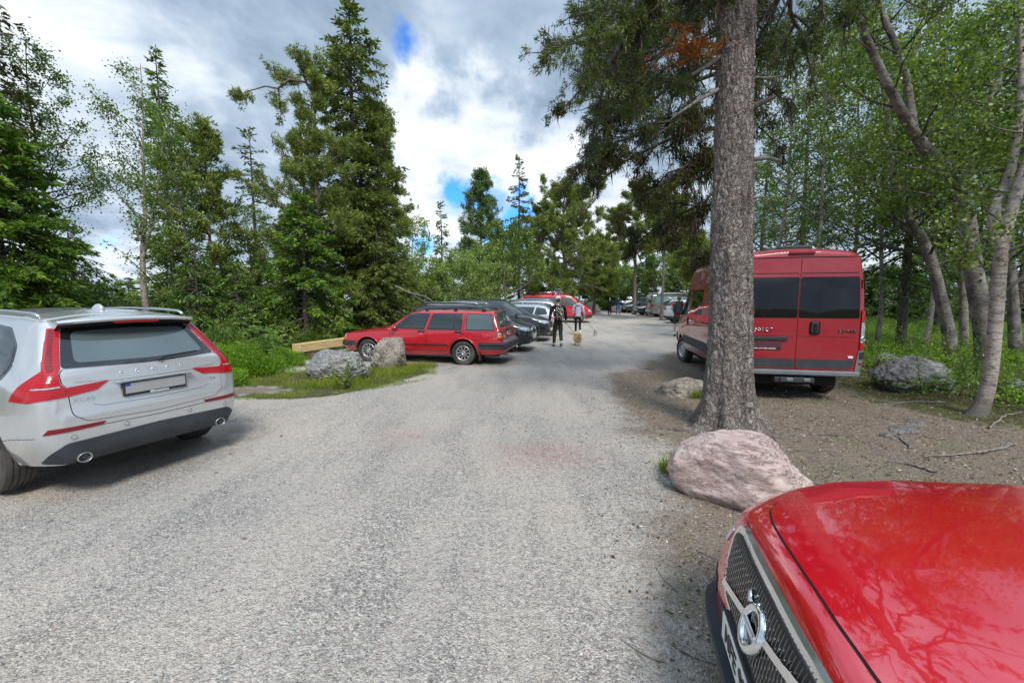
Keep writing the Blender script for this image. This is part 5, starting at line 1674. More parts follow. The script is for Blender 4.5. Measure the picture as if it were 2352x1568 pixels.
    c.line('tailgate_seam', 'B', [(0.735, 0.96), (0.64, 0.94), (0.635, 0.65), (-0.635, 0.65), (-0.64, 0.94), (-0.735, 0.96)], 0.008, M['gap'], 0.002)
    small_box('plate_lamp', (-1.065, -0.24, 0.895), (-1.03, 0.24, 0.925), M['black'], c.t)
    pl = small_box('number_plate', (-1.055, -0.19, 0.775), (-1.030, 0.19, 0.880), M['white_plastic'], c.t, 0.004)
    flat_text('plate_lettering', pl, 'GUF 785', (-1.0565, 0.0, 0.8275), 0.085, M['ink'], bold=0.002)
    P('windscreen', 'F', [(0.72, 0.985), (-0.72, 0.985), (-0.60, 1.355), (0.60, 1.355)], M['glass'], 0.004, rnd=0.03)
    # roof rails on feet
    for sg in (1, -1):
        rl = torus_pipe('roof_rail', [(1.15, sg * 0.60, 1.44), (1.05, sg * 0.60, 1.475), (0.2, sg * 0.60, 1.490), (-0.45, sg * 0.60, 1.475), (-0.56, sg * 0.60, 1.435)], 0.014, M['black'], c.t)
        for x in (1.10, 0.28, -0.50):
            small_box('rail_foot', (x - .05, sg * 0.60 - .014, 1.405), (x + .05, sg * 0.60 + .014, 1.478), M['black'], rl, 0.008)
    mirror_shell(c, 1.93, 0.945, 0.965, M['pt_red'], 0.06, 0.095, 0.062)
    # steering wheel seen as a shape behind the glass is left to the tint; mud flaps, tow bar
    for sg in (1, -1):
        small_box('mud_flap', (-0.46, sg * 0.765 - 0.11, 0.13), (-0.435, sg * 0.765 + 0.11, 0.36), M['black'], c.t, 0.004)
    tw = torus_pipe('tow_bar', [(-0.80, 0, 0.34), (-1.10, 0, 0.325), (-1.24, 0, 0.345), (-1.27, 0, 0.40)], [.022, .022, .018, .014], M['black'], c.t)
    bm = bmesh.new(); bmesh.ops.create_icosphere(bm, subdivisions=2, radius=0.027)
    for v in bm.verts: v.co += Vector((-1.27, 0, 0.425))
    for f in bm.faces: f.smooth = True
    obj('tow_ball', bm, M['silver_badge'], tw)
    torus_pipe('tail_pipe', [(-0.7, 0.45, 0.27), (-1.12, 0.45, 0.27)], 0.025, M['dead_wood'], c.t)


red_estate()
# ------------------------------------------------------------------ silver SUV on the left, seen from behind
def silver_suv():
    #        x     zb    wb    zm    wm    zw    ww    ze    wt    zt
    tb = [(-0.960, 0.42, 0.50, 0.58, 0.640, 0.66, 0.640, 0.700, 0.600, 0.705),
          (-0.948, 0.36, 0.60, 0.57, 0.720, 0.68, 0.715, 0.725, 0.690, 0.735),
          (-0.930, 0.32, 0.66, 0.57, 0.770, 0.70, 0.765, 0.765, 0.720, 0.780),
          (-0.918, 0.30, 0.68, 0.57, 0.800, 0.75, 0.790, 0.930, 0.735, 0.950),
          (-0.905, 0.28, 0.70, 0.57, 0.825, 0.80, 0.815, 1.050, 0.735, 1.080),
          (-0.880, 0.27, 0.71, 0.57, 0.845, 0.84, 0.835, 1.080, 0.735, 1.115),
          (-0.800, 0.26, 0.74, 0.57, 0.880, 0.90, 0.870, 1.150, 0.720, 1.200),
          (-0.700, 0.255, 0.78, 0.57, 0.910, 0.96, 0.895, 1.260, 0.710, 1.315),
          (-0.560, 0.25, 0.82, 0.58, 0.930, 1.00, 0.905, 1.430, 0.650, 1.480),
          (-0.470, 0.25, 0.83, 0.58, 0.935, 1.01, 0.905, 1.520, 0.625, 1.580),
          (-0.380, 0.24, 0.84, 0.60, 0.940, 1.01, 0.905, 1.555, 0.620, 1.617),
          (0.0, 0.23, 0.84, 0.62, 0.945, 1.01, 0.900, 1.580, 0.620, 1.645),
          (0.7, 0.22, 0.84, 0.62, 0.925, 1.00, 0.890, 1.595, 0.620, 1.660),
          (1.5, 0.22, 0.84, 0.62, 0.925, 0.98, 0.890, 1.575, 0.620, 1.640),
          (1.95, 0.22, 0.84, 0.62, 0.925, 0.97, 0.890, 1.450, 0.610, 1.520),
          (2.55, 0.22, 0.84, 0.62, 0.935, 0.97, 0.890, 1.06, 0.700, 1.110),
          (3.0, 0.22, 0.84, 0.62, 0.935, 0.92, 0.870, 0.99, 0.72, 1.04),
          (3.5, 0.25, 0.78, 0.58, 0.88, 0.82, 0.80, 0.86, 0.68, 0.90),
          (3.735, 0.32, 0.6, 0.52, 0.66, 0.68, 0.6, 0.70, 0.55, 0.72)]
    wh = dict(x=[0, 2.865], y=0.80, zc=0.300, r=0.368, w=0.235, rim=0.245)
    c = Car('parked_car', 'silver SUV at the left edge of the picture, seen from behind', (XC_POS[0], XC_POS[1], -0.03), R(XC_YAW), tb, wh, M['pt_silver'], sig=0.03, arch=0.425, dens=1.5)
    c.add_wheels('five')
    P = c.patch
    # rear glass with its black border
    gl = [(0.650, 1.130), (0.0, 1.112), (-0.650, 1.130), (-0.520, 1.475), (0.0, 1.50), (0.520, 1.475)]
    P('rear_window_border', 'B', gl, M['black_gloss'], 0.003, rnd=0.03)
    P('rear_window', 'B', [(0.55, 1.165), (0.0, 1.15), (-0.55, 1.165), (-0.47, 1.44), (0, 1.455), (0.47, 1.44)], M['glass_sky_refl'], 0.006, rnd=0.05)
    # tailgate: shut line and panel
    tg = [(0.645, 1.120), (0.0, 1.105), (-0.645, 1.120), (-0.680, 1.08), (-0.680, 1.00), (-0.655, 0.965), (-0.645, 0.72), (-0.55, 0.645), (0.0, 0.618), (0.55, 0.645), (0.645, 0.72), (0.655, 0.965), (0.680, 1.00), (0.680, 1.08)]
    P('tailgate_seam', 'B', [(a * 1.008, (b - .85) * 1.02 + .85) for a, b in tg], M['gap'], 0.0015, rnd=0.03, skirt=0.002)
    tgo = P('tailgate', 'B', tg, M['pt_silver'], 0.006, rnd=0.03, res=0.03)
    # number plate recess, plate, frame
    c.line('tailgate_crease', 'B', [(0.50, 0.80), (0.44, 0.775), (0.0, 0.762), (-0.44, 0.775), (-0.50, 0.80)], 0.022, M['pt_silver'], 0.013)
    c.line('tailgate_ridge', 'B', [(0.60, 1.012), (0.40, 0.998), (0.34, 0.985), (-0.34, 0.985), (-0.40, 0.998), (-0.60, 1.012)], 0.014, M['pt_silver'], 0.012)
    P('plate_recess', 'B', [(0.36, 0.985), (-0.36, 0.985), (-0.31, 0.775), (0.31, 0.775)], M['pt_silver'], 0.002, rnd=0.02)
    small_box('plate_recess_lip', (-0.985, -0.33, 0.955), (-0.925, 0.33, 0.972), M['pt_silver'], c.t, 0.006)  # silver bar above the number plate
    pl = small_box('number_plate', (-0.962, -0.275, 0.805), (-0.930, 0.275, 0.940), M['black'], c.t, 0.006)
    small_box('plate_face', (-0.966, -0.262, 0.832), (-0.958, 0.262, 0.932), M['plate_grey'], pl, 0.002)
    small_box('plate_blue_strip', (-0.9672, 0.222, 0.905), (-0.960, 0.262, 0.931), M['blue_strip'], pl, 0.001)
    flat_text('frame_lettering', pl, 'Bilkompaniet.se', (-0.9625, -0.02, 0.8175), 0.026, M['white_plastic'], bold=0.001)
    # rear lamps: upright along the pillar, foot round the corner, tongue on the tailgate
    for sg in (1, -1):
        L1 = [(sg * a, b) for a, b in [(0.655, 1.13), (0.690, 1.09), (0.692, 1.00), (0.668, 0.97), (0.668, 0.885), (0.80, 0.878), (0.880, 0.862), (0.850, 0.95), (0.805, 1.04), (0.760, 1.10), (0.735, 1.18), (0.66, 1.35), (0.60, 1.475), (0.530, 1.475), (0.585, 1.32)]]
        lamp = P('tail_lamp', 'B', L1, M['red_lens'], 0.010, rnd=0.012, res=0.03)
        P('lamp_dark_band', 'B', [(sg * a, b) for a, b in [(0.735, 1.10), (0.722, 1.18), (0.650, 1.34), (0.595, 1.465), (0.565, 1.465), (0.625, 1.33), (0.685, 1.18), (0.70, 1.12)]], M['red_lens_dark'], 0.013, rnd=0.01, parent=lamp, res=0.03)
        P('lamp_foot', 'B', [(sg * a, b) for a, b in [(0.70, 0.985), (0.70, 0.972), (0.838, 0.965), (0.832, 0.978)]], M['clear_lens'], 0.013, parent=lamp, res=0.03)
        sd = [(-0.83, 0.862), (-0.60, 0.872), (-0.70, 1.00), (-0.76, 1.08), (-0.79, 1.13), (-0.88, 1.08)]
        P('lamp_side', 'L' if sg > 0 else 'R', sd, M['red_lens'], 0.006, parent=lamp, res=0.03, rnd=0.008)
        P('lamp_tongue', 'B', [(sg * a, b) for a, b in [(0.663, 0.965), (0.663, 0.885), (0.46, 0.912), (0.36, 0.985)]], M['red_lens'], 0.013, parent=lamp, res=0.03, rnd=0.008)
        P('bumper_reflector', 'B', [(sg * a, b) for a, b in [(0.83, 0.575), (0.46, 0.583), (0.43, 0.615), (0.80, 0.620)]], M['red_lens_dark'], 0.007, res=0.03, rnd=0.006)
    # spoiler over the glass
    bm = bmesh.new()
    prof = []
    for y in np.linspace(-0.57, 0.57, 33):
        k = abs(y) / 0.57
        xr = -0.735 + 0.10 * k ** 3; xf = -0.42
        z1 = 1.565 - 0.030 * k ** 2
        prof.append([(xf, y, 1.605 - 0.055 * k ** 2.2), (-0.55, y, 1.598 - 0.052 * k ** 2.2), (xr + 0.02, y, z1 + 0.012), (xr, y, z1 - 0.004), (xr + 0.012, y, z1 - 0.024), (-0.56, y, 1.50 - 0.03 * k * k), (xf, y, 1.50 - 0.03 * k * k)])
    vs = [[bm.verts.new(p) for p in q] for q in prof]
    for A, B in zip(vs[:-1], vs[1:]):
        for k in range(len(A)):
            f = bm.faces.new([A[k], A[(k + 1) % 7], B[(k + 1) % 7], B[k]]); f.smooth = True
            if k in (4, 5): f.material_index = 1
    bm.faces.new(vs[0][::-1]); bm.faces.new(vs[-1])
    bmesh.ops.recalc_face_normals(bm, faces=bm.faces)
    for e in bm.edges:
        if len(e.link_faces) == 2 and e.calc_face_angle(0) > R(40): e.smooth = False
    sp_ = obj('roof_spoiler', bm, [M['pt_silver'], M['black']], c.t)
    small_box('brake_light', (-0.715, -0.19, 1.515), (-0.640, 0.19, 1.538), M['red_lens'], sp_, 0.004)
    # roof rails, fin
    for sg in (1, -1):
        torus_pipe('roof_rail', [(-0.40, sg * 0.60, 1.585), (-0.30, sg * 0.60, 1.615), (0.1, sg * 0.60, 1.635), (0.8, sg * 0.60, 1.645), (1.5, sg * 0.60, 1.63), (1.75, sg * 0.60, 1.58)], 0.016, M['chrome'] if False else M['silver_badge'], c.t)
    bm = bmesh.new(); bmesh.ops.create_icosphere(bm, subdivisions=3, radius=1)
    for v in bm.verts:
        x, y, z = v.co; v.co = Vector((x * 0.10 + 0.02 - 0.0, y * 0.038 * (1.1 - 0.3 * z), max(z, -.2) * 0.058 * (1.0 if x < 0.3 else 1 - (x - .3) * .8) + 1.645))
    for f in bm.faces: f.smooth = True
    obj('roof_antenna', bm, M['pt_silver'], c.t)
    # lower bumper insert, exhaust tips
    P('bumper_insert', 'B', [(0.80, 0.285), (0.0, 0.26), (-0.80, 0.285), (-0.79, 0.40), (-0.70, 0.475), (0.0, 0.495), (0.70, 0.475), (0.79, 0.40)], M['charcoal'], 0.008, rnd=0.03, res=0.04)
    for sg in (1, -1):
        bm = bmesh.new()
        lathe(bm, [(0.040, 0.10), (0.045, -0.005), (0.043, -0.010), (0.040, -0.005), (0.037, 0.10)], 28)
        for v in bm.verts: v.co = Vector((v.co.y - 0.955, v.co.x * 1.15 + sg * 0.60, v.co.z + 0.315))
        ex = obj('exhaust_tip', bm, M['alloy'], c.t)
        bm = bmesh.new()
        vs2 = [bm.verts.new((-0.90, 0.045 * math.cos(q) + sg * 0.60, 0.04 * math.sin(q) + 0.315)) for q in np.linspace(0, 2 * PI, 20, endpoint=False)]
        bm.faces.new(vs2); obj('exhaust_hole', bm, M['gap'], ex)
    # letters and badges
    for i, ch in enumerate('VOLVO'):
        c.text('badge_letter', 'B', ch, 0.26 - 0.13 * i, 1.035, 0.042, M['silver_badge'], 0.007, 0.004, bold=0.001)
    c.text('model_badge', 'B', 'XC60', 0.56, 0.845, 0.062, M['silver_badge'], 0.007, 0.003, spacing=1.1)
    c.text('engine_badge', 'B', 'D4', -0.56, 0.845, 0.050, M['silver_badge'], 0.007, 0.003)
    # wiper
    torus_pipe('rear_wiper', [(-0.905, -0.06, 1.125), (-0.895, -0.10, 1.15), (-0.878, -0.45, 1.172)], [0.016, 0.013, 0.008], M['black'], c.t)
    # crease lines of the bumper
    bm = bmesh.new()
    for sy in (0.55, 0.15, -0.15, -0.55):
        pass
    c.line('bumper_seam', 'B', [(0.62, 0.590), (0.0, 0.572), (-0.62, 0.590)], 0.005, M['gap'], 0.002)
    for y, z in ((0.66, 0.525), (0.28, 0.545), (-0.28, 0.545), (-0.66, 0.525)):
        ring = [(y + 0.018 * math.cos(q), z + 0.018 * math.sin(q)) for q in np.linspace(0, 2 * PI, 16, endpoint=False)]
        se = P('parking_sensor', 'B', ring, M['pt_silver'], 0.010, res=0.02, skirt=0.006)
        c.line('sensor_ring', 'B', ring, 0.003, M['gap'], 0.011, parent=se, closed=True)
    # side glass, seams
    win = [(-0.40, 1.06), (-0.20, 1.035), (0.55, 1.02), (0.52, 1.50), (-0.05, 1.46), (-0.36, 1.32), (-0.47, 1.16)]
    P('side_window_frame', 'L', [((a - .05) * 1.06 + .05, (b - 1.25) * 1.12 + 1.25) for a, b in win], M['black_gloss'], 0.003, rnd=0.05, both=True)
    P('side_window', 'L', win, M['glass'], 0.006, rnd=0.06, both=True)
    for wx0, wx1 in ((0.62, 1.42), (1.50, 2.30)):
        P('side_window', 'L', [(wx0, 1.02), (wx1, 1.01), (min(wx1, 1.95), 1.46), (wx0, 1.50)], M['glass'], 0.006, rnd=0.03, both=True)
    P('windscreen', 'F', [(0.68, 1.10), (-0.68, 1.10), (-0.58, 1.50), (0.58, 1.50)], M['glass'], 0.004, rnd=0.04)
    P('grille', 'F', [(0.42, 0.85), (-0.42, 0.85), (-0.36, 0.55), (0.36, 0.55)], M['black'], 0.006, rnd=0.03)
    P('headlamp', 'F', [(0.50, 0.84), (0.80, 0.86), (0.80, 0.76), (0.52, 0.74)], M['clear_lens'], 0.006, rnd=0.02, both=True)
    c.line('quarter_seam', 'L', [(-0.42, 0.50), (-0.60, 0.535), (-0.84, 0.55)], 0.004, M['gap'], 0.002, both=True)
    c.line('door_seam', 'L', [(0.50, 1.00), (0.47, 0.80), (0.50, 0.55), (0.62, 0.34), (1.45, 0.32), (1.45, 1.0)], 0.006, M['gap'], 0.002, both=True)
    c.line('wheel_arch_trim', 'L', [(0.445 * math.cos(q), 0.30 + 0.445 * math.sin(q)) for q in np.linspace(R(-12), R(192), 40)], 0.022, M['charcoal'] if False else M['pt_silver'], 0.006, both=True)


XC_POS, XC_YAW = (-4.56, 4.58), 157.5
silver_suv()
# ------------------------------------------------------------------ the wood on the left, from the left edge of the picture to the drive's far end
def sp(u, d, vtop, wpx, label, seed, rb=0.13, **kw):
    """spruce at picture column u, distance d, top at row vtop, half width wpx (picture pixels)"""
    g = g0(u, d); h = top_h(vtop, d) - g[2]
    nm = kw.pop('name', 'spruce_tree')
    return make_spruce(nm, label, g, h, wpx / FPX * d, rb, seed=seed, **kw)


def pn(u, d, vtop, wpx, label, seed, rb=0.15, cf=0.35, **kw):
    g = g0(u, d); h = top_h(vtop, d) - g[2]
    nm = kw.pop('name', 'pine_tree')
    return make_pine(nm, label, g, h, rb, cf, wpx / FPX * d, seed=seed, **kw)

LW = 'trees of the wood on the left'
sp(25, 10.5, 225, 165, 'dense bright green spruce at the left edge behind the silver car', 11, rb=0.16, n_br=330, twigs=34, mt='spruce_bright',
   start=0.05, droop=0.5, twl=0.17, irregular=0.28, group=LW, power=0.5)
sp(-8, 12.5, -300, 150, 'dark tall spruce rising out of the picture at its left edge', 12, rb=0.2, n_br=230, twigs=13, mt='spruce_dim', start=0.35, droop=0.5, twl=0.2, group=LW, power=0.5)
simple_birch(165, 14.5, 95, 'slender birch with dark foliage, second tree from the left edge', 13, wid=1.5, n_leaf=14000, leaf=0.075, cf=0.35, rb=0.08, group=LW, n_br=40, bark='bark_birch_dark')
sp(185, 13.8, 520, 140, 'thin dark spruce with drooping twigs at the foot of the slender birch', 14, rb=0.10, n_br=110, twigs=18, mt='spruce', start=0.12, droop=0.9, twl=0.15, group=LW, power=0.7)
simple_birch(350, 15.0, 140, 'pale crooked birch forking at mid height, behind the silver car roof', 15, wid=1.7, n_leaf=12000, leaf=0.07, cf=0.30, rb=0.10, group=LW, n_br=36, bark='bark_birch', fork=(0.30, 1.1, 0.3))
sp(410, 20, 108, 62, 'slim dark spruce tip standing above the birches', 16, rb=0.13, n_br=170, twigs=22, mt='spruce', start=0.1, droop=0.4, twl=0.2, group=LW, power=0.7)
simple_birch(432, 14.0, 250, 'green birch between the crooked birch and the young pine', 17, wid=1.5, n_leaf=11000, leaf=0.07, cf=0.15, rb=0.07, group=LW, n_br=34)
pn(500, 14.5, 262, 95, 'young pine with upturned branch tips left of the thin bare spruce', 18, rb=0.08, cf=0.12, n_br=44, depth=1, nsub=4, k=20, ln=0.15, wd=0.035, mt='pine', group=LW,
   prof=lambda u: (1 - u) ** 0.55, up=0.35, dead=3, kmul=2)
sp(600, 19, 295, 42, 'narrow half bare spruce standing alone against the sky', 19, rb=0.10, n_br=120, twigs=16, mt='spruce_olive', start=0.1, droop=0.3, twl=0.17, irregular=0.5, gap=0.35, group=LW, power=0.35)
simple_birch(585, 17.5, 480, 'low yellowish birch under the narrow half bare spruce', 20, wid=1.3, n_leaf=9000, leaf=0.075, cf=0.1, rb=0.05, group=LW, n_br=26, mt='birch')
# the tall group in the middle of the left side
sp(822, 18.5, -6, 128, 'tallest spruce with a ragged spire, behind the bonnet of the red estate', 21, rb=0.20, n_br=380, twigs=20, mt='spruce_olive', start=0.14, droop=0.42, twl=0.2,
   irregular=0.45, gap=.12, group=LW, prof=lambda t: np.interp(t, [0, .2, .35, .55, .62, .70, .80, .88, 1.0], [1.0, .98, .82, .62, .42, .50, .55, .34, 0.02]))
def crooked(rng, paths, tips):
    h = 10.6
    P = np.array([(0.1, 0, h * 0.86), (-0.25, -0.1, h * 0.92), (-0.8, -0.2, h * 0.925), (-1.25, -0.2, h * 0.895), (-1.7, -0.25, h * 0.90), (-2.15, -0.3, h * 0.885)])
    branch_out(rng, P, 0.06, 2, 0.34, 7, paths, tips, up=0.1, spread=(0.6, 1.5))
pn(748, 16.5, 190, 100, 'pine with one crooked limb reaching left, beside the tallest spruce', 22, rb=0.15, cf=0.25, n_br=46, mt='pine', k=18, ln=0.14, wd=0.026, group=LW, extra=crooked,
   prof=lambda u: np.interp(u, [0, .3, .6, .68, .78, .9, 1], [1, 1.05, .9, .35, .25, .5, .3]), kmul=2)
pn(880, 19.5, 265, 85, 'dark pine crown filling the right side of the tall spruce', 23, rb=0.16, cf=0.15, n_br=50, mt='pine', k=16, ln=0.15, wd=0.028, group=LW,
   prof=lambda u: (1.05 - 0.5 * u), kmul=2)
sp(705, 14.6, 455, 125, 'bright green spruce with long drooping skirts behind the timber beam', 24, rb=0.12, n_br=230, twigs=30, mt='spruce_bright', start=0.03, droop=0.55, twl=0.16, group=LW, power=0.6)
sp(712, 22, 270, 26, 'thin spruce tip showing beside the crooked pine limb', 25, rb=0.1, n_br=90, twigs=16, mt='spruce', start=0.3, droop=0.3, twl=0.2, group=LW, power=0.7)
sp(560, 13.5, 610, 110, 'small dark spruce between the silver car and the rowan sapling', 26, rb=0.07, n_br=100, twigs=30, mt='spruce', start=0.03, droop=0.6, twl=0.13, group=LW)
sp(460, 13.0, 560, 100, 'dark young spruce rising right behind the silver car spoiler', 27, rb=0.07, n_br=110, twigs=22, mt='spruce', start=0.05, droop=0.6, twl=0.13, group=LW)
OS = sp(875, 17.2, 500, 100, 'olive spruce with low boughs right above the red estate roof', 28, rb=0.11, n_br=190, twigs=26, mt='spruce_olive', start=0.05, droop=0.55, twl=0.17, group=LW, power=0.6)
def dead_bough(t):
    rng = np.random.default_rng(4); o = np.array(t.location)
    P = np.array([at(*q) for q in ((905, 655, 16.4), (940, 672, 16.2), (975, 680, 16.0), (1008, 700, 15.9))]) - o
    Q = np.array([at(*q) for q in ((940, 672, 16.2), (970, 690, 16.1), (1010, 708, 16.0))]) - o
    V, F = tube_np([(np.array([(0, 0, P[0][2] + .2)] + list(P)), np.array([.035, .03, .026, .018, .008])), (Q, np.array([.018, .012, .006]))], 6)
    obj('dead_branch', mesh_np('dead_branch', V, F, smooth=True), M['dead_wood'], t)

dead_bough(OS)
sp(905, 22, 440, 50, 'slim green spruce at the right flank of the tall group', 29, rb=0.11, n_br=150, twigs=20, mt='spruce', start=0.05, droop=0.5, twl=0.2, group=LW, power=0.6)

MW = 'trees behind the parked cars'
simple_birch(958, 25, 520, 'loose birch with a pale stem right of the tall group', 30, wid=1.8, n_leaf=8000, leaf=0.10, cf=0.2, rb=0.08, group=MW, mt='birch_pale', bark='bark_birch')
sp(1018, 30, 465, 30, 'narrow spruce above the dark estate, first spire in the gap', 31, rb=0.1, n_br=110, twigs=15, mt='spruce', start=0.1, droop=0.35, twl=0.24, irregular=0.4, group=MW)
sp(1066, 36, 490, 14, 'bare spindly snag beside the bluish pine', 32, rb=0.09, n_br=70, twigs=6, mt='spruce', start=0.2, droop=0.2, twl=0.2, irregular=0.5, group=MW)
pn(1105, 30, 392, 62, 'bluish pointed pine between the two spires', 33, rb=0.16, cf=0.15, n_br=64, depth=1, nsub=5, mt='pine_blue', k=16, ln=0.22, wd=0.045, group=MW, prof=lambda u: (1 - u) ** 0.6 + 0.06, up=0.3, kmul=2)
sp(1192, 31, 362, 33, 'narrow tall spruce spire nearest the middle of the drive', 34, rb=0.12, n_br=150, twigs=14, mt='spruce_olive', start=0.1, droop=0.3, twl=0.24, irregular=0.45, group=MW,
   prof=lambda t: np.interp(t, [0, .4, .62, .75, 1], [1.6, 1.3, .75, .55, .04]))
simple_birch(1040, 24, 600, 'round greyish birch above the black car roof', 35, wid=2.2, n_leaf=12000, leaf=0.10, cf=0.1, rb=0.07, group=MW, mt='birch_pale')
simple_birch(1105, 26, 580, 'greyish birch in front of the bluish pine', 36, wid=2.1, n_leaf=11000, leaf=0.10, cf=0.1, rb=0.07, group=MW, mt='birch_pale')
simple_birch(1163, 27, 520, 'birch with a straight white stem beside the red camper', 37, wid=1.9, n_leaf=12000, leaf=0.10, cf=0.32, rb=0.09, group=MW, mt='birch', bark='bark_birch')
simple_birch(1195, 29, 545, 'birch with a grey stem under the tall spire', 38, wid=1.9, n_leaf=10000, leaf=0.10, cf=0.3, rb=0.10, group=MW, mt='birch')
sp(1222, 33, 560, 26, 'small dark spruce just left of the broad pine', 39, rb=0.1, n_br=90, twigs=22, mt='spruce', start=0.05, droop=0.5, twl=0.22, group=MW, power=0.6)
simple_birch(985, 23, 640, 'low birch bush behind the roof of the red estate', 40, wid=1.8, n_leaf=9000, leaf=0.09, cf=0.05, rb=0.05, group=MW, mt='birch')

# broad pine at the far end of the drive
def arch(rng, paths, tips):
    P = np.array([(0.1, 0, 6.6), (-0.7, -.2, 7.6), (-1.6, -.3, 7.9), (-2.3, -.3, 7.2)])
    branch_out(rng, P, 0.08, 2, 0.42, 5, paths, tips, up=0.08)
pn(1300, 36, 452, 105, 'broad old pine with a rounded crown behind the two walkers', 41, rb=0.30, cf=0.30, n_br=44, mt='pine', k=20, ln=0.24, wd=0.045, group=MW, extra=arch,
   prof=lambda u: np.interp(u, [0, .2, .5, .8, 1], [0.9, 1.1, 1.0, 0.75, 0.35]), kmul=2, lean=(-0.3, 0))
pn(1362, 39, 545, 45, 'second pine leaning right, behind the broad old pine', 42, rb=0.16, cf=0.3, n_br=34, mt='pine', k=20, ln=0.24, wd=0.045, group=MW, kmul=2, lean=(0.6, 0))
pn(1456, 40, 430, 60, 'straight pine by the far black car, bare trunk up to the crown', 43, rb=0.20, cf=0.5, n_br=28, mt='pine', k=20, ln=0.24, wd=0.045, group=MW, kmul=2, dead=16)
pn(1518, 30, 440, 62, 'thin straight pine in front of the grey camper van', 44, rb=0.125, cf=0.55, n_br=26, mt='pine', k=20, ln=0.20, wd=0.04, group=MW, kmul=2, dead=18)
for i, (u, d, vt, lab) in enumerate([(1232, 44, 560, 'far slim spruce behind the small dark one'), (1412, 52, 565, 'far dark spruce at the very end of the drive'),
                                     (1398, 50, 600, 'far short spruce left of the end of the drive'), (1480, 48, 540, 'far spruce between the two bare pine trunks'),
                                     (1545, 44, 520, 'far spruce above the grey camper van'), (1590, 42, 560, 'far spruce above the white hatchback'),
                                     (1372, 55, 620, 'far dark spruce under the leaning pine'), (1435, 60, 600, 'far dark spruce behind the walker in blue')]):
    sp(u, d, vt, 34, lab, 60 + i, rb=0.14, n_br=120, twigs=22, mt='spruce', start=0.04, droop=0.5, twl=0.34, group='dark spruces at the end of the drive', power=0.75)
for i, (u, d, vt, lab, mt_) in enumerate([(1330, 46, 600, 'far birch behind the walker in lilac', 'birch'), (1425, 50, 610, 'pale green birch behind the far couple', 'birch_pale'),
                                     (1462, 46, 625, 'low far birch behind the light blue car', 'birch'), (1500, 42, 600, 'far birch left of the grey camper van', 'birch'),
                                     (1560, 38, 590, 'birch behind the grey camper van', 'birch'), (1610, 34, 560, 'birch above the person in the red shirt', 'birch_pale'),
                                     (1270, 44, 620, 'far birch above the red camper roof', 'birch'), (1660, 34, 520, 'birch right above the red van bonnet', 'birch')]):
    simple_birch(u, d, vt, lab, 80 + i, wid=2.2, n_leaf=6000, leaf=0.15, cf=0.30 if u > 1450 else .12, rb=0.09, group='birches at the end of the drive', mt=mt_)

# far wood closing the view low down between the nearer trees on the left: copies of one spruce and one birch
def far_row():
    rng = random.Random(8); cnt = {}
    ORD = 'leftmost second third fourth fifth sixth seventh eighth ninth tenth eleventh twelfth thirteenth'.split()
    src = [o for o in bpy.data.objects if o.name.startswith('spruce_tree') and o.get('group') == 'dark spruces at the end of the drive'][:3]
    srb = [o for o in bpy.data.objects if o.name.startswith('birch_tree') and o.get('group') == 'birches at the end of the drive'][:3]
    for i, (u, d) in enumerate([(-120, 30), (-40, 34), (30, 31), (95, 36), (150, 29), (215, 38), (255, 31), (300, 42), (345, 33), (395, 29), (450, 35), (505, 30), (550, 38), (600, 31), (655, 34), (700, 30), (950, 36), (1000, 40), (1050, 44), (1100, 42), (1150, 46),
                                (1700, 36), (1780, 33), (1860, 30), (1930, 34), (1990, 28), (2050, 32), (2110, 27), (2170, 31), (2230, 28), (2300, 30), (2380, 27)]):
        a = rng.choice(src if i % 2 else srb)
        c = copy_tree(a)
        g = g0(u, d); c.location = g; c.rotation_euler[2] = rng.uniform(0, 6.28)
        c.scale = (rng.uniform(.8, 1.1),) * 2 + (rng.uniform(.32, .5) if 200 < u < 380 else rng.uniform(.60, .85) if u > 1300 else rng.uniform(.5, .85),)
        sp_ = a in src
        side = 'left' if u < 1200 else 'right'
        cnt[(sp_, side)] = cnt.get((sp_, side), 0) + 1; od = ORD[cnt[(sp_, side)] - 1]
        c['label'] = ('%s of the dark far spruces in the low back row, wood on the %s' if sp_ else '%s of the pale far birches in the low back row, wood on the %s') % (od, side)
        c['group'] = ('back row spruces on the %s' if sp_ else 'back row birches on the %s') % side


far_row()
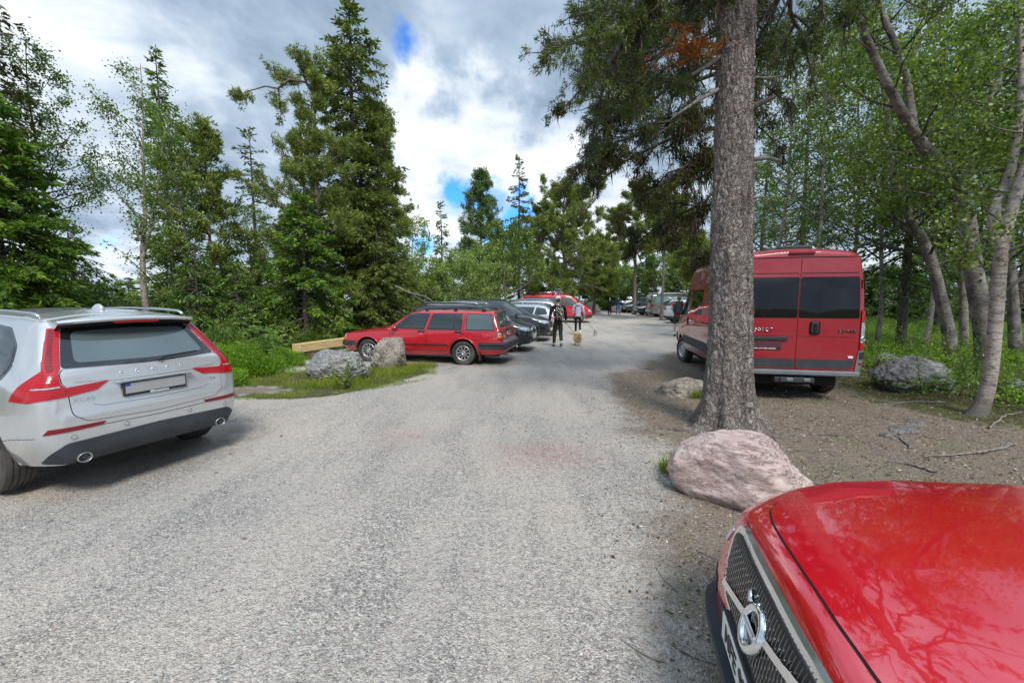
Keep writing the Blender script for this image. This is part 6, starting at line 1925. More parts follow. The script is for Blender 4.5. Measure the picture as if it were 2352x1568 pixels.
# ------------------------------------------------------------------ the big pine in front
def big_pine():
    rng = np.random.default_rng(5)
    b = gp(1672, 985)
    t = empty('pine_tree', (b.x, b.y, b.z), label='huge old pine with a thick scaly trunk right behind the pink boulder', cat='pine')
    # trunk: a fine tube with root flares and bark plates modelled as relief
    H = 13.0
    nz, na = 620, 150
    zs = np.concatenate([np.linspace(-0.12, 6.0, 560), np.linspace(6.1, H, nz - 560)])
    a = np.linspace(0, 2 * PI, na, endpoint=False)
    A, Z = np.meshgrid(a, zs)
    rr = np.interp(Z, [-0.2, 0.0, 0.12, 0.3, 0.6, 1.1, 2.0, 3.5, 5.5, 9, 13], [0.46, 0.40, 0.355, 0.318, 0.290, 0.268, 0.250, 0.226, 0.205, 0.16, 0.07])
    roots = [(3.35, 0.20), (4.25, 0.10), (5.3, 0.08), (6.0, 0.20), (1.0, 0.2), (2.2, 0.2)]
    for ra, amp in roots:
        d = np.angle(np.exp(1j * (A - ra)))
        rr += amp * np.exp(-(d / 0.27) ** 2) * np.exp(-np.clip(Z + 0.05, 0, 9) / 0.20)
        rr += 0.045 * np.exp(-(d / 0.30) ** 2) * np.exp(-np.clip(Z, 0, 9) / 0.9)
        rr -= 0.02 * np.exp(-(np.angle(np.exp(1j * (A - ra - 0.5))) / 0.14) ** 2) * np.exp(-np.clip(Z, 0, 9) / 1.0)
    rel = np.zeros_like(rr)
    flat = rr.ravel(); out = np.zeros(flat.size)
    AX = np.cos(A).ravel(); AY = np.sin(A).ravel(); ZZ = Z.ravel(); RR = np.clip(rr, 0.1, 0.34).ravel()
    low = np.clip(1.15 - ZZ / 1.6, 0, 1)
    for i in range(flat.size):
        z = ZZ[i]
        if z > 6.0: continue
        p = Vector((AX[i] * RR[i], AY[i] * RR[i], z * (0.42 - 0.20 * low[i])))
        w = noise.noise_vector(p * 9.0) * 0.12
        d, _ = noise.voronoi((p + w) * 17.0)
        e = min((d[1] - d[0]) * 2.0, 1.0)
        out[i] = 0.014 * (e ** 0.5) - 0.009 + 0.008 * noise.noise(p * 34) + 0.02 * noise.noise(Vector((p.x * 3, p.y * 3, z * 0.9))) + 0.007 * (noise.cell((p + w) * 17.0) - 0.5)
    rr = rr + out.reshape(rr.shape)
    lx = -0.034 * Z; ly = np.zeros_like(Z)
    V = np.stack([lx + rr * np.cos(A), ly + rr * np.sin(A), Z], -1).reshape(-1, 3)
    i = np.arange(nz - 1)[:, None] * na + np.arange(na)[None]; j = np.arange(nz - 1)[:, None] * na + (np.arange(na)[None] + 1) % na
    F = np.stack([i, j, j + na, i + na], -1).reshape(-1, 4)
    obj('trunk', mesh_np('trunk', V, F, smooth=True), M['bark_pine'], t)
    # roots running over the ground
    for ang, L, r0 in ((6.05, 1.3, 0.075), (3.3, 0.8, 0.06), (5.6, 0.8, 0.06), (0.25, 0.7, 0.055)):
        P = curve_pts((0.30 * math.cos(ang), 0.30 * math.sin(ang), 0.05), (math.cos(ang), math.sin(ang), -0.05), L, 12, rng, 0.22)
        for q in P: q[2] = gz(q[0] + b.x, q[1] + b.y) - b.z - 0.008 + 0.02 * math.sin(q[0] * 7)
        P[0][2] = 0.10
        V2, F2 = tube_np([(P, np.linspace(r0, 0.012, 13))], 8)
        obj('root', mesh_np('root', V2, F2, smooth=True), M['bark_pine_far'], t)
    # broken stubs
    def local(p): return np.array(p) - np.array((b.x, b.y, b.z))
    for (u0, v0, u1, v1, r0, r1, dd, m_) in ((1735, 366, 1792, 370, .028, .020, 0.0, 'dead_wood'), (1733, 455, 1758, 455, .018, .012, 0.0, 'dead_wood'), (1733, 243, 1780, 222, .045, .022, 0.0, 'bark_pine_far'),
                                             (1735, 178, 1800, 174, .016, .010, -.1, 'dead_wood'), (1738, 395, 1742, 420, .02, .008, 0, 'bark_pine_far'),
                                             (1660, 200, 1545, 270, .028, .012, -.25, 'dead_wood'), (1665, 122, 1590, 172, .035, .018, -.2, 'bark_pine_far')):
        p0 = local(at(u0, v0, b.y + dd * 0)); p1 = local(at(u1, v1, b.y + dd))
        c = p0 + (p1 - p0) * 0.0; c = np.array([p0[0] * 0.55, 0, p0[2]])
        P = np.array([c, p0, p0 * 0.5 + p1 * 0.5 + rng.normal(0, 0.012, 3), p1])
        V2, F2 = tube_np([(P, np.array([r0, r0, (r0 + r1) / 2, r1]))], 8)
        bm = bmesh.new(); mm = mesh_np('dead_branch', V2, F2, smooth=True); bm.from_mesh(mm)
        bmesh.ops.holes_fill(bm, edges=bm.edges)
        obj('dead_branch', bm, M[m_], t)
    # boughs: the crown starts above the picture, its lower boughs hang down to the left
    paths, tips, lich = [], [], []
    def bough(p0, pts, r0, seedlen=0.40, nsub=7, depth=2):
        P = np.array([p0] + pts, float)
        s = np.linspace(0, 1, len(P)); q = np.linspace(0, 1, 12)
        Q = np.stack([np.interp(q, s, P[:, k]) for k in range(3)], 1)
        for _ in range(2): Q[1:-1] = (Q[:-2] + 2 * Q[1:-1] + Q[2:]) / 4
        Q[1:-1] += rng.normal(0, 0.03, (10, 3))
        branch_out(rng, Q, r0, depth, seedlen, nsub, paths, tips, wob=0.2, up=-0.05, spread=(0.5, 1.2))
    def w(u, v, d): return local(at(u, v, d))
    ax = lambda z: (-0.034 * z, 0.0, z)
    bough(ax(5.25), [w(1640, -25, 5.2), w(1560, -10, 5.0), w(1470, 5, 4.9), w(1395, 60, 4.9)], 0.06, 0.36, 9)
    bough(ax(6.6), [w(1600, -160, 5.3), w(1500, -60, 5.2), w(1430, 90, 5.2), w(1385, 180, 5.3)], 0.06, 0.40, 10)
    bough(ax(7.0), [w(1650, -150, 5.8), w(1600, 0, 6.2), w(1540, 120, 6.3), w(1430, 210, 6.2)], 0.055, 0.45, 9)
    bough(ax(7.4), [w(1560, -150, 6.0), w(1440, -60, 6.4), w(1400, 60, 6.6)], 0.05, 0.45, 9)
    bough(ax(6.2), [w(1780, -60, 5.8), w(1830, 30, 6.2), w(1850, 120, 6.4)], 0.05, 0.45, 8)
    bough(ax(7.2), [w(1800, -160, 5.0), w(1900, -100, 4.8), w(1990, -60, 4.6)], 0.05, 0.45, 8)
    for q in range(14):
        a_ = q * 2.399; z_ = 7.5 + q * 0.38; L = 3.0 * (1 - q / 22)
        P = curve_pts((0.05, 0, z_), (math.cos(a_), math.sin(a_), 0.15), L, 7, rng, 0.12)
        branch_out(rng, P, 0.05, 2, 0.45, 5, paths, tips, up=0.05)
    V2, F2 = tube_np(paths, 6)
    obj('branches', mesh_np('branches', V2, F2, smooth=True), M['bark_spruce'], t)
    tp_ = np.repeat(np.array([q[0] for q in tips]), 2, 0); td = np.repeat(np.array([q[1] for q in tips]), 2, 0)
    tp_ = tp_ + rng.normal(0, 0.045, tp_.shape)
    sel = rng.random(len(tp_)) < .62
    C, D, L, Wd = tufts(tp_[sel], (td + np.array([0, 0, .25]))[sel], rng, 24, 0.065, 0.010)
    # keep away from the trunk in front so its bark stays clear, as in the photograph
    keep = ~((np.abs(C[:, 0]) < 0.33) & (C[:, 1] < 0.1) & (C[:, 2] < 5.3))
    obj('crown', leaf_mesh('crown', C[keep], D[keep], L[keep], Wd[keep], rng), M['pine_dim'], t)
    allp = np.concatenate([q[0] for q in paths if q[1][0] < 0.05]); allp = allp[(allp[:, 0] < -.45) | (allp[:, 0] > .45)]
    nl_ = 8000; idx = rng.integers(0, len(allp), nl_); Cl = allp[idx] + rng.normal(0, .05, (nl_, 3))
    Dl = rng.normal(0, .25, (nl_, 3)); Dl[:, 2] -= 1; Ll = rng.uniform(.03, .13, nl_)
    obj('beard_lichen', leaf_mesh('beard_lichen', Cl, Dl, Ll, Ll * .06 + .003, rng), M['lichen'], t)
    # one dead brown spray
    cc = w(1585, 105, 5.35)
    P = cc + rng.normal(0, 1, (90, 3)) * np.array([0.19, 0.12, 0.10])
    C, D, L, Wd = tufts(P, rng.normal(0, 1, (90, 3)), rng, 22, 0.07, 0.010)
    obj('brown_needles', leaf_mesh('brown_needles', C, D, L, Wd, rng), M['pine_dead'], t)
    return b


PB = big_pine()


def hanging_spruce():
    """the dark lichen-hung tree whose boughs show behind the big trunk"""
    rng = np.random.default_rng(77)
    g = g0(1640, 8.6)
    t = empty('spruce_tree', g, label='dark shaggy tree hung with beard lichen, half hidden behind the thick pine trunk', cat='spruce')
    H = 9.5
    zs = np.linspace(-0.1, H, 10)
    V, F = tube_np([(np.stack([zs * 0, zs * 0, zs], 1), 0.12 * (1 - zs / H * 0.8))], 10)
    obj('trunk', mesh_np('trunk', V, F, smooth=True), M['bark_spruce'], t)
    paths, tips = [], []
    def local(p): return np.array(p) - np.array(g)
    ends = [(1310, 95, 8.0), (1325, 215, 8.2), (1365, 360, 8.0), (1400, 400, 8.4), (1380, 300, 9.0), (1430, 480, 8.3), (1470, 330, 7.8), (1490, 440, 8.8), (1540, 540, 8.4),
            (1420, 150, 9.2), (1560, 300, 7.9), (1595, 500, 8.1), (1450, 230, 7.9), (1530, 420, 7.8), (1590, 160, 8.0), (1580, 390, 8.2), (1520, 60, 8.3), (1600, 30, 8.3),
            (1770, 120, 8.4), (1800, 230, 8.6), (1790, 40, 8.3), (1840, 150, 8.9), (1780, 330, 8.8), (1430, 40, 8.6), (1500, 180, 8.8), (1460, 560, 9.6), (1590, 620, 9.3)]
    for k, (u, v, d) in enumerate(ends):
        e = local(at(u, v, d)); z0 = min(H * 0.95, e[2] + 0.45 + 0.22 * abs(e[0]))
        p0 = np.array([0, 0, z0]); L = np.linalg.norm(e - p0)
        mid = p0 * 0.5 + e * 0.5 + np.array([0, 0, 0.14 * L])
        s = np.linspace(0, 1, 8)[:, None]
        P = (1 - s) ** 2 * p0 + 2 * s * (1 - s) * mid + s * s * e
        P[1:-1] += rng.normal(0, 0.03, (6, 3))
        branch_out(rng, P, 0.012 + 0.013 * L, 2, 0.33, 8, paths, tips, wob=0.22, up=-0.10, spread=(0.4, 1.3))
    V2, F2 = tube_np(paths, 5)
    obj('branches', mesh_np('branches', V2, F2, smooth=True), M['bark_spruce'], t)
    tp_ = np.repeat(np.array([q[0] for q in tips]), 2, 0); td = np.repeat(np.array([q[1] for q in tips]), 2, 0)
    tp_ = tp_ + rng.normal(0, 0.06, tp_.shape)
    keep = ((tp_[:, 0] < -1.5) & (rng.random(len(tp_)) < .6)) | (rng.random(len(tp_)) < 0.16)
    C, D, L, Wd = tufts(tp_[keep], td[keep], rng, 20, 0.10, 0.016)
    obj('crown', leaf_mesh('crown', C, D, L, Wd, rng), M['spruce_dim'], t)
    # beard lichen and dead twigs hanging straight down from the boughs
    allp = np.concatenate([q[0] for q in paths])
    n = 17000
    idx = rng.integers(0, len(allp), n)
    C = allp[idx] + rng.normal(0, 0.05, (n, 3))
    D = rng.normal(0, 0.22, (n, 3)); D[:, 2] -= 1
    Ln = rng.uniform(0.05, 0.20, n) * np.where(rng.random(n) < 0.05, 2.4, 1.0)
    obj('beard_lichen', leaf_mesh('beard_lichen', C, D, Ln, Ln * 0.07 + 0.004, rng), M['lichen'], t)


hanging_spruce()
pn(1592, 22, 540, 45, 'ragged pine behind the bonnet of the red van', 50, rb=0.08, cf=0.5, n_br=20, mt='pine', k=18, ln=0.15, wd=0.028, kmul=2)

# ------------------------------------------------------------------ birches on the right
def bp(pts, base):
    return [tuple(np.array(at(u, v, d)) - np.array(base)) for (u, v, d) in pts]

RB = 'birches on the right'
b1 = gp(2252, 952); 
make_birch('birch_tree', 'pale curved birch in front, its foot bent left beside the grey boulder', b1,
           [([(-0.10, 0, -0.1)] + bp([(2258, 930, b1.y), (2276, 860, b1.y), (2290, 700, b1.y), (2300, 560, b1.y), (2335, 440, b1.y), (2390, 300, b1.y), (2430, 100, b1.y)], b1),
             [.14, .092, .082, .078, .074, .066, .058, .035]),
            (bp([(2300, 570, b1.y), (2275, 500, b1.y + .1), (2330, 380, b1.y + .3), (2350, 200, b1.y + .5), (2340, 0, b1.y + .6)], b1), [.08, .07, .05, .04, .02])],
           seed=101, bark='bark_birch', n_leaf=9000, leaf=0.058, n_br=26, Lb0=1.3, crown_from=0.42, group=RB)
b2 = gp(2270, 880)
make_birch('birch_tree', 'thick dark barked birch leaning left above the pale curved one', b2,
           [([(0, 0, -0.1)] + bp([(2262, 760, b2.y), (2238, 640, b2.y), (2222, 520, b2.y), (2210, 430, b2.y), (2150, 370, b2.y - .2), (2100, 310, b2.y - .4), (2030, 180, b2.y - .6), (1960, 20, b2.y - .7), (1930, -120, b2.y - .8)], b2),
             [.20, .155, .145, .135, .13, .11, .085, .065, .05, .03]),
            (bp([(2212, 440, b2.y), (2235, 330, b2.y + .2), (2290, 200, b2.y + .4), (2330, 60, b2.y + .5)], b2), [.10, .08, .05, .03]),
            (bp([(2100, 310, b2.y - .4), (2080, 160, b2.y - .2), (2010, -10, b2.y), (1990, -160, b2.y + .2)], b2), [.07, .06, .04, .02])],
           seed=102, n_leaf=11000, leaf=0.0682, n_br=52, Lb0=1.5, crown_from=0.35, group=RB)
b3 = gp(2190, 845)
make_birch('birch_tree', 'leaning birch with a peeling grey trunk behind the grey boulder', b3,
           [([(0, 0, -0.1)] + bp([(2180, 760, b3.y), (2160, 680, b3.y), (2135, 580, b3.y), (2085, 490, b3.y), (2050, 420, b3.y + .2), (2040, 250, b3.y + .4), (2000, 60, b3.y + .6)], b3),
             [.15, .125, .118, .108, .095, .075, .05, .03])],
           seed=103, n_leaf=15000, leaf=0.066, n_br=38, Lb0=1.8, crown_from=0.4, group=RB)
b4 = gp(2335, 835)
make_birch('birch_tree', 'mottled birch at the right edge of the picture behind the pale one', b4,
           [([(0, 0, -0.1)] + bp([(2328, 700, b4.y), (2315, 560, b4.y), (2330, 400, b4.y), (2345, 200, b4.y), (2330, 0, b4.y)], b4), [.13, .105, .09, .08, .06, .03])],
           seed=104, n_leaf=15000, leaf=0.064, n_br=36, Lb0=1.8, crown_from=0.35, group=RB)
b5 = gp(2215, 815)
make_birch('birch_tree', 'slim birch with an orange peeling patch between the two dark birches', b5,
           [([(0, 0, -0.1)] + bp([(2213, 700, b5.y), (2208, 560, b5.y), (2190, 400, b5.y), (2180, 200, b5.y), (2150, 0, b5.y)], b5), [.12, .10, .085, .07, .05, .03])],
           seed=105, bark='bark_birch', n_leaf=11000, leaf=0.068, n_br=36, Lb0=1.9, crown_from=0.3, group=RB)
for i, (u, d, vt, lab, cf, w_, nl) in enumerate([
        (2118, 11.5, 60, 'slender grey birch right of the red van', 0.35, 1.7, 17000), (2010, 12.5, 40, 'thin bent birch stem next to the van tail lamp', 0.3, 1.8, 17000),
        (1850, 13.5, -40, 'birch crown above the roof of the red van', 0.3, 2.1, 20000), (1930, 15.5, 0, 'green birch behind the roof hatch of the van', 0.2, 2.3, 16000),
        (1760, 15, 60, 'birch just right of the thick pine trunk', 0.25, 2.0, 14000), 
        (2290, 12, -60, 'tall birch behind the pale curved birch', 0.2, 2.1, 18000), (2420, 10, -120, 'leafy birch at the far right edge', 0.2, 2.0, 16000),

        (2370, 16, 0, 'far birch at the right edge', 0.1, 2.6, 12000), (1800, 21, 180, 'far birch behind the van, left', 0.1, 2.6, 10000),

        (2260, 24, 220, 'far low birch behind the thick trunks', 0.05, 3.2, 9000), (1700, 26, 400, 'far birch hidden behind the thick pine', 0.05, 2.8, 8000)]):
    simple_birch(u, d, vt, lab, 120 + i, wid=w_, n_leaf=int(nl * .72), leaf=0.062 + 0.003 * max(0, d - 11), cf=cf, rb=0.055 + 0.004 * i % 3, group='birches of the wood on the right', n_br=40,
                 mt='birch', bark='bark_birch_dark' if i % 2 else 'bark_birch')
for i, (u, d, vt, w_, lab) in enumerate([(2066, 13.0, 120, 110, 'dark straight spruce trunk right of the van'), (1830, 18, 150, 120, 'dark spruce behind the left half of the van'), (2150, 20, 180, 120, 'dark spruce deep in the wood between the birches'),
                                        (2330, 21, 130, 130, 'far spruce at the right edge'), (1735, 22, 330, 70, 'far spruce right of the thick pine'),
                                        (2060, 32, 340, 70, 'very far spruce in the gap right of the van')]):
    sp(u, d, vt, w_, lab, 150 + i, rb=0.13, n_br=110, twigs=9, mt='spruce', start=0.22 if i == 0 else 0.06, droop=0.5, twl=0.2, irregular=0.4, group='spruces of the wood on the right', power=0.6)
# ------------------------------------------------------------------ people and dogs
def cloth(name, col, v=0.12, rough=0.85, scale=14):
    return pbr(name, col, rough, var=v, vscale=scale, bump=(9, 0.5, 0.02), spec=0.25)

M['skin'] = pbr('skin', (0.50, 0.30, 0.22), 0.55, var=0.06)
M['c_black'] = cloth('black_cloth', (0.014, 0.014, 0.016))
M['c_olive'] = cloth('olive_cloth', (0.052, 0.050, 0.036))
M['c_lilac'] = cloth('lilac_cloth', (0.42, 0.41, 0.56))
M['c_white'] = cloth('white_cloth', (0.72, 0.71, 0.72))
M['c_blue'] = cloth('blue_cloth', (0.018, 0.065, 0.17))
M['c_jeans'] = cloth('jeans_cloth', (0.09, 0.19, 0.34))
M['c_red'] = cloth('red_cloth', (0.62, 0.012, 0.018))
M['c_navy'] = cloth('navy_cloth', (0.018, 0.028, 0.05))
M['c_dark'] = cloth('dark_cloth', (0.045, 0.042, 0.038))
M['h_brown'] = pbr('brown_hair', (0.16, 0.09, 0.045), 0.6, var=0.3, vscale=40)
M['h_grey'] = pbr('pale_hair', (0.60, 0.56, 0.50), 0.6, var=0.2, vscale=40)
M['shoe_grey'] = pbr('shoe_grey', (0.13, 0.125, 0.12), 0.8, var=0.2)
M['shoe_black'] = pbr('shoe_black', (0.02, 0.02, 0.02), 0.7)
M['sole'] = pbr('shoe_sole', (0.5, 0.49, 0.47), 0.8)
def pattern_mat():
    m, T = mat('patterned_cloth')
    tc = T.n('TexCoord').outputs['Object']
    w = T.n('VectorMath', operation='ADD', inp={0: tc, 1: T.n('VectorMath', operation='SCALE', inp={0: T.noise(tc, 9, 2, 0.5, out=1), 'Scale': 0.05}).outputs[0]}).outputs[0]
    d = T.voro(T.vscale(w, (1, 1, 0.7)), 30, 'F1', 'Distance')
    k = T.n('SeparateColor', inp={0: T.voro(T.vscale(w, (1, 1, 0.7)), 30, 'F1', 'Color')}).outputs[0]
    f = T.math('MULTIPLY', T.math('LESS_THAN', d, 0.42), T.math('GREATER_THAN', k, 0.35))
    c = T.mix(f, (0.025, 0.022, 0.022), (0.72, 0.66, 0.62))
    p = T.n('BsdfPrincipled', inp={'Base Color': c, 'Roughness': 0.8})
    T.n('OutputMaterial', inp={0: p.outputs[0]})
    return m
M['c_pattern'] = pattern_mat()


def skin_mesh(name, chains, mts, parent, sub=2, root=0):
    """chains: list of lists of (x,y,z,rx[,ry]); a point equal to an earlier one is shared. One continuous skinned surface"""
    verts, rad, edges = [], [], []
    def idx(p):
        for i, q in enumerate(verts):
            if (Vector(q) - Vector(p[:3])).length < 1e-5: return i
        verts.append(tuple(p[:3])); rad.append((p[3], p[4] if len(p) > 4 else p[3])); return len(verts) - 1
    for ch in chains:
        prev = None
        for p in ch:
            i = idx(p)
            if prev is not None and prev != i: edges.append((prev, i))
            prev = i
    me = bpy.data.meshes.new(name)
    me.from_pydata(verts, edges, [])
    ob = bpy.data.objects.new(name, me); COL.objects.link(ob)
    sk = ob.modifiers.new('s', 'SKIN'); sk.branch_smoothing = 0.6
    sk.use_smooth_shade = True
    if not me.skin_vertices: 
        me.attributes  # the modifier makes its layer below
    bm = bmesh.new(); bm.from_mesh(me)
    lay = bm.verts.layers.skin.verify()
    bm.verts.ensure_lookup_table()
    for i, v in enumerate(bm.verts):
        v[lay].radius = rad[i]; v[lay].use_root = (i == root)
    bm.to_mesh(me); bm.free()
    if sub:
        ss = ob.modifiers.new('u', 'SUBSURF'); ss.levels = sub; ss.render_levels = sub
    dg = bpy.context.evaluated_depsgraph_get(); dg.update()
    out = bpy.data.meshes.new_from_object(ob.evaluated_get(dg))
    bpy.data.objects.remove(ob)
    out.materials.clear()
    out.polygons.foreach_set('use_smooth', [True] * len(out.polygons))
    return obj(name, out, mts, parent)


def ellip(name, c, r, m, parent, f=None, sub=3, rot=None):
    bm = bmesh.new(); bmesh.ops.create_icosphere(bm, subdivisions=sub, radius=1)
    for v in bm.verts:
        p = v.co.copy()
        if f: p = Vector(f(p))
        p = Vector((p.x * r[0], p.y * r[1], p.z * r[2]))
        if rot: p = rot @ p
        v.co = p + Vector(c)
    for fc in bm.faces: fc.smooth = True
    return obj(name, bm, m, parent)


def hand_chain(w, d, side, curl=0.5):
    """wrist w, direction d (unit): palm, four fingers, thumb as skin chains"""
    w = np.array(w); d = norm(np.array(d, float)); s = norm(np.cross(d, [0, 1.0, 0.001])) * 1.0
    n = np.cross(s, d)
    ch = []
    palm = w + d * 0.045
    for k, (o, L) in enumerate(((-0.027, .062), (-0.009, .074), (0.009, .070), (0.026, .056))):
        b0 = w + d * 0.085 + s * o
        b1 = b0 + (d * (1 - curl * .4) + n * curl * .5 * side) * L * .5
        b2 = b1 + (d * (1 - curl) + n * curl * side) * L * .5
        ch.append([(*palm, .022, .014), (*b0, .0095), (*b1, .0085), (*b2, .0070)])
    t0 = palm + s * (-0.030); t1 = t0 + (d * .7 - s * .6) * 0.03; t2 = t1 + d * 0.024
    ch.append([(*palm, .022, .014), (*t0, .011), (*t1, .0100), (*t2, .008)])
    return palm, ch


def person(label, loc, rz, h=1.75, top='c_black', legs='c_olive', hair='h_brown', shoe='shoe_grey', stride=0.22, arms=None, coat=0.0, cap=None, hood=False, bag=None, shorts=False,
           lean=0.0, skirt=False, socks=None, female=False, hair_len=0.0, group=None, tight=False):
    """figure facing +y locally, feet on z=0, built for 1.75 m and scaled"""
    t = empty('person', loc, rz, label, 'person', group)
    t.scale = (h / 1.75,) * 3
    sh = 0.185 if female else 0.205; hip = 0.10
    ly = lambda z: lean * max(0, z - 0.9)
    S = stride
    # joints
    kneeL, ankL = (-0.095, 0.06 + S * .25, 0.50), (-0.095, S * 0.95, 0.10)
    kneeR, ankR = (0.095, -0.02 - S * .3 + .08, 0.49), (0.10, -S * 0.75, 0.145 if S > .05 else .10)
    if S < .05: kneeR, ankR = (0.10, 0.02, 0.50), (0.105, 0, 0.10)
    arms = arms or {'L': [(-.255, .02, 1.16), (-.27, .10, .92)], 'R': [(.255, -.02, 1.16), (.27, .02, .90)]}
    wl, wr = arms['L'][1], arms['R'][1]
    def sub(a, b): return np.array(b) - np.array(a)
    pl, chl = hand_chain(wl, sub(arms['L'][0], wl), 1)
    pr, chr_ = hand_chain(wr, sub(arms['R'][0], wr), -1)
    pelvis = (0, ly(.95), 0.95, .135, .105)
    chest = (0, ly(1.25) - .0, 1.28, .150, .105)
    neck = (0, ly(1.5) + .0, 1.485, .055, .058)
    body = [[pelvis, (0, ly(1.1), 1.10, .125, .095), chest, (0, ly(1.42), 1.41, .12, .085), neck, (0, ly(1.56) + .015, 1.56, .052, .055)]]
    for sg, (el, wr_), knee, ank in ((-1, arms['L'], kneeL, ankL), (1, arms['R'], kneeR, ankR)):
        s0 = (sg * sh, ly(1.42), 1.42, .052)
        palm = pl if sg < 0 else pr
        body.append([(0, ly(1.42), 1.41, .12, .085), s0, (*el, .040), (*wr_, .027, .022), (*palm, .022, .014)])
        body.append([pelvis, (sg * hip, ly(.9), .86, .088, .092), (*knee, .056), (*ank, .036, .042)])
        fy = ank[1] + .15
        body.append([(*ank, .036, .042), (ank[0], fy, ank[2] - .065 if ank[2] < .12 else ank[2] - .11, .03, .02)])
    body += chl + chr_
    skin_mesh('body', body, M['skin'], t, 1)
    # head
    hy = ly(1.66) + .03
    def headf(p):
        x, y, z = p
        k = 1.0 - 0.25 * max(0, -z) - .08 * max(0, z)
        if y > .8 and -0.15 < z < .15 and abs(x) < .2: y += .16 * (1 - abs(x) / .2)          # nose
        if y > .7 and .1 < z < .3 and .2 < abs(x) < .5: y -= .06                             # eye sockets
        if y > .7 and -.45 < z < -.36 and abs(x) < .35: y -= .05                             # mouth
        if z < -.5: y += .10
        return (x * k, y, z)
    hd = ellip('head', (0, hy, 1.655), (.076, .098, .118), M['skin'], t, headf, 4)
    for sg in (-1, 1):
        ellip('ear', (sg * .077, hy - .01, 1.65), (.012, .022, .032), M['skin'], hd, None, 2)
        ellip('eye', (sg * .029, hy + .083, 1.672), (.013, .008, .008), M['c_white'], hd, None, 2)
    def hairf(p):
        x, y, z = p
        if y > .15 and z < .35: return (x * .9, y * .80, z)
        return (x, y, z * (1.0 if z > 0 else 1 + hair_len))
    ellip('hair', (0, hy - .010, 1.675), (.083, .101, .112), M[hair], hd, hairf, 4)
    if cap:
        def capf(p):
            x, y, z = p
            if z < -.05: z = -.05 - .05 * (z < -.5); x *= 1.0
            return (x, y, z)
        cp = ellip('cap', (0, hy - .006, 1.69), (.096, .112, .112), M[cap], t, capf, 4)
        def brim(p):
            x, y, z = p
            return (x, max(y, -.2), z)
        ellip('cap_brim', (0, hy + .12, 1.695), (.075, .085, .012), M[cap], cp, brim, 3)
        small_box('cap_strap', (-.035, hy - .118, 1.685), (.035, hy - .105, 1.715), M['c_black'], cp, .004)
    # trousers or shorts
    lr = .102 if not tight else .090
    lg = [[(0, ly(.98), 1.0, .145, .115), (0, ly(.9), .90, .135, .112)]]
    for sg, knee, ank in ((-1, kneeL, ankL), (1, kneeR, ankR)):
        mid = tuple(np.array((sg * hip, ly(.86), .80)) * .5 + np.array(knee) * .5)
        if shorts: lg.append([(0, ly(.9), .90, .135, .112), (sg * hip, ly(.86), .80, .108, .105), (*mid, .098), (knee[0], knee[1], knee[2] + .08, .092)])
        else:
            a2 = tuple(np.array(ank) + np.array((0, -.005, .02)))
            lg.append([(0, ly(.9), .90, .135, .112), (sg * hip, ly(.86), .80, lr, lr), (*mid, lr * .86), (*knee, lr * .70), (*(np.array(knee) * .45 + np.array(a2) * .55), lr * .66), (*a2, lr * .56)])
    skin_mesh('trousers' if not shorts else 'shorts', lg, M[legs], t, 2)
    # jacket
    bot = 0.88 - coat
    flare = .155 + coat * .25
    jk = [[(0, ly(bot), bot, flare, flare * .82), (0, ly(1.05), 1.05, .152, .122), (0, ly(1.28), 1.28, .168, .125), (0, ly(1.42), 1.425, .125, .10), (0, ly(1.5) + .002, 1.50, .075, .075)]]
    for sg, (el, wr_) in ((-1, arms['L']), (1, arms['R'])):
        w2 = np.array(wr_) * .92 + np.array(el) * .08
        e_ = el
        if shorts:   # short sleeves
            e2 = np.array((sg * sh, ly(1.42), 1.42)) * .45 + np.array(el) * .55
            jk.append([(0, ly(1.42), 1.425, .125, .10), (sg * sh, ly(1.42), 1.42, .072), (*e2, .066)])
        else:
            jk.append([(0, ly(1.42), 1.425, .125, .10), (sg * sh, ly(1.42), 1.42, .072), (*e_, .058), (*w2, .044)])
    skin_mesh('jacket' if not shorts else 'shirt', jk, M[top], t, 2, root=1)
    if hood:
        ellip('hood', (0, ly(1.47) - .085, 1.47), (.125, .075, .075), M[top], t, lambda p: (p[0], p[1], p[2] * (1 - .3 * abs(p[0]))), 3)
    for sg, ank in ((-1, ankL), (1, ankR)):
        rise = max(0, ank[2] - .10)
        tilt = rise * 5.5
        rot = Matrix.Rotation(-tilt, 3, 'X')
        c = Vector((ank[0], ank[1], ank[2] - .055))
        f = ellip('shoe', c + Vector((0, .055 * math.cos(tilt), -.055 * math.sin(tilt) * .8)), (.050, .145, .058), M[shoe], t, lambda p: (p[0] * (1.0 if p[1] > -.3 else .85), p[1], max(p[2], -.55) * (1.0 if p[1] < 0 else 1 - .45 * p[1])), 3, rot)
        if socks:
            torus_pipe('sock', [tuple(np.array(ank) + (0, 0, -.02)), tuple(np.array(ank) + (0, -.01, .10))], .046, M[socks], t)
    if bag:
        by = ly(1.22) - .185
        b = ellip('rucksack', (0, by, 1.20), (.155, .105, .235), M[bag], t, lambda p: ((abs(p[0]) ** .65) * (1 if p[0] > 0 else -1), (abs(p[1]) ** .7) * (1 if p[1] > 0 else -1), (abs(p[2]) ** .7) * (1 if p[2] > 0 else -1) * (1.0)), 4)
        ellip('front_pocket', (0, by - .09, 1.10), (.115, .045, .10), M[bag], b, lambda p: ((abs(p[0]) ** .6) * (1 if p[0] > 0 else -1), p[1], (abs(p[2]) ** .6) * (1 if p[2] > 0 else -1)), 3)
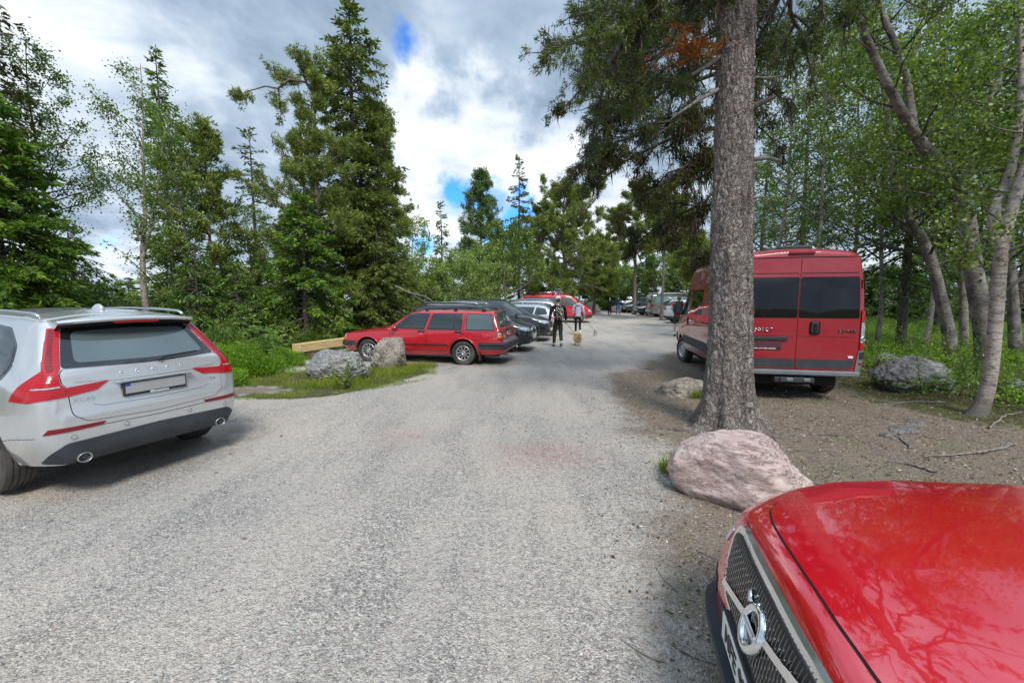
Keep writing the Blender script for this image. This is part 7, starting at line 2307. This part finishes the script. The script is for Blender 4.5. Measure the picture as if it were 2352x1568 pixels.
        for sg in (-1, 1):
            torus_pipe('shoulder_strap', [(sg * .06, ly(1.45) - .12, 1.42), (sg * .095, ly(1.5) - .045, 1.515), (sg * .115, ly(1.45) + .085, 1.46), (sg * .125, ly(1.3) + .135, 1.28), (sg * .13, ly(1.1) + .09, 1.10)], .018,
                       M['c_dark'] if bag != 'c_pattern' else pbr_pinkgrey(), b)
    def world(p):
        k = h / 1.75; c_, s_ = math.cos(rz), math.sin(rz)
        x, y, z = p[0] * k, p[1] * k, p[2] * k
        return Vector((loc[0] + x * c_ - y * s_, loc[1] + x * s_ + y * c_, loc[2] + z))
    return t, world, (pl, pr)


def pbr_pinkgrey():
    if 'strap' not in M: M['strap'] = cloth('strap_cloth', (0.20, 0.13, 0.12))
    return M['strap']


def fur_mat(name, a, b):
    m, T = mat(name)
    tc = T.n('TexCoord').outputs['Object']
    f = T.noise(T.vscale(tc, (1, 1, 2.0)), 34, 4, 0.7)
    c = T.mix(T.maprange(f, .3, .7), a, b)
    p = T.n('BsdfPrincipled', inp={'Base Color': c, 'Roughness': 0.9, 'Specular IOR Level': .1, 'Normal': T.bump(f, 1.0, .02)})
    T.n('OutputMaterial', inp={0: p.outputs[0]})
    return m

M['fur_tan'] = fur_mat('tan_fur', (0.66, 0.44, 0.20), (0.92, 0.76, 0.48))
M['fur_white'] = fur_mat('white_fur', (0.40, 0.38, 0.34), (0.78, 0.76, 0.70))
M['fur_grey'] = fur_mat('grey_fur', (0.24, 0.22, 0.19), (0.55, 0.52, 0.46))


def fluff(par, pts, n, ln, mt, rng, wd=0.007):
    """short tufts of fur standing off a body made of balls (centre, radii)"""
    C, D = [], []
    per = n // len(pts)
    for c, r in pts:
        d = norm(rng.normal(0, 1, (per, 3)))
        C.append(np.array(c) + d * np.array(r) * .93); D.append(d + np.array([0, -.25, -.45]))
    C = np.concatenate(C); D = np.concatenate(D) + rng.normal(0, .25, (per * len(pts), 3))
    L = ln * rng.uniform(.6, 1.3, len(C))
    obj('fur', leaf_mesh('fur', C, D, L, np.full(len(C), wd), rng), mt, par)


def dog(label, loc, rz, s, fur, face, belly, tail_up=True, fluffy=True, seed=1, legfur=None):
    """small dog facing +y; s = shoulder height scale (1 = 0.30 m at the shoulder)"""
    rng = np.random.default_rng(seed)
    t = empty('dog', loc, rz, label, 'dog'); t.scale = (s,) * 3
    k = 1.25 if fluffy else .9
    ch = [[(0, -.14, .235, .072 * k, .075 * k), (0, -.04, .225, .066 * k, .066 * k), (0, .08, .235, .078 * k, .085 * k), (0, .145, .30, .050 * k, .055 * k), (0, .175, .345, .045 * k)]]
    for sg in (-1, 1):
        ch.append([(0, .08, .235, .078 * k, .085 * k), (sg * .055, .085, .17, .030), (sg * .056, .075, .095, .020), (sg * .056, .080, .02, .017), (sg * .056, .105, .014, .016)])
        ch.append([(0, -.14, .235, .072 * k, .075 * k), (sg * .058, -.135, .17, .040), (sg * .060, -.105, .115, .024), (sg * .060, -.165, .075, .017), (sg * .060, -.160, .02, .016), (sg * .060, -.135, .014, .016)])
    skin_mesh('body', ch, M[fur], t, 2)
    hd = ellip('head', (0, .195, .375), (.060, .068, .058), M[face], t, lambda p: (p[0] * (1 - .35 * max(0, p[1])), p[1] * (1.0 if p[1] < 0 else 1.0), p[2] * (1 - .3 * max(0, p[1]))), 3)
    ellip('muzzle', (0, .262, .358), (.024, .036, .022), M[face], hd, None, 3)
    ellip('nose', (0, .298, .364), (.010, .008, .008), M['shoe_black'], hd, None, 2)
    for sg in (-1, 1):
        ellip('ear', (sg * .040, .180, .430), (.018, .010, .030), M[fur], hd, lambda p: (p[0] * (1 - .6 * max(0, p[2])), p[1], p[2]), 3, Matrix.Rotation(sg * .25, 3, 'Y'))
        ellip('eye', (sg * .026, .250, .385), (.007, .005, .007), M['shoe_black'], hd, None, 2)
    if tail_up:
        torus_pipe('tail', [(0, -.20, .27), (0, -.235, .33), (0.01, -.20, .385), (0.02, -.13, .395)], [.028, .036, .034, .016], M[belly], t)
    else:
        torus_pipe('tail', [(0, -.20, .25), (0, -.26, .28), (0, -.30, .33)], [.018, .014, .006], M[fur], t)
    if fluffy:
        fluff(t, [((0, -.15, .235), (.095, .09, .10)), ((0, -.04, .23), (.085, .09, .088)), ((0, .08, .245), (.098, .09, .108)), ((0, .16, .33), (.075, .06, .07)), ((.0, -.21, .345), (.045, .05, .06))], 5200, .045, M[fur], rng)
    return t


def leash(label, a, b, m, sag=0.04, r=0.007, loop=None):
    P = [Vector(a).lerp(Vector(b), q / 14) - Vector((0, 0, sag * 4 * (q / 14) * (1 - q / 14))) for q in range(15)]
    base = Vector(a)
    t = empty('dog_leash', tuple(base), 0, label, 'leash')
    torus_pipe('cord', [tuple(p - base) for p in P], r, m, t, 6)
    if loop:
        L = [Vector((0.0, 0, 0)) + Vector((math.sin(q) * .035, 0, -.14 + .14 * math.cos(q))) for q in np.linspace(0, 2 * PI, 16)]
        torus_pipe('handle_loop', [tuple(p) for p in L], r * .8, m, t, 6)
    return t


g1 = gp(1281, 797)
p1, w1, h1 = person('person walking away in a white cap and black jacket with a patterned rucksack', g1, R(6), 1.80, 'c_black', 'c_olive', 'h_brown', 'shoe_grey', stride=.20, cap='c_white', bag='c_pattern', socks='c_white',
                    arms={'L': [(-.275, -.02, 1.16), (-.285, .06, .92)], 'R': [(.275, .02, 1.15), (.315, .14, .93)]})
g2 = gp(1327, 769)
p2, w2, h2 = person('person walking away in a lilac hooded sweatshirt and black leggings', g2, R(-4), 1.72, 'c_lilac', 'c_black', 'h_brown', 'c_white', stride=.10, hood=True, socks='c_white', female=True, tight=True,
                    arms={'L': [(-.25, .05, 1.16), (-.20, .16, .98)], 'R': [(.265, .03, 1.14), (.31, .12, .92)]})
g3 = g0(1400, 37.5)
person('far walker in a black knee-length coat with pale hair', g3, R(2), 1.60, 'c_black', 'c_black', 'h_grey', 'shoe_black', stride=.12, coat=.28, female=True, hair_len=.3)
g4 = g0(1419, 38.5)
person('far walker in a blue jacket and jeans', g4, R(-3), 1.80, 'c_blue', 'c_jeans', 'h_brown', 'shoe_grey', stride=.22)
g5 = g0(1553, 18.6)
person('person in a red shirt and dark shorts with a dark rucksack beside the van', g5, R(-35), 1.80, 'c_red', 'c_dark', 'h_brown', 'shoe_black', stride=.06, shorts=True, bag='c_navy', socks='c_white', lean=.34,
       arms={'L': [(-.28, .12, 1.20), (-.22, .32, 1.12)], 'R': [(.28, .14, 1.20), (.20, .34, 1.14)]})
gd = gp(1326, 793)
dog('fluffy tan dog trotting behind the walker in lilac', gd, R(8), 1.08, 'fur_tan', 'fur_tan', 'fur_white', seed=5)
gd2 = gp(1367, 771)
dog('small grey and white dog in the middle of the drive on a thin lead', gd2, R(160), 0.88, 'fur_grey', 'fur_white', 'fur_white', tail_up=False, fluffy=False, seed=6)
leash('black dog lead from the walker in the white cap to the tan dog', w1(h1[1] + np.array((.01, 0, -.06))), Vector(gd) + Vector((0.0, .12, .37)), M['c_black'], 0.02, .010)
leash('thin grey dog lead with a hanging loop from the walker in lilac', w2(h2[1] + np.array((.01, 0, -.05))), Vector(gd2) + Vector((-.03, -.10, .31)), M['c_dark'], 0.10, .006, loop=True)
# ------------------------------------------------------------------ boulders, beam, plants, litter
def rock_mat(name, a, b, c_, vein, sc=3.0, strata=False, lichen=(0.42, 0.44, 0.43), lf=0.4):
    m, T = mat(name)
    tc = T.n('TexCoord').outputs['Object']
    n1_ = T.noise(tc, sc, 6, 0.65, 0.6); n2_ = T.noise(tc, sc * 7, 5, 0.7)
    col = T.mix(T.maprange(n1_, .3, .7), a, b)
    col = T.mix(T.maprange(n2_, .45, .75, 0, .7), col, c_)
    mp = T.n('Mapping', inp={0: tc}); mp.inputs['Rotation'].default_value = (R(20), R(-25), R(10)); mp.inputs['Scale'].default_value = (1.0, 1.0, 4.5) if strata else (1, 1, 1)
    v = T.noise(mp.outputs[0], sc * 1.6, 6, 0.7, 1.2)
    crack = T.math('SUBTRACT', 1.0, T.maprange(T.math('ABSOLUTE', T.math('SUBTRACT', v, 0.5)), 0.0, 0.022))
    col = T.mix(T.math('MULTIPLY', crack, .20 if strata else .55), col, vein)
    li = T.maprange(T.noise(tc, 16, 5, 0.7), .62, .70, 0, lf)
    col = T.mix(li, col, lichen)
    h = T.math('SUBTRACT', T.math('ADD', T.math('MULTIPLY', n1_, .6), T.math('MULTIPLY', n2_, .3)), T.math('MULTIPLY', crack, .22))
    h = T.math('ADD', h, T.math('MULTIPLY', v, .6))
    p = T.n('BsdfPrincipled', inp={'Base Color': col, 'Roughness': .82, 'Specular IOR Level': .3, 'Normal': T.bump(h, .9, .035)})
    T.n('OutputMaterial', inp={0: p.outputs[0]})
    return m

M['rock_pink'] = rock_mat('pink_granite', (0.46, 0.33, 0.30), (0.60, 0.48, 0.445), (0.68, 0.60, 0.57), (0.20, 0.135, 0.12), 2.2, True, (0.66, 0.60, 0.58), .35)
M['rock_grey'] = rock_mat('grey_granite', (0.13, 0.13, 0.13), (0.27, 0.27, 0.265), (0.40, 0.40, 0.39), (0.06, 0.06, 0.055), 3.0, False, (0.45, 0.46, 0.45), .6)
M['rock_mix'] = rock_mat('lichen_granite', (0.20, 0.20, 0.20), (0.33, 0.33, 0.335), (0.50, 0.50, 0.49), (0.30, 0.19, 0.13), 3.0, False, (0.55, 0.57, 0.57), .7)
M['rock_tan'] = rock_mat('tan_granite', (0.24, 0.195, 0.155), (0.40, 0.355, 0.31), (0.52, 0.50, 0.47), (0.16, 0.11, 0.085), 3.0, False, (0.48, 0.50, 0.50), .5)


def rock(name, label, loc, size, m, seed, rz=0, planes=14, sharp=10, shape=None, rough=0.05, sub=6, group=None):
    rng = random.Random(seed)
    bm = bmesh.new(); bmesh.ops.create_icosphere(bm, subdivisions=sub, radius=1)
    N = []
    for _ in range(planes):
        n = Vector((rng.gauss(0, 1), rng.gauss(0, 1), rng.gauss(0, .9))).normalized()
        N.append((n, rng.uniform(.74, 1.0)))
    off = Vector((seed * 3.1, 0, 0))
    for v in bm.verts:
        d = v.co.normalized()
        # smooth minimum over cutting planes gives worn facets
        s = 0.0
        for n, k in N:
            c = d.dot(n) / k
            if c > 0: s += c ** sharp
        r = min(1.15, (s + 0.4) ** (-1 / sharp))
        p = d * r
        q = p * 1.6 + off
        w = noise.noise(q) * .12 + noise.noise(q * 2.7) * .06 + rough * noise.noise(q * 6.5) + rough * .5 * noise.noise(q * 15)
        rid = 1 - abs(noise.noise(Vector((q.x * 1.3, q.y * 1.3, q.z * 4.0)) * 1.6)) * 2
        w += rough * .5 * rid
        p = p * (1 + w)
        if shape: p = Vector(shape(p))
        v.co = Vector((p.x * size[0], p.y * size[1], p.z * size[2]))
    zmin = min(v.co.z for v in bm.verts)
    for f in bm.faces: f.smooth = True
    bmesh.ops.delete(bm, geom=[v for v in bm.verts if v.co.z < -size[2] * .75], context='VERTS')
    o = obj(name, bm, m)
    o.location = loc; o.rotation_euler = (0, 0, rz)
    return tag(o, label, 'boulder' if size[0] > .3 else 'stone', group)


def on(u, v, dz=0):
    g = gp(u, v); return (g.x, g.y, g.z + dz)

def pinkshape(p):
    x, y, z = p
    k = 1.0 if z > -.1 else 1.0 - .45 * (-.1 - z)
    if z > 0: z = min(z, .95) * (1.0 - .22 * max(0, x)) 
    return (x * k, y * k, z)
g = gp(1705, 1150)
rock('boulder', 'big smooth pink boulder at the foot of the thick pine', (2.07, 3.56, 0.12), (.58, .46, .44), M['rock_pink'], 15, R(-8), 10, 11, pinkshape, .025)
rock('boulder', 'dark grey boulder right of the red van', on(2080, 890, .16), (.66, .5, .44), M['rock_grey'], 21, .2, 16, 12, None, .07)
rock('stone', 'small pale stone in the undergrowth right of the van', (8.75, 9.6, .30), (.27, .22, .22), M['rock_mix'], 22, .5, 12, 10, None, .05, 5)
rock('boulder', 'squat grey boulder behind a leafy weed, left of the upright stone', on(776, 868, .20), (.58, .42, .46), M['rock_mix'], 31, .1, 14, 12, None, .07)
rock('boulder', 'upright tan stone in front of the red estate', on(900, 846, .24), (.44, .36, .58), M['rock_tan'], 37, .7, 10, 16, lambda p: (p[0] * (1 - .10 * p[2]), p[1] * (1 - .1 * p[2]), min(p[2], .92)), .06)
rock('boulder', 'low flat boulder with a grass tuft left of the thick pine', on(1568, 905, .03), (.48, .36, .26), M['rock_tan'], 41, .2, 12, 10, None, .04)
rock('boulder', 'far pale boulder beside the pale blue estate', (11.3, 44.0, gz(11.3, 44) + .2), (1.1, .7, .5), M['rock_tan'], 43, .3, 12, 10, None, .05, 5)
rock('boulder', 'far pointed boulder right of the red camper', (8.3, 43.5, gz(8.3, 43.5) + .3), (.85, .7, .75), M['rock_tan'], 44, .3, 12, 10, lambda p: (p[0] * (1 - .3 * p[2]), p[1], p[2]), .05, 5)
rock('stone', 'dark stone low in the undergrowth at the right edge', on(2330, 905, .05), (.30, .25, .22), M['rock_grey'], 45, .5, 12, 10, None, .05, 5)
for i, (u, v, s) in enumerate([(2075, 990, .12), (2105, 972, .10), (2040, 1003, .07)]):
    rock('stone', ['flat grey stone poking out of moss behind the red bonnet', 'second flat grey stone beside the moss patch, farther back', 'small flat stone left of the moss patch'][i], on(u, v, .0), (s * 1.6, s, s * .45), M['rock_grey'], 50 + i, i, 12, 10, None, .05, 4)
rock('stone', 'pinkish block under the left end of the timber beam', on(702, 822, .10), (.26, .22, .22), M['rock_pink'], 61, .2, 10, 14, None, .05, 5)


def wood_mat():
    m, T = mat('new_timber')
    tc = T.n('TexCoord').outputs['Object']
    g_ = T.noise(T.vscale(tc, (1.2, 16, 16)), 3.2, 5, .6, .8)
    k = T.voro(T.vscale(tc, (1, 2.0, 2.0)), 2.3, 'F1', 'Distance')
    c = T.mix(T.maprange(g_, .35, .65), (0.56, 0.37, 0.155), (0.74, 0.55, 0.29))
    c = T.mix(T.maprange(k, .03, .09, .85, 0), c, (0.24, 0.12, 0.05))
    p = T.n('BsdfPrincipled', inp={'Base Color': c, 'Roughness': .65, 'Normal': T.bump(g_, .3, .01)})
    T.n('OutputMaterial', inp={0: p.outputs[0]})
    return m

M['timber'] = wood_mat()
a = Vector((-6.08, 11.55, 0.0)); b = Vector((-4.75, 16.0, 0.0))
t = empty('timber_beam', (a.x, a.y, 0.235), math.atan2(b.y - a.y, b.x - a.x), 'pale new timber beam lying on stones as a barrier, left of the red estate', 'beam')
small_box('beam', (0, -.13, 0.0), ((b - a).length, .13, .235), M['timber'], t, .008)


def leafy(name, label, loc, stems, mt, rng, h, leafl=.06, cat='plant', spread=.35, n=26, compound=False, droop=.3):
    t = empty(name, loc, 0, label, cat)
    paths = []; C, D, L, Wd, RN = [], [], [], [], []
    for s in range(stems):
        a_ = rng.uniform(0, 2 * PI); el = rng.uniform(.9, 1.45)
        P = curve_pts((rng.normal(0, spread * .25), rng.normal(0, spread * .25), 0), (math.cos(a_) * math.cos(el), math.sin(a_) * math.cos(el), math.sin(el)), h * rng.uniform(.6, 1.1), 8, rng, .10, (0, 0, -.02))
        paths.append((P, np.linspace(.008, .002, 9)))
        for k in range(n):
            q = rng.uniform(.15, 1.0) * 7.99; i = int(q); base = P[i] * (1 - (q - i)) + P[min(i + 1, 8)] * (q - i)
            aa = rng.uniform(0, 2 * PI); e2 = rng.uniform(-.2, .7)
            d = np.array([math.cos(aa) * math.cos(e2), math.sin(aa) * math.cos(e2), math.sin(e2)])
            if compound:
                ll = leafl * rng.uniform(2.4, 3.6); Q = curve_pts(base, d, ll, 6, rng, .04, (0, 0, -droop * .5))
                paths.append((Q, np.linspace(.003, .001, 7)))
                sd = norm(np.cross(d, [0, 0, 1.0])); r_ = rng.random()
                for j in range(1, 7):
                    for sg in (-1, 1):
                        C.append(Q[j]); D.append(sd * sg + d * .45 + np.array([0, 0, -.12])); L.append(leafl * (1.05 - .05 * j)); Wd.append(leafl * .34); RN.append(np.clip(r_ + rng.normal(0, .12), 0, 1))
                C.append(Q[-1]); D.append(d); L.append(leafl); Wd.append(leafl * .34); RN.append(r_)
            else:
                C.append(base + d * .02); D.append(d + rng.normal(0, .3, 3)); L.append(leafl * rng.uniform(.6, 1.3)); Wd.append(leafl * .5 * rng.uniform(.8, 1.2)); RN.append(rng.random())
    V, F = tube_np(paths, 4)
    obj('stem', mesh_np('stem', V, F, smooth=True), M['bark_spruce'], t)
    obj('leaves', leaf_mesh('leaves', np.array(C), np.array(D), np.array(L), np.array(Wd), rng, .3, rnd=np.array(RN)), M[mt], t)
    return t


rg = np.random.default_rng(99)
leafy('rowan_sapling', 'pale green rowan sapling left of the timber beam', tuple(g0(628, 10.9)), 9, 'rowan', rg, 1.25, .085, 'sapling', .9, 14, True)
leafy('weed', 'leafy green weed growing in front of the squat grey boulder', on(795, 893), 8, 'birch', rg, .62, .07, 'plant', .4, 30)
leafy('weed', 'tall thin weed rising behind the grey boulder', on(850, 880), 3, 'birch', rg, 1.0, .05, 'plant', .3, 18)
leafy('birch_sapling', 'young birch sapling at the foot of the pale curved birch', on(2215, 915), 10, 'birch', rg, 1.25, .055, 'sapling', .9, 60)
leafy('birch_sapling', 'young birch shoots right of the pale curved birch', on(2330, 925), 10, 'birch', rg, .8, .055, 'sapling', .9, 60)
leafy('birch_sapling', 'leafy birch shoots behind the dark grey boulder', tuple(g0(2150, 8.2)), 12, 'birch', rg, 1.3, .055, 'sapling', 1.0, 60)
leafy('birch_sapling', 'slender sapling with a bent stem just right of the van lamp', tuple(g0(2035, 10.0)), 5, 'birch', rg, 2.6, .055, 'sapling', .8, 70)


def mound(label, loc, r, h, n, mt, leaf, seed, name='bush', cat='bush'):
    rng = np.random.default_rng(seed)
    t = empty(name, loc, 0, label, cat)
    d = norm(rng.normal(0, 1, (n, 3))); d[:, 2] = np.abs(d[:, 2])
    rr = rng.random(n) ** .35
    bump_ = np.array([1 + .35 * noise.noise(Vector(tuple(q * 1.8 + seed))) for q in d])
    C = d * (rr * bump_)[:, None] * np.array([r, r * .85, h])
    D = d + rng.normal(0, .7, (n, 3)) + np.array([0, 0, .3])
    L = leaf * rng.uniform(.6, 1.3, n)
    obj('leaves', leaf_mesh('leaves', C, D, L, L * .62, rng, .2), M[mt], t)
    P = [(curve_pts((0, 0, 0), tuple(d[i]), h * .7, 4, rng, .1), np.linspace(.006, .002, 5)) for i in range(14)]
    V, F = tube_np(P, 4)
    obj('stem', mesh_np('stem', V, F), M['bark_spruce'], t)
    return t


mound('bright green bilberry bush right behind the silver car tail', tuple(g0(535, 8.9)), .75, .72, 9000, 'bush', .035, 1)
mound('second bright green bush in front of the rowan sapling', tuple(g0(600, 9.1)), .62, .42, 7000, 'bush', .035, 2)
mound('low bright bush at the edge of the turf beside the silver car', tuple(g0(520, 8.2)), .5, .36, 5000, 'bush', .032, 3)
mound('small bush between the rowan sapling and the timber beam', tuple(g0(660, 10.6)), .5, .45, 5000, 'bush', .035, 4)
mound('bushy willow scrub left of the rowan sapling', tuple(g0(500, 10.8)), .9, 1.0, 9000, 'birch', .05, 5)
mound('leafy scrub at the foot of the bright spruce', tuple(g0(720, 14.0)), 1.0, .7, 8000, 'birch', .05, 6)


def scatter_blades(name, label, cat, region, n, ln, wd, mt, seed, lean=.5, up=1.0):
    rng = np.random.default_rng(seed)
    P = region(rng, n)
    n = len(P)
    z = np.array([gz(a, b) for a, b in P])
    C = np.column_stack([P, z - .005])
    D = rng.normal(0, lean, (n, 3)); D[:, 2] = up + np.abs(D[:, 2]) * .3
    L = ln * rng.uniform(.4, 1.35, n)
    me = leaf_mesh(name, C, D, L, np.full(n, wd) * rng.uniform(.7, 1.3, n), rng)
    o = obj(name, me, M[mt])
    return tag(o, label, cat, kind='stuff')


def clumpy(x, y, sc, seed, thr):
    return np.array([noise.noise(Vector((a * sc, b * sc, seed))) for a, b in zip(x, y)]) > thr


def verge(rng, n):
    x = rng.uniform(-10, -1.5, n); y = rng.uniform(6.5, 13, n)
    le = -np.array([road_left(b) for b in y])
    k = ((x < le - .1) | (tongue(x, y) > .42)) & clumpy(x, y, 1.3, 5.0, -.28)
    bare = ((x + 5.0) / .95) ** 2 + ((y - 7.7) / .36) ** 2 < 1
    return np.column_stack([x[k & ~bare], y[k & ~bare]])

def verge_edge(rng, n):
    P = verge(rng, n)
    k = clumpy(P[:, 0], P[:, 1], 2.2, 9.0, .05)
    return P[k]

scatter_blades('grass', 'short yellowish green grass on the left verge', 'grass', verge, 110000, .050, .006, 'grass', 201)
scatter_blades('tall_grass', 'longer grass tufts round the two stones on the left verge', 'grass', verge_edge, 14000, .12, .007, 'grass', 202, .35)
def stone_tufts(rng, n):
    out = []
    for (u, v, r, k) in ((900, 858, .55, .4), (965, 845, .45, .3), (776, 885, .6, .4), (1600, 912, .20, .3), (1545, 1085, .13, .1), (1352, 722, .6, .1), (690, 826, .4, .2)):
        g = gp(u, v); m = int(n * k / 2)
        a_ = rng.uniform(0, 2 * PI, m); q = r * np.sqrt(rng.random(m))
        out.append(np.column_stack([g.x + q * np.cos(a_), g.y + q * np.sin(a_) * .7]))
    return np.concatenate(out)
scatter_blades('grass_tufts', 'fresh green grass tufts at the feet of the stones', 'grass', stone_tufts, 7000, .17, .007, 'grass', 203, .35)


def floor_right(rng, n):
    x = rng.uniform(6.0, 26, n); y = rng.uniform(5.5, 30, n)
    lim = np.interp(y, [0, 6, 7, 8, 10, 14, 20, 30], [7.6, 7.2, 6.9, 6.6, 8.0, 9.8, 13, 15])
    k = (x > lim) & clumpy(x, y, .9, 11.0, -.25) & (rng.random(n) < np.clip(10 / y, 0, 1) ** .7)
    return np.column_stack([x[k], y[k]])

def floor_left(rng, n):
    x = rng.uniform(-34, -5.5, n); y = rng.uniform(8.5, 34, n)
    le = -np.array([road_left(b) for b in y])
    k = (x < le - 1.0) & (tongue(x, y) < .1) & ((y > 10.2) | (x < -7.5)) & (rng.random(n) < np.clip(12 / y, 0, 1))
    return np.column_stack([x[k], y[k]])

def scatter_leaves(name, label, region, n, leaf, mt, seed, h):
    rng = np.random.default_rng(seed)
    P = region(rng, n); n = len(P)
    z = np.array([gz(a, b) for a, b in P])
    hh = h * (0.55 + .9 * np.clip(np.array([noise.noise(Vector((a * .8, b * .8, 3.0))) for a, b in P]) + .4, 0, 1))
    C = np.column_stack([P, z + rng.random(n) ** .6 * hh])
    D = rng.normal(0, 1, (n, 3)); D[:, 2] = np.abs(D[:, 2]) * .6 + .1
    L = leaf * rng.uniform(.6, 1.3, n)
    return tag(obj(name, leaf_mesh(name, C, D, L, L * .65, rng, .3), M[mt]), label, 'ground cover', kind='stuff')

scatter_leaves('bilberry_cover', 'bilberry and low leafy ground cover in the wood on the right', floor_right, 290000, .050, 'bush', 301, .42)
scatter_leaves('fern_cover', 'dark leafy ground cover under the trees on the left', floor_left, 150000, .075, 'birch', 302, .35)


def litter(rng, n):
    x = rng.uniform(.6, 9.5, n); y = rng.uniform(1.0, 9.5, n)
    re = np.interp(y, [-5, 1, 2.6, 4, 6.5, 8, 10.5], [0.5, 0.5, 1.0, 1.5, 1.7, 2.1, 3.2])
    k = x > re + rng.normal(0, .5, n)
    return np.column_stack([x[k], y[k]])

def scatter_litter():
    rng = np.random.default_rng(400)
    P = litter(rng, 46000); n = len(P)
    z = np.array([gz(a, b) for a, b in P])
    C = np.column_stack([P, z + .004])
    D = rng.normal(0, 1, (n, 3)); D[:, 2] = np.abs(D[:, 2]) * .22 + .02
    L = rng.uniform(.010, .034, n) * np.where(rng.random(n) < .06, 1.7, 1); Wd = L * rng.uniform(.2, .7, n)
    m, T = mat('dead_leaves')
    c = T.ramp(T.n('Attribute', attribute_name='rnd').outputs['Fac'], [(0, (.05, .032, .02)), (.35, (.14, .085, .05)), (.6, (.28, .19, .11)), (.85, (.40, .30, .19)), (1, (.64, .58, .47))])
    p = T.n('BsdfPrincipled', inp={'Base Color': c, 'Roughness': .8}); T.n('OutputMaterial', inp={0: p.outputs[0]})
    tag(obj('leaf_litter', leaf_mesh('leaf_litter', C, D, L, Wd, rng, .5), m), 'dead leaves, bark chips and needles on the bare ground', 'litter', kind='stuff')
    # small twigs
    paths = []
    Q = litter(rng, 900)
    for x, y in Q:
        a_ = rng.uniform(0, 2 * PI); L_ = rng.uniform(.05, .28)
        P_ = curve_pts((x, y, gz(x, y) + .010), (math.cos(a_), math.sin(a_), 0), L_, 5, rng, .16)
        P_[:, 2] = [gz(q[0], q[1]) + .008 for q in P_]
        paths.append((P_, np.linspace(.0045, .0015, 6)))
    V, F = tube_np(paths, 4)
    tag(obj('twig_litter', mesh_np('twig_litter', V, F, smooth=True), M['dead_wood']), 'small twigs strewn over the bare ground', 'twigs', kind='stuff')

scatter_litter()


def stick(label, pts, r, mt='dead_wood', seed=1):
    rng = np.random.default_rng(seed)
    g_ = [gp(u, v) for u, v in pts]
    base = g_[0]
    s = np.linspace(0, 1, len(g_)); q = np.linspace(0, 1, 14)
    P = np.stack([np.interp(q, s, [p[k] for p in g_]) for k in range(3)], 1)
    P[1:-1, :2] += rng.normal(0, .012, (12, 2))
    P[:, 2] = [gz(p[0], p[1]) + r * 1.0 for p in P]
    t = empty('fallen_branch', tuple(base), 0, label, 'branch')
    paths = [(P - np.array(base), np.linspace(r, r * .35, 14))]
    for k in (5, 9):
        a_ = rng.uniform(-1, 1) + math.atan2(P[-1, 1] - P[0, 1], P[-1, 0] - P[0, 0])
        Q = curve_pts(P[k] - np.array(base), (math.cos(a_), math.sin(a_), .15), .22, 5, rng, .12)
        paths.append((Q, np.linspace(r * .45, r * .15, 6)))
    V, F = tube_np(paths[:1], 7); obj('stem', mesh_np('stem', V, F, smooth=True), M[mt], t)
    for pth in paths[1:]:
        V, F = tube_np([pth], 5); obj('side_twig', mesh_np('side_twig', V, F, smooth=True), M[mt], t)

stick('long grey fallen branch behind the red bonnet, far right', [(2330, 1022), (2270, 1040), (2190, 1048), (2120, 1052)], .020, seed=1)
stick('pale fallen stick nearest the red bonnet', [(2150, 1088), (2095, 1070), (2050, 1060)], .017, seed=2)
stick('dark forked stick in the middle of the brown ground', [(2085, 1030), (2070, 1002), (2055, 985)], .014, seed=3)
stick('thin stick lying in front of the dark grey boulder', [(2170, 925), (2100, 924), (2010, 932)], .014, seed=4)
stick('arched branch at the right edge by the birch foot', [(2270, 985), (2310, 955), (2345, 950)], .018, seed=5)
stick('reddish stick between the pink boulder and the red car', [(1690, 1195), (1735, 1208), (1790, 1215)], .009, 'bark_pine_far', seed=6)
stick('short dark stick lying on the drive beyond the dogs', [(1480, 847), (1490, 848), (1502, 849)], .012, 'bark_spruce', seed=7)
stick('small dark stick on the bare ground left of the red car', [(1790, 1360), (1812, 1368), (1840, 1378)], .006, 'bark_spruce', seed=8)
g = g0(1343, 42.5)
t = empty('notice_board', g, R(-4), 'small dark notice board on a post between the pines at the end of the drive', 'sign')
small_box('post', (-.05, -.03, -.1), (.05, .03, 1.95), M['bark_pine_far'], t, .01)
small_box('panel', (-.34, -.06, 1.45), (.34, -.03, 1.82), M['black'], t, .01)
